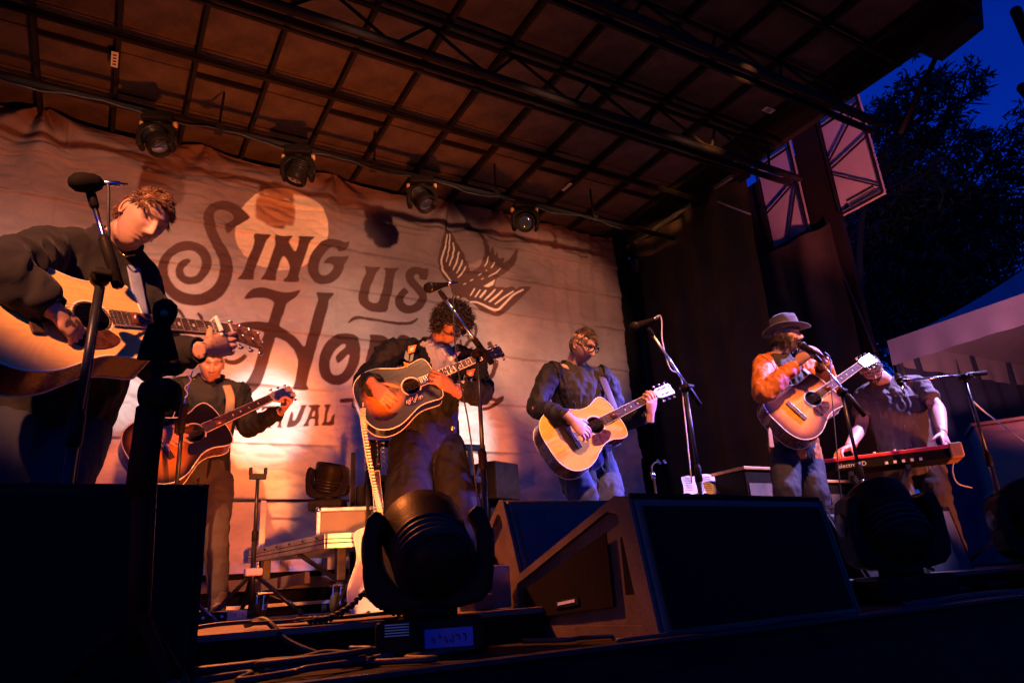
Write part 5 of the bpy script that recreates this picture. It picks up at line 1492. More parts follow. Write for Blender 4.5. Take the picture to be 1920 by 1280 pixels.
    # pickguard
    if pick:
        pg = spline([(.035, -.045), (.06, -.075), (.03, -.105), (-.03, -.118), (-.075, -.105), (-.085, -.085), (-.06, -.05), (-.03, -.048), (0, -.056), (.035, -.045)], 5)[:-1] * s
        G('pickguard', MB().prism(pg, (0, 0, .0008), (1, 0, 0), (0, 1, 0), (0, 0, 1), .0018), pick)
        if deco:
            for k in range(9):
                a0 = k * 0.7
                cxp, cyp = (-.065 + .011 * k) * s, (-.083 - .012 * sin(k * 1.9)) * s
                G('inlay', MB().tube(spline([(cxp + .009 * cos(a0 + j) * s, cyp + .009 * sin(a0 + j * 1.3) * s, .0032) for j in range(6)], 3), .0012, 4), 'binding')
    # bridge
    bx_ = -.165 * s
    br = G('bridge', MB().prism([(bx_ - .018 * s, -.078 * s), (bx_ + .012 * s, -.078 * s), (bx_ + .014 * s, 0), (bx_ + .012 * s, .078 * s), (bx_ - .018 * s, .078 * s), (bx_ - .022 * s, 0)], (0, 0, .001), (1, 0, 0), (0, 1, 0), (0, 0, 1), .009 * s), 'rosewood', bevel=0.002)
    G('saddle', MB().box((bx_ + .004 * s, 0, .012 * s), (.004 * s, .072 * s, .006 * s)), 'bone', br)
    for k in range(6):
        G('bridge_pin', MB().ball((bx_ - .008 * s, (-.027 + k * .0108) * s, .011 * s), .003 * s, 8, 5), 'bone', br)
    # neck
    nutx = .48 * s; hw0, hw1 = .0285 * s, .0225 * s
    x0 = .055 * s
    fb_ = MB().prism([(x0, -hw0), (nutx, -hw1), (nutx, hw1), (x0, hw0)], (0, 0, .002), (1, 0, 0), (0, 1, 0), (0, 0, 1), .006 * s)
    nk = G('fretboard', fb_, 'fretboard')
    for sg in (-1, 1):
        G('fret_binding', MB().bar((x0, sg * hw0, .006 * s), (nutx, sg * hw1, .006 * s), .0022, .005), 'binding', nk)
    G('neck', MB().tube([(.12 * s, 0, -.012 * s), (.165 * s, 0, -.010 * s), (.25 * s, 0, -.009 * s), (nutx, 0, -.008 * s)], [(.024 * s, .045 * s), (hw0 * .95, .020 * s), (hw0 * .92, .014 * s), (hw1, .012 * s)][0:4], 14, hint=(0, 1, 0)), 'mahogany' if style != 'darkburst' else 'brown_head', smooth=True)
    sl = .645 * s
    fm = MB()
    for k in range(1, 19):
        xf = nutx - sl * (1 - 2 ** (-k / 12))
        if xf < x0: break
        hw = hw1 + (hw0 - hw1) * (nutx - xf) / (nutx - x0)
        fm.box((xf, 0, .0085 * s), (.0022, hw * 2 * .98, .0018))
    G('fret_wires', fm, 'steel', nk)
    for k in (3, 5, 7, 9, 12):
        xf = nutx - sl * (1 - 2 ** (-(k - .5) / 12))
        G('fret_marker', MB().box((xf, 0, .0081 * s), (.007, .010, .0006)), 'bone', nk)
    G('nut', MB().box((nutx + .002, 0, .007 * s), (.005 * s, hw1 * 2.05, .010 * s)), 'bone', nk)
    # headstock, tilted back a little
    hl, h0, h1 = .170 * s, .026 * s, .036 * s
    if twelve: hl *= 1.35
    tilt = -0.25
    hx, hz = np.array([cos(tilt), 0, sin(tilt)]), np.array([-sin(tilt), 0, cos(tilt)])
    ho = np.array([nutx + .004, 0, .001])
    hs = G('headstock', MB().prism([(0, -h0 * .9), (.03 * s, -h1 * .95), (hl * .97, -h1 * 1.08), (hl, -h1 * .5), (hl * .985, 0), (hl, h1 * .5), (hl * .97, h1 * 1.08), (.03 * s, h1 * .95), (0, h0 * .9)], ho - hz * .012 * s, hx, (0, 1, 0), hz, .015 * s), headstock, bevel=0.002)
    npeg = 6 if twelve else 3
    posts = []
    for sg in (-1, 1):
        for k in range(npeg):
            u = (.045 + k * (.055 if not twelve else .036)) * s
            q = ho + hx * u + np.array([0, sg * h1 * .55, 0])
            posts.append((u, sg, q + hz * .012 * s))
            pg_ = G('tuning_peg', MB().tube([q + hz * .003 * s, q + hz * .016 * s], .0042 * s, 8), 'steel', hs, smooth=True)
            e = q + np.array([0, sg * h1 * 1.0, 0]) - hz * .014 * s
            G('tuner_button', MB().tube([e - np.array([0, sg * h1 * .5, 0]), e], .0025 * s, 6).ball(e, (.011 * s, .006 * s, .008 * s), 10, 6), 'steel', hs, smooth=True)
    # strings
    sm = MB()
    ordp = sorted([p for p in posts if p[1] > 0], key=lambda p: p[0]) , sorted([p for p in posts if p[1] < 0], key=lambda p: p[0])
    for k in range(6):
        yb = (-.0265 + k * .0106) * s; yn = (-.0185 + k * .0074) * s
        side = ordp[0] if k >= 3 else ordp[1]
        pk = side[(5 - k) if k >= 3 else k][2]
        sm.tube([(bx_ + .004 * s, yb, .0155 * s), (nutx + .002, yn, .0125 * s), pk], .0009, 4, hint=(0, 0, 1))
    G('strings', sm, 'steel')
    if capo:
        cx_ = nutx - capo * s
        G('capo', MB().box((cx_, .006, .020 * s), (.012 * s, .062 * s, .012 * s)).box((cx_, .036 * s, .004 * s), (.012 * s, .008, .045 * s)).box((cx_ - .004, -.036 * s, -.008 * s), (.010 * s, .012, .06 * s)).box((cx_ + .012, -.05 * s, -.03 * s), (.012 * s, .05 * s, .010)), 'bone', bevel=0.003)
    return t, ax, yv, n, S
def solve_nut(S, x, y, L, near=True):
    d = ray(x, y); d = d / np.linalg.norm(d)
    w = CAM - S
    b = np.dot(w, d); c = np.dot(w, w) - L * L
    D = b * b - c
    if D < 0:
        return CAM + d * (-b)
    tt = -b - sqrt(D) if near else -b + sqrt(D)
    return CAM + d * tt
# ================================================================== people
def skin_mat(name):
    m = mat(name, (1, 1, 1), 0.5, var=0.08, scale=25, bump=0.12, bscale=180, attr='skin')
    b = m.node_tree.nodes['Principled BSDF']
    b.inputs['Subsurface Weight'].default_value = 0.12
    b.inputs['Subsurface Radius'].default_value = (0.012, 0.004, 0.002)
    return m
skin_mat('skin')
mat('sweat_black', (0.020, 0.017, 0.016), 0.92, var=0.13, scale=14, bump=0.5, bscale=38, sheen=0.06, spec=0.15)
mat('jacket_black', (0.010, 0.009, 0.009), 0.75, var=0.13, scale=14, bump=0.5, bscale=38, sheen=0.03, spec=0.25)
mat('blazer_navy', (0.008, 0.008, 0.016), 0.7, var=0.13, scale=14, bump=0.5, bscale=38, sheen=0.03, spec=0.25)
mat('brown_jacket', (0.42, 0.125, 0.022), 0.6, var=0.13, scale=10, bump=0.5, bscale=38, spec=0.35)
mat('denim_dark', (0.022, 0.024, 0.045), 0.8, var=0.13, scale=10, bump=0.5, bscale=38, spec=0.2)
mat('denim_blue', (0.045, 0.06, 0.13), 0.8, var=0.13, scale=10, bump=0.5, bscale=38, spec=0.2)
mat('denim_grey', (0.065, 0.052, 0.045), 0.8, var=0.13, scale=10, bump=0.5, bscale=38, spec=0.2)
mat('trouser_black', (0.008, 0.007, 0.0065), 0.8, var=0.13, scale=7, bump=0.5, bscale=38, spec=0.2)
mat('khaki', (0.07, 0.052, 0.04), 0.8, var=0.13, scale=10, bump=0.5, bscale=38, spec=0.2)
mat('shirt_olive', (0.13, 0.105, 0.09), 0.75, var=0.13, scale=14, bump=0.5, bscale=38, spec=0.2)
mat('shirt_cream', (0.66, 0.52, 0.40), 0.8, var=0.1, scale=12, bump=0.5, bscale=38)
mat('shirt_dark', (0.020, 0.018, 0.018), 0.85, var=0.2, scale=12, bump=0.5, bscale=38)
mat('shirt_white', (0.22, 0.22, 0.25), 0.8, var=0.1, scale=12, bump=0.3, bscale=120)
mat('leather_boot', (0.10, 0.055, 0.035), 0.5, var=0.3, scale=15, bump=0.4)
mat('strap_tan', (0.40, 0.24, 0.13), 0.6, var=0.2)
mat('strap_dark', (0.05, 0.025, 0.018), 0.6, var=0.2)
mat('strap_blue', (0.22, 0.25, 0.34), 0.8, var=0.25, bump=0.3)
mat('felt', (0.045, 0.036, 0.038), 0.9, var=0.15, scale=20, bump=0.4, bscale=250, sheen=0.3)
mat('felt_band', (0.03, 0.025, 0.03), 0.6, var=0.1)
mat('hair_brown', (0.17, 0.075, 0.030), 0.45, var=0.4, scale=30)
mat('hair_black', (0.012, 0.010, 0.009), 0.5, var=0.3, scale=30)
mat('hair_grey', (0.13, 0.095, 0.075), 0.5, var=0.4, scale=30)
mat('hair_dark', (0.035, 0.020, 0.014), 0.5, var=0.3, scale=30)
mat('gold', (0.7, 0.42, 0.14), 0.3, metal=1.0, var=0.1)
mat('shade_blue', (0.02, 0.03, 0.14), 0.08, var=0, coat=1.0)
mat('clear_glass', (0.5, 0.5, 0.55), 0.05, var=0)
MAT['clear_glass'].node_tree.nodes['Principled BSDF'].inputs['Alpha'].default_value = 0.12
mat('teal_patch', (0.16, 0.24, 0.26), 0.8, var=0.1)
mat('orange_patch', (0.75, 0.27, 0.05), 0.8, var=0.1)
mat('bead_white', (0.75, 0.72, 0.68), 0.3, var=0.1)
mat('bead_violet', (0.25, 0.12, 0.40), 0.4, var=0.1)

def hand_mesh(W, K, d0, p, across, curls, s=1.0, spread=1.0, thumb=(0.6, 0.5, 0.25), thumb_curl=0.4):
    """W wrist, K middle knuckle, d0 finger start direction, p palm-side direction, across toward the thumb"""
    W, K = np.asarray(W, float), np.asarray(K, float)
    d0 = nrm(d0); across = nrm(np.asarray(across, float) - d0 * np.dot(across, d0)); p = np.asarray(p, float)
    p = nrm(p - d0 * np.dot(p, d0) - across * np.dot(p, across))
    b = MB()
    pd = nrm(K - W); L = np.linalg.norm(K - W)
    ac = nrm(across - pd * np.dot(across, pd))
    b.tube(spline([W - pd * .05 * s, W, W + pd * L * .35, W + pd * L * .75, K - pd * .002, K + d0 * .008 * s], 4),
           list(spline([(.026 * s, .021 * s), (.026 * s, .020 * s), (.036 * s, .018 * s), (.042 * s, .0165 * s), (.041 * s, .014 * s), (.034 * s, .009 * s)], 4)), 16, hint=ac)
    offs = (.030, .010, -.010, -.029); lens = (.074, .082, .076, .060); rad = (.0090, .0094, .0088, .0078)
    for k in range(4):
        base = K + across * offs[k] * s * spread - d0 * (.002 + .004 * (k == 3) + .002 * (k == 0)) * s
        c = curls[k]
        a = 0.0; q = base.copy(); pts = [base - pd * .025 * s, q.copy()]
        fan = (0.05, 0.015, -.015, -.06)[k] * spread
        for j, (fr_, ang) in enumerate(zip((.46, .31, .23), c)):
            a += ang
            dd = nrm(d0 * cos(a) + p * sin(a) + across * fan)
            q = q + dd * lens[k] * s * fr_
            pts.append(q.copy())
        pts.append(q + dd * .004 * s)
        r = rad[k] * s
        b.tube(spline(pts, 4), list(spline([[r * 1.05], [r * 1.08], [r * 1.0], [r * .93], [r * .80], [r * .35]], 4)[:, 0]), 12)
    tb = W + pd * L * .28 + across * .022 * s + p * .006 * s
    t0 = nrm(across * thumb[0] + pd * thumb[1] + p * thumb[2])
    t1 = nrm(t0 * cos(thumb_curl) + nrm(pd * .7 + p * .5) * sin(thumb_curl))
    t2 = nrm(t0 * cos(thumb_curl * 1.6) + nrm(pd * .6 + p * .6) * sin(thumb_curl * 1.6))
    pts = [tb - t0 * .02 * s, tb, tb + t0 * .042 * s, tb + t0 * .042 * s + t1 * .032 * s, tb + t0 * .042 * s + t1 * .032 * s + t2 * .026 * s]
    b.tube(spline(pts, 4), list(spline([[.016 * s], [.016 * s], [.0115 * s], [.0102 * s], [.0055 * s]], 4)[:, 0]), 12)
    return b

def head_mesh(H, f, u, s, tone, brow, beard=0.0, beardcol=(0.03, 0.018, 0.012), lips=(1.0, .62, .60), mouth_open=0.0):
    """shaped head: skull, jaw, nose, brow, eyelids, lips, ears"""
    f = nrm(f); u = nrm(np.asarray(u, float) - f * np.dot(u, f)); r = np.cross(f, u)
    nu, nv = 112, 84
    V = []; A = np.zeros((nu * (nv + 1), 3))
    i = 0
    for b_ in range(nv + 1):
        ph = pi * b_ / nv
        for a_ in range(nu):
            q = 2 * pi * a_ / nu
            th = q - 0.42 * sin(q)             # denser at the face
            A[i] = (sin(ph) * sin(th), sin(ph) * cos(th), cos(ph)); i += 1
    x, y, z = A[:, 0] * .0745, A[:, 1] * .098, A[:, 2] * .120
    fr = np.clip(A[:, 1], 0, 1)
    low = np.clip(-z / .120, 0, 1)
    x = x * (1 - .30 * low ** 1.6) * (1 + .05 * np.exp(-((z - .03) / .05) ** 2))
    bk = np.clip(-A[:, 1], 0, 1)
    y = y + bk * low * .055                       # nape
    y = np.where(y > 0, y * (0.90 + .03 * low), y * 1.03)
    z = z - 0.010 * low * fr
    face = fr ** 1.5
    def g(cx, cz, sx, sz): return np.exp(-((x - cx) / sx) ** 2 - ((z - cz) / sz) ** 2)
    y = y + face * (.012 * g(0, -.108, .030, .018))                                       # chin
    y = y + face * .009 * (g(.028, .028, .024, .010) + g(-.028, .030, .024, .010) + .6 * g(0, .03, .02, .012))      # brow
    y = y - face * .021 * (g(.031, .006, .017, .013) + g(-.031, .006, .017, .013))          # sockets
    y = y + face * .0085 * (g(.031, .004, .012, .008) + g(-.031, .004, .012, .008))         # lids
    y = y + face * .005 * (g(.045, -.025, .020, .020) + g(-.045, -.025, .020, .020))        # cheekbones
    nz_ = np.clip((.018 - z) / .055, 0, 1)
    nw = .0065 + .0075 * nz_
    y = y + face * np.where(z < .022, 1, 0) * .031 * nz_ ** .8 * np.exp(-(x / nw) ** 2) * (1 / (1 + np.exp(-(z + .046) / .0025)))
    y = y + face * .007 * (g(.012, -.040, .007, .007) + g(-.012, -.040, .007, .007))        # nostril wings
    y = y + face * (.005 * g(0, -.064, .022, .0045) + .006 * g(0, -.0765, .019, .0055) - .006 * g(0, -.0702, .024, .0028) - .003 * g(0, -.090, .02, .006))
    if mouth_open:
        y = y - face * .02 * g(0, -.072, .013, .006)
    c = np.ones((len(x), 3)) * np.array(tone)
    c *= (1 + .05 * vnoise(np.stack([x, y, z], 1) * 60, 4))[:, None]
    def paint(w, col):
        nonlocal c
        w = np.clip(w, 0, 1)[:, None]
        c = c * (1 - w) + np.array(col) * w
    tn = np.array(tone)
    paint(face * .55 * (g(0, -.064, .020, .004) + g(0, -.0765, .018, .005)), tn * np.array(lips))
    paint(face * .9 * g(0, -.0702, .024, .0024), tn * .2)
    for sg in (-1, 1):
        bz = .030 + .004 * np.cos((x - sg * .030) * 60)
        paint(face * .95 * np.exp(-((x - sg * .031) / .020) ** 4 - ((z - bz) / .0055) ** 2), brow)
        paint(face * .85 * np.exp(-((x - sg * .031) / .014) ** 4 - ((z + .003 - .003 * np.cos((x - sg * .031) * 110)) / .0032) ** 2), np.array(brow) * .5)   # lash line
        paint(face * .5 * g(sg * .010, -.048, .004, .003), tn * .2)
    paint(.25 * face * (g(.042, -.03, .02, .018) + g(-.042, -.03, .02, .018)), tn * np.array([1.1, .8, .75]))
    if beard:
        bw = np.clip((-.045 - z) / .02, 0, 1) * (fr ** .35) * np.clip(1 - 1.0 * g(0, -.071, .021, .009), 0, 1)
        bw = np.maximum(bw, (A[:, 1] > -.15) * np.clip((np.abs(x) - .050) / .012, 0, 1) * np.clip((-.005 - z) / .02, 0, 1))
        bw = np.maximum(bw, face * np.exp(-((z + .055) / .0055) ** 2 - (x / .027) ** 4))
        paint(beard * bw, beardcol)
    L = np.stack([x, y, z], 1) * s
    idx = np.arange(nu * (nv + 1)).reshape(nv + 1, nu)
    F = []
    for b_ in range(nv):
        for a_ in range(nu):
            a2 = (a_ + 1) % nu
            F.append((idx[b_, a_], idx[b_ + 1, a_], idx[b_ + 1, a2], idx[b_, a2]))
    # ears
    eb = MB()
    for sg in (-1, 1):
        o = np.array([sg * .074, -.006, -.004])
        pts = [(0, .010, -.026), (0, -.002, -.030), (0, -.012, -.018), (0, -.017, .006), (0, -.010, .028), (0, .004, .031), (0, .013, .020)]
        pts = [o + np.array([sg * (.004 + .011 * (-q[1] + .012) / .03), q[1], q[2]]) for q in pts]
        eb.tube(spline(pts, 4), list(spline([[.004], [.0065], [.005], [.0045], [.0050], [.005], [.003]], 4)[:, 0]), 8)
        eb.ball(o + np.array([sg * .004, 0, 0]), (.008, .016, .026), 10, 8)
    ev = eb.verts()
    for sg in (-1, 1):
        k_ = np.sign(ev[:, 0]) == sg
        o = np.array([sg * .074, -.006, -.004])
        ev[k_] = o + (ev[k_] - o) * np.array([.7, .85, .85])
    ev = ev * s
    n0 = len(L)
    F += [tuple(n0 + k for k in fc_) for fc_ in eb.f]
    L = np.vstack([L, ev])
    c = np.vstack([c, np.ones((len(ev), 3)) * tn * np.array([1.03, .9, .86])])
    Wd = np.asarray(H) + L[:, :1] * r + L[:, 1:2] * f + L[:, 2:] * u
    return Wd, F, c, (r, f, u)

def clumps(H, fr, s, region, n, length, curl, lift, flow, thick, seed, seg=4, wob=0.0, lock=0.0):
    """hair locks rooted on the scalp; region(x, y, z) in head metres, flow(x, y, z) -> direction"""
    rng = np.random.default_rng(seed)
    r, f, u = fr
    roots = []
    while len(roots) < n:
        D = rng.normal(0, 1, (n * 2, 3)); D /= np.linalg.norm(D, axis=1)[:, None]
        for d in D:
            x, y, z = d[0] * .0765, d[1] * .0985, d[2] * .121
            if y < 0: y *= 1.03
            if z < 0:
                lw = -z / .12
                x *= 1 - .30 * lw ** 1.6
                if y < 0: y += abs(d[1]) * lw * .055
            if region(x, y, z):
                roots.append((x, y, z))
                if len(roots) >= n: break
    R = np.array(roots)
    nn = R / np.array([.0745 ** 2, .098 ** 2, .12 ** 2]); nn /= np.linalg.norm(nn, axis=1)[:, None]
    fl = np.array([flow(*q) for q in roots], float) + rng.normal(0, (.35 if not lock else .10) + wob, (n, 3))
    lf = np.full(n, float(lift))
    if lock:
        q3 = R * 48 + seed
        fl += lock * np.stack([vnoise(q3, 71), vnoise(q3, 72), vnoise(q3, 73)], 1)
        lf *= 1 + .55 * vnoise(q3 * 1.4, 74)
    fl -= nn * (fl * nn).sum(1)[:, None]; fl /= np.linalg.norm(fl, axis=1)[:, None] + 1e-9
    side = np.cross(nn, fl)
    Lh = (length * rng.uniform(.65, 1.25, n))[:, None]; ph = rng.uniform(0, 2 * pi, n)[:, None]
    lf = lf[:, None]
    P_ = []
    for k in range(seg + 1):
        t = k / seg
        q = R - nn * .004 + fl * Lh * t * (1 - lf * .5) + nn * Lh * lf * (t - .55 * t * t * (1 - lf) * 1.2)
        if curl:
            q = q + (side * (np.cos(ph + t * curl) - np.cos(ph)) + nn * (np.sin(ph + t * curl) - np.sin(ph))) * Lh * .28
        P_.append(q)
    P_ = np.stack(P_, 1) * s                     # n, seg+1, 3
    th = thick * rng.uniform(.7, 1.3, n) * s
    T = np.gradient(P_, axis=1); T /= np.linalg.norm(T, axis=2)[..., None] + 1e-9
    A_ = np.cross(T, nn[:, None, :]); A_ /= np.linalg.norm(A_, axis=2)[..., None] + 1e-9
    B_ = np.cross(T, A_)
    rad = np.ones(seg + 1); rad[0] = .8; rad[-1] = .25
    rr = (th[:, None] * rad[None])[..., None]
    V = np.stack([P_ + rr * (A_ * cos(a) + B_ * sin(a)) for a in (0, 2 * pi / 3, 4 * pi / 3)], 2)   # n, seg+1, 3 sides, 3
    V = V.reshape(-1, 3)
    W = np.asarray(H) + V[:, :1] * r + V[:, 1:2] * f + V[:, 2:] * u
    m = (seg + 1) * 3
    base = np.array([(k * 3 + j, k * 3 + (j + 1) % 3, (k + 1) * 3 + (j + 1) % 3, (k + 1) * 3 + j) for k in range(seg) for j in range(3)])
    F = (np.arange(n)[:, None, None] * m + base[None]).reshape(-1, 4)
    return MB().add(W, F)

def split_mesh(co, faces, mask):
    """mask per face -> two (co, faces)"""
    out = []
    for keep in (mask, ~mask):
        fs_ = [faces[k] for k in np.nonzero(keep)[0]]
        used = np.unique(np.concatenate([np.array(q) for q in fs_])) if fs_ else np.array([], int)
        mp = {int(v): k for k, v in enumerate(used)}
        out.append((co[used] if len(used) else np.zeros((0, 3)), [tuple(mp[int(v)] for v in q) for q in fs_], used))
    return out

def cloth_noise(co, no, amp, scale, seed, stretch=(1, 1, 0.45)):
    p = co * scale * np.array(stretch)
    w = vnoise(p, seed) + .5 * vnoise(p * 2.1, seed + 1)
    rdg = 1 - 2 * np.abs(vnoise(p * 1.4 + 5, seed + 2))
    fine = 1 - 2 * np.abs(vnoise(co * scale * 2.6 * np.array((1, 1, .55)) + 11, seed + 6))
    return co + no * (amp * (0.6 * w + 0.6 * rdg + 0.35 * fine))[:, None]

def to_local(co, parent):
    M = np.array(root_inv(parent))
    return co @ M[:3, :3].T + M[:3, 3]

def put(name, co, faces, m, parent, smooth=True):
    me = mesh_from(name, to_local(co, parent), faces, smooth)
    return obj(name, me, m, parent)

def wrinkle_sleeve(pts, radii, amp=0.08, freq=26, seed=0, ks=(0.45, 0.95)):
    sp = spline(pts, 10)
    rr = spline([[r] for r in radii], 10)[:, 0]
    s = np.linspace(0, 1, len(sp))
    w = sum(np.exp(-((s - k) / .16) ** 2) for k in ks)
    rg_ = np.random.default_rng(seed)
    rr = rr * (1 + amp * w * np.sin(s * freq * 2 * pi / 3 + rg_.uniform(0, 6)) + amp * .4 * np.sin(s * freq * 5 + 1))
    return sp, list(rr)

def person(label, J, look):
    pel, nb = np.asarray(J['pelvis'], float), np.asarray(J['neck'], float)
    SR, SL = np.asarray(J['SR'], float), np.asarray(J['SL'], float)
    ground = np.array([pel[0], pel[1], 0.0])
    t = thing('person', label, 'person', ground, 'musicians on the stage')
    s = J.get('s', 1.0)
    lat = nrm(SL - SR)
    spine = nrm(nb - pel)
    front = nrm(np.cross(lat, spine)) * 1.0
    if np.dot(front, J['front']) < 0: front = -front
    hlat = nrm(J.get('hiplat', lat))
    tone = np.array(look['tone'])
    # ---- skin body
    b = MB()
    H = np.asarray(J['head'], float)
    hu = nrm(J['up']); hf = nrm(J['face'])
    b.tube(spline([nb - spine * .06, nb, (nb + H) / 2 - hf * .012, H - hu * .05 * s - hf * .015], 5), list(spline([[.075], [.064], [.058], [.056]], 5)[:, 0] * s), 16)
    tw = look.get('width', 1.0)
    b.tube(spline([pel, pel + (nb - pel) * .5, nb - spine * .10, nb], 5), [tuple(q) for q in spline([(.11, .07), (.10, .07), (.12, .07), (.05, .045)], 5)], 16, hint=lat)
    arms = {}
    for sd in 'RL':
        S_, E_, W_ = (np.asarray(J[k + sd], float) for k in 'SEW')
        b.tube(spline([nb + (S_ - nb) * .4, S_, S_ + (E_ - S_) * .5, E_, E_ + (W_ - E_) * .35, W_], 5), list(spline([[.05], [.052], [.046], [.040], [.042], [.027]], 5)[:, 0] * s * look.get('arm', 1.0)), 14)
    co, no, fc = remesh(b, 0.0075, 6)
    allv, allf, allc = [co], [tuple(q) for q in fc], [np.ones((len(co), 3)) * tone]
    n0 = len(co)
    for hd in J['hands']:
        hb = hand_mesh(**hd)
        hc_, hn_, hf_ = remesh(hb, 0.0036, 3)
        allv.append(hc_); allf += [tuple(n0 + k for k in q) for q in hf_]; n0 += len(hc_)
        cc_ = np.ones((len(hc_), 3)) * tone * np.array([1.04, .95, .92])
        if look.get('tattoo'):
            w = np.clip((fbm(hc_ * 55, 2, 7) - .25) * 3, 0, 1) * look['tattoo']
            wd = np.linalg.norm(hc_ - np.asarray(hd['W']), axis=1)
            w *= np.clip((.085 - wd) / .03, 0, 1)
            cc_ = cc_ * (1 - w[:, None]) + np.array([.02, .016, .016]) * w[:, None]
        allc.append(cc_)
    hv, hfc, hcol, frm = head_mesh(H, hf, hu, s * look.get('hs', .90), tone, look['brow'], look.get('beard', 0), look.get('beardcol', (.03, .018, .012)), mouth_open=look.get('open', 0))
    allv.append(hv); allf += [tuple(n0 + k for k in q) for q in hfc]; allc.append(hcol)
    co = np.vstack(allv); col = np.clip(np.vstack(allc), 0, 1)
    me = mesh_from('body', to_local(co, t), allf, True)
    at = me.color_attributes.new('skin', 'FLOAT_COLOR', 'POINT')
    nv_ = len(me.vertices)
    at.data.foreach_set('color', np.concatenate([col, np.ones((len(col), 1))], 1)[:nv_].ravel())
    obj('body', me, 'skin', t)
    # ---- upper garment
    g = MB()
    hem = pel - spine * look.get('hem', .12)
    wv = np.array(look.get('torso', [(.172, .122), (.166, .117), (.152, .108), (.175, .118), (.155, .090), (.076, .068)])) * s
    fwd = front * look.get('belly', 0.0)
    sec = [hem, pel + spine * .03, pel + (nb - pel) * .38 + fwd, pel + (nb - pel) * .72 + front * .01, nb - spine * .045, nb + spine * .035]
    g.tube(spline(sec, 8), [tuple(q) for q in spline(wv, 8)], 26, hint=lat)
    slv = np.array(look.get('sleeve', [.078, .070, .060, .055, .046])) * .86
    for k, sd in enumerate('RL'):
        S_, E_, W_ = (np.asarray(J[q + sd], float) for q in 'SEW')
        if look.get('short'):
            pts = [nb + (S_ - nb) * .55, S_, S_ + (E_ - S_) * .35, S_ + (E_ - S_) * .66]
            sp_, rr_ = wrinkle_sleeve(pts, [.07, .076, .070, .072], .04, 12, k)
        else:
            we = E_ + (W_ - E_) * look.get('cuff', .90)
            pts = [nb + (S_ - nb) * .5, S_, S_ + (E_ - S_) * .5, E_, E_ + (we - E_) * .5, we]
            sp_, rr_ = wrinkle_sleeve(pts, [slv[0] * .85, slv[0], slv[1], slv[2], slv[3], slv[4]], look.get('wr', .045), 24, k + int(H[0] * 10) % 7)
        g.tube(sp_, rr_, 18)
    co, no, fc = remesh(g, look.get('vox', 0.009), 5)
    co = cloth_noise(co, no, look.get('wamp', .015), look.get('wsc', 15), int(abs(H[0] * 31)) + 3)
    ctr = np.array([np.mean([co[i] for i in q], 0) for q in fc]) if False else None
    farr = np.array([q if len(q) == 4 else (*q, q[-1]) for q in fc])
    cen = co[farr].mean(1)
    rel = cen - pel
    hh = rel @ spine / np.linalg.norm(nb - pel)
    ax_ = pel + np.outer(np.clip(hh, -1, 1.2), nb - pel)
    ll = (cen - ax_) @ lat; ff = (cen - ax_) @ front
    if look.get('vneck'):
        h0, w0, h1v = look['vneck']       # bottom of the opening, width at the collar
        wv_ = w0 * np.clip((hh - h0) / (1 - h0), 0, 1.25) ** .8 + look.get('open_w', 0.0) * (hh > look.get('open_from', -9))
        mask = (np.abs(ll - look.get('vshift', 0)) < wv_) & (ff > 0) & (hh < 1.12)
        mask2 = (np.abs(ll - look.get('vshift', 0)) < wv_ + .045 * np.clip((hh - h0) * 2.5 + .25, 0, 1)) & (ff > -.02) & ~mask & (hh < 1.06) & (hh > h0 - .02)
        (sc, sf, su), (jc, jf, ju) = split_mesh(co, fc, mask)
        sn = no[su]
        put('shirt', sc - sn * .010, sf, look['shirt'], t)
        put('jacket', jc, jf, look['top'], t).modifiers.new('solid', 'SOLIDIFY').thickness = 0.006
        if mask2.any():
            (lc, lf, lu), _ = split_mesh(co, fc, mask2)
            o = put('lapel', lc + no[lu] * .007, lf, look.get('lapel', look['top']), t)
            md = o.modifiers.new('solid', 'SOLIDIFY'); md.thickness = 0.006
    else:
        put(look.get('topname', 'sweatshirt'), co, fc, look['top'], t)
    # collar band and cuffs
    cb = MB()
    th = np.linspace(0, 2 * pi, 25)
    cr_ = look.get('collar', (.074, .068, .020))
    ring = [nb + spine * (.035 + .012 * cos(a)) - front * .004 + lat * cr_[0] * s * sin(a) - front * cr_[1] * s * cos(a) for a in th]
    if look.get('vneck'):
        ring = [q for q, a in zip(ring, th) if cos(a) > -.55]
        ring = [nb + spine * (.035 + .020 * cos(a)) - front * .004 + lat * cr_[0] * 1.05 * s * sin(a) - front * cr_[1] * 1.05 * s * cos(a) for a in np.linspace(-2.0, 2.0, 21)]
    cb.tube(ring, [(cr_[2], .007)] * len(ring), 10, hint=spine)
    obj('collar', cb, look.get('collar_m', look['top']), t, smooth=True)
    if not look.get('short'):
        for sd in 'RL':
            E_, W_ = np.asarray(J['E' + sd], float), np.asarray(J['W' + sd], float)
            we = E_ + (W_ - E_) * look.get('cuff', .90); d = nrm(W_ - E_)
            obj('cuff', MB().tube(spline([we - d * .035, we - d * .01, we + d * .012], 3), list(spline([[slv[4] * 1.02], [slv[4] * .98], [slv[4] * .93]], 3)[:, 0]), 18, caps=False), look.get('cuff_m', look['top']), t, smooth=True).modifiers.new('solid', 'SOLIDIFY').thickness = .006
    # ---- trousers and shoes
    g = MB()
    lw = look.get('leg', [.098, .078, .066, .052])
    hipw = .095 * s
    g.tube([pel + spine * .06, pel - spine * .02, pel - np.array([0, 0, .10])], [(.165 * s, .115 * s), (.172 * s, .125 * s), (.16 * s, .115 * s)], 22, hint=hlat)
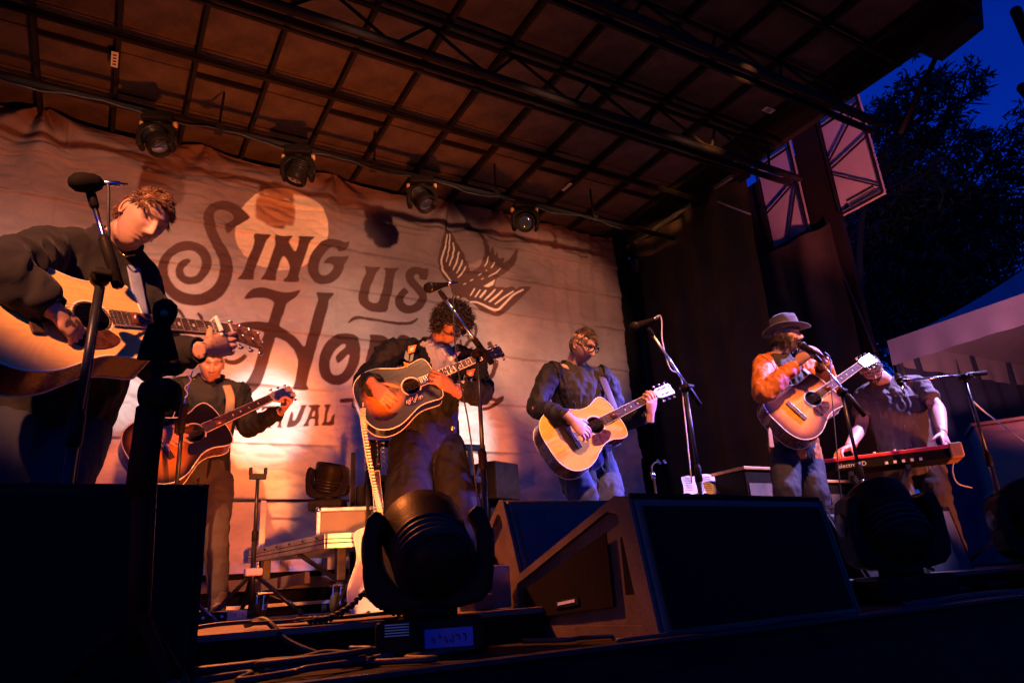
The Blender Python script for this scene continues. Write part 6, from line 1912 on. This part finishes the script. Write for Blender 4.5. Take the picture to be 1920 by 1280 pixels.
    for sd, sg in (('R', -1), ('L', 1)):
        hp = pel + hlat * sg * hipw - np.array([0, 0, .06])
        K_, A_ = np.asarray(J['K' + sd], float), np.asarray(J['A' + sd], float)
        sp_, rr_ = wrinkle_sleeve([hp, hp + (K_ - hp) * .5, K_, K_ + (A_ - K_) * .5, A_ + np.array([0, 0, -.02])], [lw[0], lw[0] * .94, lw[1], lw[2], lw[3]], look.get('lwr', .05), 22, 5 + sg, (.5, .95))
        g.tube(sp_, rr_, 20)
    co, no, fc = remesh(g, 0.010, 5)
    co = cloth_noise(co, no, look.get('lamp', .008), 15, 40 + int(abs(H[1] * 17)), (1, 1, .22))
    put('trousers', co, fc, look['legs'], t)
    for sd in 'RL':
        A_ = np.asarray(J['A' + sd], float); T_ = np.asarray(J['T' + sd], float)
        d = nrm(np.array([T_[0] - A_[0], T_[1] - A_[1], 0]))
        lt = np.cross((0, 0, 1), d)
        a0 = np.array([A_[0], A_[1], 0])
        sb = MB()
        sb.tube(spline([a0 - d * .06 + np.array([0, 0, .045]), a0 + np.array([0, 0, .050]), a0 + d * .08 + np.array([0, 0, .042]), a0 + d * .16 + np.array([0, 0, .034]), a0 + d * .215 + np.array([0, 0, .026])], 4),
                [tuple(q) for q in spline([(.030, .036), (.038, .045), (.043, .036), (.045, .028), (.022, .016)], 4)], 16, hint=lt)
        sb.tube([a0 + np.array([0, 0, .05]), a0 + np.array([0, 0, .16])], [.046, .050], 16)
        cs, ns, fs_ = remesh(sb, .007, 3)
        cs[:, 2] = np.maximum(cs[:, 2], .004)
        sh = put('shoe', cs, fs_, look.get('shoe', 'leather_boot'), t)
        for k in range(4):
            q = a0 + d * (.055 + .018 * k) + np.array([0, 0, .092 - .013 * k])
            obj('lace', MB().tube(spline([q - lt * .025 - np.array([0, 0, .012]), q, q + lt * .025 - np.array([0, 0, .012])], 4), .003, 5), 'strap_tan', sh, smooth=True)
    return t, frm, H, dict(lat=lat, spine=spine, front=front, nb=nb, pel=pel)

def strap(t, pts, w, m, hint):
    sp_ = spline(pts, 8)
    return obj('strap', MB().tube(sp_, [(w, .003)] * len(sp_), 8, hint=hint), m, t, smooth=True)
def ribbon_glasses(t, frm, H, s, lens_m, frame_m, tinted=False):
    r, f, u = frm
    gl = obj('glasses', MB().tube([H + (r * -.066 + f * .082 + u * .008) * s, H + (r * .066 + f * .082 + u * .008) * s], .0022, 6), frame_m, t, smooth=True)
    for sg in (-1, 1):
        c = H + (r * sg * .033 + f * .101 + u * .002) * s
        ring = [c + (r * .026 * cos(a) + u * .019 * sin(a) - f * .010 * (cos(a) * sg > 0) * abs(cos(a))) * s for a in np.linspace(0, 2 * pi, 25)]
        obj('rim', MB().tube(ring, .0024, 6, caps=False), frame_m, gl, smooth=True)
        obj('lens', MB().add(np.array(ring[:-1]), [tuple(range(24))]), lens_m, gl)
        obj('temple', MB().tube([H + (r * sg * .066 + f * .088 + u * .008) * s, H + (r * sg * .081 + f * .0 + u * .008) * s, H + (r * sg * .079 - f * .018 - u * .008) * s], .0022, 6), frame_m, gl, smooth=True)
def Z0(p, z):
    p = np.array(p, float); p[2] = z; return p
HAIRLINE = lambda x, y, z: (z > .058 - .028 * (abs(x) > .05) and y > .0) or (y <= .0 and z > -.02 - .045 * (y < -.04)) 
# ------------------------------------------------------------------ A: guitarist at left in a dark sweatshirt
YG = 2.26
S_ = P(173, 594, YG); N_ = solve_nut(S_, 430, 619, .48, False)
gA = guitar('pale natural acoustic guitar of the bending guitarist at left', S_, N_, (0.05, -0.97, 0.28), 'pale', capo=.055)
_, ax, yv, nn, S0 = gA
neckpt = lambda gu, d: gu[4] + gu[1] * d
hk = neckpt(gA, .455)
KA = hk - yv * .050 - nn * .015
WAL = P(385, 655, 2.34)
WAR = P(108, 588, 2.15)
KAR = P(140, 618, 2.185)
jA = dict(head=P(268, 410, 2.40), face=(0.44, -0.66, -0.52), up=(0.42, -0.22, 0.90), neck=P(213, 468, 2.56), front=np.array([0.3, -1, -.2]),
          SR=P(88, 470, 2.50), SL=P(262, 532, 2.60), ER=P(6, 505, 2.16), WR=WAR, EL=P(262, 668, 2.52), WL=WAL, pelvis=P(92, 760, 2.78),
          KR=Z0(P(24, 905, 2.66), .48), KL=Z0(P(120, 905, 2.62), .48), AR=Z0(P(10, 1080, 2.78), .09), AL=Z0(P(112, 1080, 2.76), .09), TR=Z0(P(5, 1100, 2.58), 0), TL=Z0(P(115, 1100, 2.56), 0), s=1.0,
          hands=[dict(W=WAR, K=KAR, d0=KAR - WAR + ax * .02 - yv * .03, p=-nn - yv * .3, across=yv + ax * .4, curls=[(.5, .6, .4), (.55, .7, .4), (.6, .7, .4), (.6, .7, .4)], s=1.0),
                 dict(W=WAL, K=KA, d0=ax * .75 + nn * .55 - yv * .05, p=yv * .8 - nn * .1 + ax * .1, across=-ax * .1 + yv * .8 + nn * .3, curls=[(.25, .7, .5), (.5, .9, .6), (.6, .9, .6), (.7, .9, .6)], s=1.0)])
lookA = dict(tone=(0.55, 0.30, 0.19), brow=(.05, .025, .012), top='sweat_black', torso=[(.205, .155), (.205, .15), (.195, .145), (.205, .14), (.17, .10), (.085, .075)], sleeve=[.088, .084, .082, .074, .054], wr=.07, wamp=.014, wsc=11, legs='denim_dark', leg=[.105, .085, .075, .065], tattoo=.9, hem=.16, collar=(.080, .074, .024), cuff=.86, vox=.008)
tA, fA_, HA, bA = person('musician in a dark sweatshirt bent over his guitar at the left edge', jA, lookA)
obj('hair', clumps(HA, fA_, .90, lambda x, y, z: (z > .066 - .03 * (abs(x) > .055) and y > .0) or (y <= .0 and z > -.03 - .04 * (y < -.05)), 5200, .036, .5, .40, lambda x, y, z: (-.5 - x * 2, .25 if y > .02 else -.4, -.1 if z > .05 else -.7), .0016, 4, seg=4, lock=1.1), 'hair_brown', tA, smooth=True)
strap(tA, [P(250, 500, 2.50), P(258, 540, 2.47), P(266, 585, 2.44), P(272, 640, 2.46)], .024, 'strap_blue', np.cross(nn, yv))
obj('collar_chain', MB().tube(spline([P(222, 470, 2.46), P(235, 480, 2.44), P(252, 478, 2.47)], 5), .003, 6), 'gold', tA, smooth=True)

# ------------------------------------------------------------------ B: guitarist at the rear left
YG = 4.02
S_ = P(364, 812, YG); N_ = solve_nut(S_, 508, 746, .48, False)
gB = guitar('black-edged sunburst acoustic guitar of the rear left guitarist', S_, N_, (-0.10, -0.97, 0.20), 'blackburst', headstock='pale_head', outline=SMALL, pick='black_gloss')
_, ax, yv, nn, S0 = gB
WBL, KBL = P(528, 770, 4.18), P(545, 750, 4.06)
WBR, KBR = P(303, 808, 4.00), P(322, 818, 3.96)
jB = dict(head=P(396, 682, 4.32), face=(-0.04, -0.90, -0.42), up=(-.03, -0.38, 0.92), neck=P(394, 718, 4.42), front=np.array([0, -1, 0.0]),
          SR=P(331, 733, 4.40), SL=P(448, 738, 4.42), ER=P(282, 790, 4.22), WR=WBR, EL=P(468, 800, 4.36), WL=WBL, pelvis=P(375, 880, 4.48),
          KR=P(345, 985, 4.30), KL=P(404, 992, 4.32), AR=Z0(P(340, 1090, 4.45), .11), AL=Z0(P(410, 1095, 4.32), .11), TR=Z0(P(330, 1130, 4.2), 0), TL=Z0(P(418, 1140, 4.05), 0), s=.98,
          hands=[dict(W=WBR, K=KBR, d0=KBR - WBR, p=-nn - yv * .3, across=yv + ax * .3, curls=[(.5, .6, .4), (.5, .6, .4), (.55, .6, .4), (.6, .6, .4)], s=1.05),
                 dict(W=WBL, K=KBL, d0=yv * .9 + nn * .4, p=-ax * .9 + nn * .1, across=nn * .6 - yv * .1 - ax * .3, curls=[(.5, .9, .6), (.6, .9, .6), (.6, 1.0, .6), (.7, 1.0, .6)], s=1.08)])
lookB = dict(tone=(0.58, 0.30, 0.19), brow=(.05, .025, .012), top='jacket_black', shirt='shirt_dark', vneck=(.25, .15, 1), open_w=.02, sleeve=[.078, .070, .064, .056, .046], legs='denim_grey', leg=[.098, .070, .056, .044], hem=.20, lwr=.07)
tB, fB_, HB, bB = person('musician in a dark blazer with a guitar at the rear left, partly behind the stand', jB, lookB)
obj('hair', clumps(HB, fB_, .885, HAIRLINE, 1800, .016, 0, .25, lambda x, y, z: (x * 2, -.3, -.5), .0024, 14), 'hair_dark', tB, smooth=True)
strap(tB, [P(425, 722, 4.24), P(432, 745, 4.18), P(430, 775, 4.14), P(424, 805, 4.12)], .026, 'strap_tan', nn * 0 + np.array([1, 0, 0.2]))

# ------------------------------------------------------------------ C: curly-haired guitarist
YG = 3.36
S_ = P(771, 724, YG); N_ = solve_nut(S_, 903, 669, .425, False)
gC = guitar('dark sunburst jumbo guitar with ornate pickguard held by the curly-haired guitarist', S_, N_, (-0.12, -0.96, 0.22), 'darkburst', headstock='black_gloss', pick='black_gloss', deco=True, s=.87)
_, ax, yv, nn, S0 = gC
kn = neckpt(gC, .15)
KC = kn - yv * .030 + nn * .016
WCL = P(851, 731, 3.33)
WCR, KCR = P(702, 722, 3.36), P(720, 743, 3.31)
jC = dict(head=P(846, 610, 3.48), face=(0.30, -0.72, -0.62), up=(0.18, -0.55, 0.80), neck=P(815, 652, 3.62), front=np.array([0, -1, 0.0]),
          SR=P(732, 664, 3.58), SL=P(880, 680, 3.62), ER=P(690, 716, 3.52), WR=WCR, EL=P(900, 735, 3.46), WL=WCL, pelvis=P(800, 815, 3.68),
          KR=Z0(P(765, 960, 3.5), .50), KL=Z0(P(858, 960, 3.52), .50), AR=Z0(P(760, 1080, 3.6), .10), AL=Z0(P(868, 1080, 3.6), .10), TR=Z0(P(750, 1100, 3.38), 0), TL=Z0(P(870, 1100, 3.38), 0), s=1.0,
          hands=[dict(W=WCR, K=KCR, d0=KCR - WCR + ax * .02, p=-nn - yv * .2, across=yv + ax * .5, curls=[(.4, .5, .3), (.5, .5, .4), (.5, .6, .4), (.6, .6, .4)], s=1.05),
                 dict(W=WCL, K=KC, d0=-ax * .55 + yv * .6 + nn * .35, p=-nn * .7 + yv * .4, across=ax * .5 + yv * .5, curls=[(.3, .6, .4), (.35, .7, .4), (.4, .7, .4), (.5, .7, .4)], s=1.05)])
lookC = dict(tone=(0.36, 0.17, 0.09), brow=(.012, .008, .006), top='jacket_black', shirt='shirt_cream', vneck=(.42, .12, 1), torso=[(.20, .14), (.19, .13), (.175, .12), (.185, .12), (.16, .095), (.078, .070)], sleeve=[.086, .082, .078, .070, .060], hem=.24, legs='trouser_black', leg=[.125, .125, .13, .13], lwr=.02, lamp=.010, cuff=.84)
tC, fC_, HC, bC = person('curly-haired musician in a patterned dark jacket and blue sunglasses at centre', jC, lookC)
obj('hair', clumps(HC, fC_, .90, lambda x, y, z: (z > .045 and y > .0) or (y <= .02 and z > -.05), 2400, .062, 8.5, .72, lambda x, y, z: (x * 5, .5 if y > .03 else -.5, .1), .0027, 24, seg=7, wob=.4), 'hair_black', tC, smooth=True)
ribbon_glasses(tC, fC_, HC, .90, 'shade_blue', 'black_gloss')
obj('curl_chain', MB().tube(spline([P(827, 652, 3.36), P(838, 668, 3.30), P(850, 672, 3.29), P(862, 660, 3.34)], 5), .005, 6), 'bead_white', tC, smooth=True)
for k, (x, y, m, sz) in enumerate(((846, 672, 'bead_white', .014), (838, 668, 'bead_violet', .010), (853, 668, 'bead_violet', .010), (858, 663, 'bead_violet', .010))):
    obj('pendant', MB().ball(P(x, y, 3.28), sz), m, tC, smooth=True)
def patch(t, pts, Y, m, n=None):
    q = np.array([P(x, y, Y) for x, y in pts])
    me = MB().add(np.vstack([q, q + np.array([0, .006, 0])]), [tuple(range(len(q)))[::-1], tuple(range(len(q), 2 * len(q)))] + [(k, (k + 1) % len(q), len(q) + (k + 1) % len(q), len(q) + k) for k in range(len(q))])
    return obj('woven_patch', me, m, t)
for (cx, cy, Yp) in ((770, 661, 3.38), (880, 706, 3.34)):
    patch(tC, [(cx - 4, cy - 12), (cx + 11, cy - 15), (cx + 7, cy - 2), (cx - 5, cy + 2)], Yp, 'orange_patch')
    patch(tC, [(cx - 1, cy - 9), (cx + 7, cy - 11), (cx + 4, cy - 4), (cx - 2, cy - 2)], Yp - .006, 'bead_white')
    patch(tC, [(cx - 9, cy - 4), (cx - 3, cy + 4), (cx - 4, cy + 16), (cx - 12, cy + 10)], Yp, 'teal_patch')
    patch(tC, [(cx + 0, cy + 4), (cx + 6, cy + 2), (cx + 4, cy + 14), (cx - 2, cy + 18)], Yp, 'teal_patch')
    patch(tC, [(cx - 13, cy + 17), (cx - 3, cy + 20), (cx - 2, cy + 28), (cx - 10, cy + 26)], Yp, 'orange_patch')
for k, (off, m) in enumerate(((0, 'bead_violet'), (.012, 'bead_white'), (.022, 'strap_dark'))):
    d_ = nrm(jC['EL'] - WCL); c0 = WCL + d_ * (.02 + off)
    a_ = nrm(np.cross(d_, (0, 0, 1))); b_ = np.cross(d_, a_)
    obj('bracelet', MB().tube([c0 + (a_ * cos(q) + b_ * sin(q)) * .034 for q in np.linspace(0, 2 * pi, 20)], .0045, 6, caps=False), m, tC, smooth=True)
obj('button', MB().lathe(P(849, 803, 3.44), (0, -1, 0), [(0, .014), (.006, .012)], 14), 'gold', tC, smooth=True)
# coiled lead from his guitar
pp = []
cc0, cc1 = P(682, 790, 3.28), P(712, 962, 3.45)
path = spline([P(681, 755, 3.3), P(681, 790, 3.28), P(690, 850, 3.32), P(703, 915, 3.4), P(714, 962, 3.45)], 60)
for k, q in enumerate(path):
    a = k * 1.15
    rr_ = .013 if k > 20 else .002
    pp.append(q + _r * rr_ * cos(a) + _u * rr_ * .5 * sin(a))
tag(obj('coiled_lead', MB().tube(pp, .0034, 5), 'cable_white', smooth=True), 'pale coiled guitar lead hanging below the dark sunburst guitar', 'cable')

# ------------------------------------------------------------------ D: guitarist in glasses and blazer
YG = 3.22
S_ = P(1116, 797, YG); N_ = solve_nut(S_, 1226, 741, .47, False)
gD = guitar('honey-topped acoustic guitar of the guitarist in glasses', S_, N_, (-0.28, -0.93, 0.20), 'natural', headstock='pale_head', outline=SMALL, pick='tortoise', s=1.0)
_, ax, yv, nn, S0 = gD
kn = neckpt(gD, .42)
KD = kn - yv * .028 + nn * .014
WDL = P(1196, 776, 3.22) 
WDL = kn - yv * .085 - nn * .03 - ax * .03
WDR, KDR = P(1074, 788, 3.16), P(1094, 806, 3.14)
jD = dict(head=P(1094, 648, 3.36), face=(0.28, -0.78, -0.52), up=(0.10, -0.50, 0.86), neck=P(1078, 692, 3.48), front=np.array([0.2, -1, 0.0]),
          SR=P(1031, 703, 3.46), SL=P(1134, 712, 3.42), ER=P(1008, 766, 3.42), WR=WDR, EL=P(1165, 790, 3.44), WL=WDL, pelvis=P(1100, 860, 3.46),
          KR=Z0(P(1100, 985, 3.36), .5), KL=Z0(P(1150, 985, 3.33), .5), AR=Z0(P(1090, 1080, 3.45), .1), AL=Z0(P(1165, 1080, 3.45), .1), TR=Z0(P(1085, 1090, 3.2), 0), TL=Z0(P(1180, 1090, 3.2), 0), s=1.0,
          hands=[dict(W=WDR, K=KDR, d0=KDR - WDR + ax * .03, p=-nn - yv * .3, across=yv + ax * .4, curls=[(.35, .5, .3), (.4, .5, .3), (.45, .5, .4), (.5, .6, .4)], s=1.08),
                 dict(W=WDL, K=KD, d0=yv * .45 + nn * .75, p=yv * .7 - nn * .6, across=ax, curls=[(.5, .8, .6), (.5, .9, .6), (.6, .9, .6), (.6, 1.0, .6)], s=1.02)])
lookD = dict(tone=(0.58, 0.33, 0.24), brow=(.06, .04, .03), beard=.35, beardcol=(.22, .15, .12), top='blazer_navy', shirt='shirt_dark', vneck=(.15, .14, 1), open_w=.015, sleeve=[.076, .068, .062, .056, .045], legs='denim_blue', leg=[.10, .076, .062, .05], hem=.20, lwr=.07)
tD, fD_, HD, bD = person('musician in glasses and dark blazer looking down at his guitar', jD, lookD)
obj('hair', clumps(HD, fD_, .90, HAIRLINE, 4200, .026, .4, .55, lambda x, y, z: (.3 - x * 2, .6 if z > .06 else -.1, .4 if z > .06 else -.8), .0015, 44, lock=.8), 'hair_grey', tD, smooth=True)
ribbon_glasses(tD, fD_, HD, .90, 'clear_glass', 'black_gloss')
strap(tD, [P(1128, 706, 3.36), P(1140, 735, 3.31), P(1152, 765, 3.28), P(1158, 775, 3.27)], .028, 'strap_dark', np.array([1, 0, .3]))

# ------------------------------------------------------------------ E: singer in the hat
YG = 2.86
S_ = P(1525, 747, YG); N_ = solve_nut(S_, 1613, 684, .48, False)
gE = guitar('cherry sunburst acoustic guitar slung on the singer in the hat', S_, N_, (-0.58, -0.78, 0.20), 'burst', headstock='black_gloss', pick='tortoise')
_, ax, yv, nn, S0 = gE
WER, KER = P(1494, 681, 2.84), P(1513, 661, 2.76)
WEL, KEL = P(1542, 674, 2.80), P(1526, 654, 2.74)
mtip, mtail = P(1497, 644, 2.80), P(1543, 668, 2.66)
mdir = nrm(mtail - mtip)
jE = dict(head=P(1476, 631, 3.02), face=(0.42, -0.90, 0.02), up=(0.02, -0.06, 1.0), neck=P(1462, 675, 3.10), front=np.array([0.1, -1, 0.0]),
          SR=P(1432, 688, 3.12), SL=P(1518, 694, 3.06), ER=P(1432, 738, 2.96), WR=WER, EL=P(1552, 722, 2.96), WL=WEL, pelvis=P(1490, 838, 3.10),
          KR=Z0(P(1480, 950, 3.02), .5), KL=Z0(P(1535, 950, 2.98), .5), AR=Z0(P(1480, 1060, 3.1), .1), AL=Z0(P(1545, 1060, 3.05), .1), TR=Z0(P(1475, 1070, 2.9), 0), TL=Z0(P(1560, 1070, 2.85), 0), s=1.0,
          hands=[dict(W=WER, K=KER, d0=nrm(KER - WER), p=mdir * .3 + np.cross(nrm(KER - WER), mdir), across=-mdir, curls=[(.7, 1.0, .7), (.75, 1.0, .7), (.8, 1.0, .7), (.85, 1.0, .7)], s=1.05),
                 dict(W=WEL, K=KEL, d0=nrm(KEL - WEL), p=-np.cross(nrm(KEL - WEL), mdir), across=-mdir, curls=[(.5, .9, .6), (.6, .9, .6), (.6, 1.0, .6), (.7, 1.0, .6)], s=1.05)])
lookE = dict(tone=(0.50, 0.28, 0.20), brow=(.02, .012, .01), beard=.92, beardcol=(.022, .014, .012), top='brown_jacket', shirt='shirt_dark', vneck=(.1, .10, 1), open_w=.03, sleeve=[.082, .076, .072, .062, .050], wr=.05, legs='denim_dark', leg=[.095, .078, .068, .060], hem=.10, open=1, cuff=.88)
tE, fE_, HE, bE = person('singer in a felt hat and brown jacket holding the microphone to his mouth', jE, lookE)
obj('hair', clumps(HE, fE_, .90, lambda x, y, z: y <= .03 and z < .03 and z > -.06 and (abs(x) > .05 or y < -.03), 900, .065, 2.0, .15, lambda x, y, z: (x * 2, -.6, -1.2), .0030, 54, seg=6), 'hair_dark', tE, smooth=True)
obj('beard', clumps(HE, fE_, .90, lambda x, y, z: z < -.035 and y > .005 and not (abs(x) < .022 and -.08 < z < -.06), 600, .012, .6, .40, lambda x, y, z: (x * 2, .2, -1), .0022, 55), 'hair_dark', tE, smooth=True)
microphone('handheld microphone gripped by the singer in the hat', mtip, mtail, r=0.026)
# hat
r_, f_, u_ = fE_
hu2 = nrm(u_ * .97 - f_ * .06)
ho = HE + u_ * .046
hat = thing('felt_hat', 'grey felt hat with curled brim on the singer', 'hat', ho)
V, F = [], []
nA = 40
prof = [(.092, .0), (.091, .03), (.089, .07), (.082, .10), (.069, .112), (.042, .104), (.0, .096)]
for k, (rr_, zz) in enumerate(prof):
    for j in range(nA):
        a = 2 * pi * j / nA
        px, py = cos(a) * rr_ * .86, sin(a) * rr_ * 1.08
        pinch = .022 * exp(-((a - pi / 2 - .75) / .45) ** 2) + .022 * exp(-((a - pi / 2 + .75) / .45) ** 2)
        sc = 1 - pinch * (zz / .1) * 7
        z2 = zz - (.018 * exp(-(px / .03) ** 2) if k >= 4 else 0) + .006 * sin(a)
        V.append(ho + r_ * px * sc + f_ * py * sc + hu2 * z2)
for k in range(len(prof) - 1):
    for j in range(nA):
        F.append((k * nA + j, k * nA + (j + 1) % nA, (k + 1) * nA + (j + 1) % nA, (k + 1) * nA + j))
obj('crown', MB().add(V, F), 'felt', hat, smooth=True).modifiers.new('solid', 'SOLIDIFY').thickness = .004
V, F = [], []
for k in range(6):
    rr_ = .090 + .064 * k / 5
    for j in range(nA):
        a = 2 * pi * j / nA
        zz = .022 * (k / 5) ** 1.6 * abs(cos(a)) ** 1.5 - .012 * (k / 5) * max(0, sin(a)) - .006 * (k / 5) * max(0, -sin(a))
        V.append(ho + r_ * cos(a) * rr_ * .88 + f_ * sin(a) * rr_ * 1.06 + hu2 * zz)
for k in range(5):
    for j in range(nA):
        F.append((k * nA + j, k * nA + (j + 1) % nA, (k + 1) * nA + (j + 1) % nA, (k + 1) * nA + j))
obj('brim', MB().add(V, F), 'felt', hat, smooth=True).modifiers.new('solid', 'SOLIDIFY').thickness = .004
obj('band', MB().tube([ho + r_ * cos(a) * .0825 + f_ * sin(a) * .1030 + hu2 * .016 for a in np.linspace(0, 2 * pi, 41)], [(.014, .003)] * 41, 8, caps=False, hint=hu2), 'felt_band', hat, smooth=True)
strap(tE, [P(1505, 690, 2.98), P(1530, 712, 2.94), P(1552, 735, 2.93), P(1560, 750, 2.93)], .022, 'strap_dark', np.array([1, 0, .3]))
obj('strap_end', MB().prism([(-.02, 0), (.02, .0), (.014, .10), (0, .12), (-.014, .10)], P(1446, 838, 2.93), (1, 0, 0), (0, -.1, 1), (0, -1, 0), .006), 'strap_tan', gE[0])
# rips in his jeans
# ------------------------------------------------------------------ F: keyboard player
WFR, KFR = P(1592, 838, 3.04), P(1574, 846, 3.06)
WFL, KFL = P(1767, 812, 2.58), P(1774, 830, 2.55)
jF = dict(head=P(1634, 692, 2.92), face=(-0.62, -0.50, -0.60), up=(-0.42, -0.30, 0.85), neck=P(1664, 722, 2.99), front=np.array([-.7, -.7, 0.0]),
          SR=P(1624, 742, 3.10), SL=P(1720, 724, 2.84), ER=P(1614, 800, 3.14), WR=WFR, EL=P(1758, 764, 2.72), WL=WFL, pelvis=P(1708, 868, 2.97),
          KR=P(1690, 950, 2.95), KL=P(1760, 935, 2.80), AR=Z0(P(1690, 1030, 3.0), .1), AL=Z0(P(1790, 1020, 2.82), .1), TR=Z0(P(1680, 1050, 2.8), 0), TL=Z0(P(1780, 1050, 2.65), 0), s=1.0,
          hands=[dict(W=WFR, K=KFR, d0=KFR - WFR + np.array([0, -.02, .0]), p=(0, -.2, -1), across=(.2, -1, .3), curls=[(.3, .5, .4), (.35, .6, .4), (.4, .6, .4), (.4, .7, .4)], s=1.1),
                 dict(W=WFL, K=KFL, d0=KFL - WFL + np.array([0, -.02, 0]), p=(-.2, -.3, -1), across=(-1, -.2, 0), curls=[(.3, .5, .3), (.3, .5, .3), (.3, .5, .3), (.3, .6, .3)], s=1.05)])
lookF = dict(tone=(0.58, 0.32, 0.23), brow=(.03, .02, .015), beard=.8, beardcol=(.05, .03, .022), top='shirt_olive', topname='shirt', short=True, torso=[(.20, .15), (.20, .15), (.19, .145), (.205, .14), (.17, .10), (.085, .075)], legs='khaki', leg=[.105, .082, .07, .06], arm=1.12, hem=.10, wamp=.012, lwr=.08)
tF, fF_, HF, bF = person('bearded musician in a short-sleeved olive shirt leaning over the keyboard', jF, lookF)
obj('hair', clumps(HF, fF_, .90, HAIRLINE, 2000, .022, .6, .35, lambda x, y, z: (x * 2, .2, -.4), .0022, 64), 'hair_dark', tF, smooth=True)
obj('beard', clumps(HF, fF_, .90, lambda x, y, z: z < -.045 and y > .005 and not (abs(x) < .02 and -.08 < z < -.06), 500, .020, .6, .45, lambda x, y, z: (x * 2, .2, -1), .0024, 65), 'hair_dark', tF, smooth=True)
ribbon_glasses(tF, fF_, HF, .90, 'clear_glass', 'black_gloss')
# shirt placket and pocket
pl_ = [bF['pel'] + (bF['nb'] - bF['pel']) * q + bF['front'] * (.150 - .02 * q) for q in np.linspace(0.05, .92, 8)]
obj('placket', MB().tube(spline(pl_, 4), [(.018, .004)] * 29, 8, hint=bF['lat']), 'shirt_olive', tF, smooth=True)
for q in pl_[1:-1]:
    obj('button', MB().ball(q + bF['front'] * .006, .006, 8, 6), 'shirt_white', tF, smooth=True)
for sg in (-1, 1):
    c = bF['pel'] + (bF['nb'] - bF['pel']) * .66 + bF['lat'] * sg * .09 + bF['front'] * .128
    obj('chest_pocket', MB().box(c, (.10, .012, .11), np.stack([bF['lat'], bF['front'], bF['spine']], 1)).box(c + bF['spine'] * .05 + bF['front'] * .004, (.105, .014, .03), np.stack([bF['lat'], bF['front'], bF['spine']], 1)), 'shirt_olive', tF, bevel=0.003)

# ------------------------------------------------------------------ white twelve-string on a stand behind
N_ = P(704, 885, 3.85)
S_ = N_ - nrm(N_ - P(714, 990, 3.74)) * .48
gW = guitar('white twelve-string guitar leaning upright left of the black trousers', S_, N_, (-.45, -0.85, 0.2), 'white', headstock='black_gloss', pick=None, twelve=True)
gst = thing('floor_guitar_stand', 'low folding stand holding the white guitar', 'stand', (S_[0], S_[1] + .1, 0))
for sg in (-1, 1):
    obj('leg', MB().tube([S_ + np.array([0, .12, .1]), np.array([S_[0] + sg * .2, S_[1] + .22, 0.01])], .010, 8), 'black_metal', gst, smooth=True)
    obj('arm', MB().tube(spline([S_ + np.array([sg * .02, .14, -.22]), S_ + np.array([sg * .09, .05, -.30]), S_ + np.array([sg * .10, -.06, -.28])], 4), .009, 8), 'rubber', gst, smooth=True)
obj('post', MB().tube([S_ + np.array([0, .14, .2]), S_ + np.array([0, .14, -.3])], .010, 8), 'black_metal', gst, smooth=True)
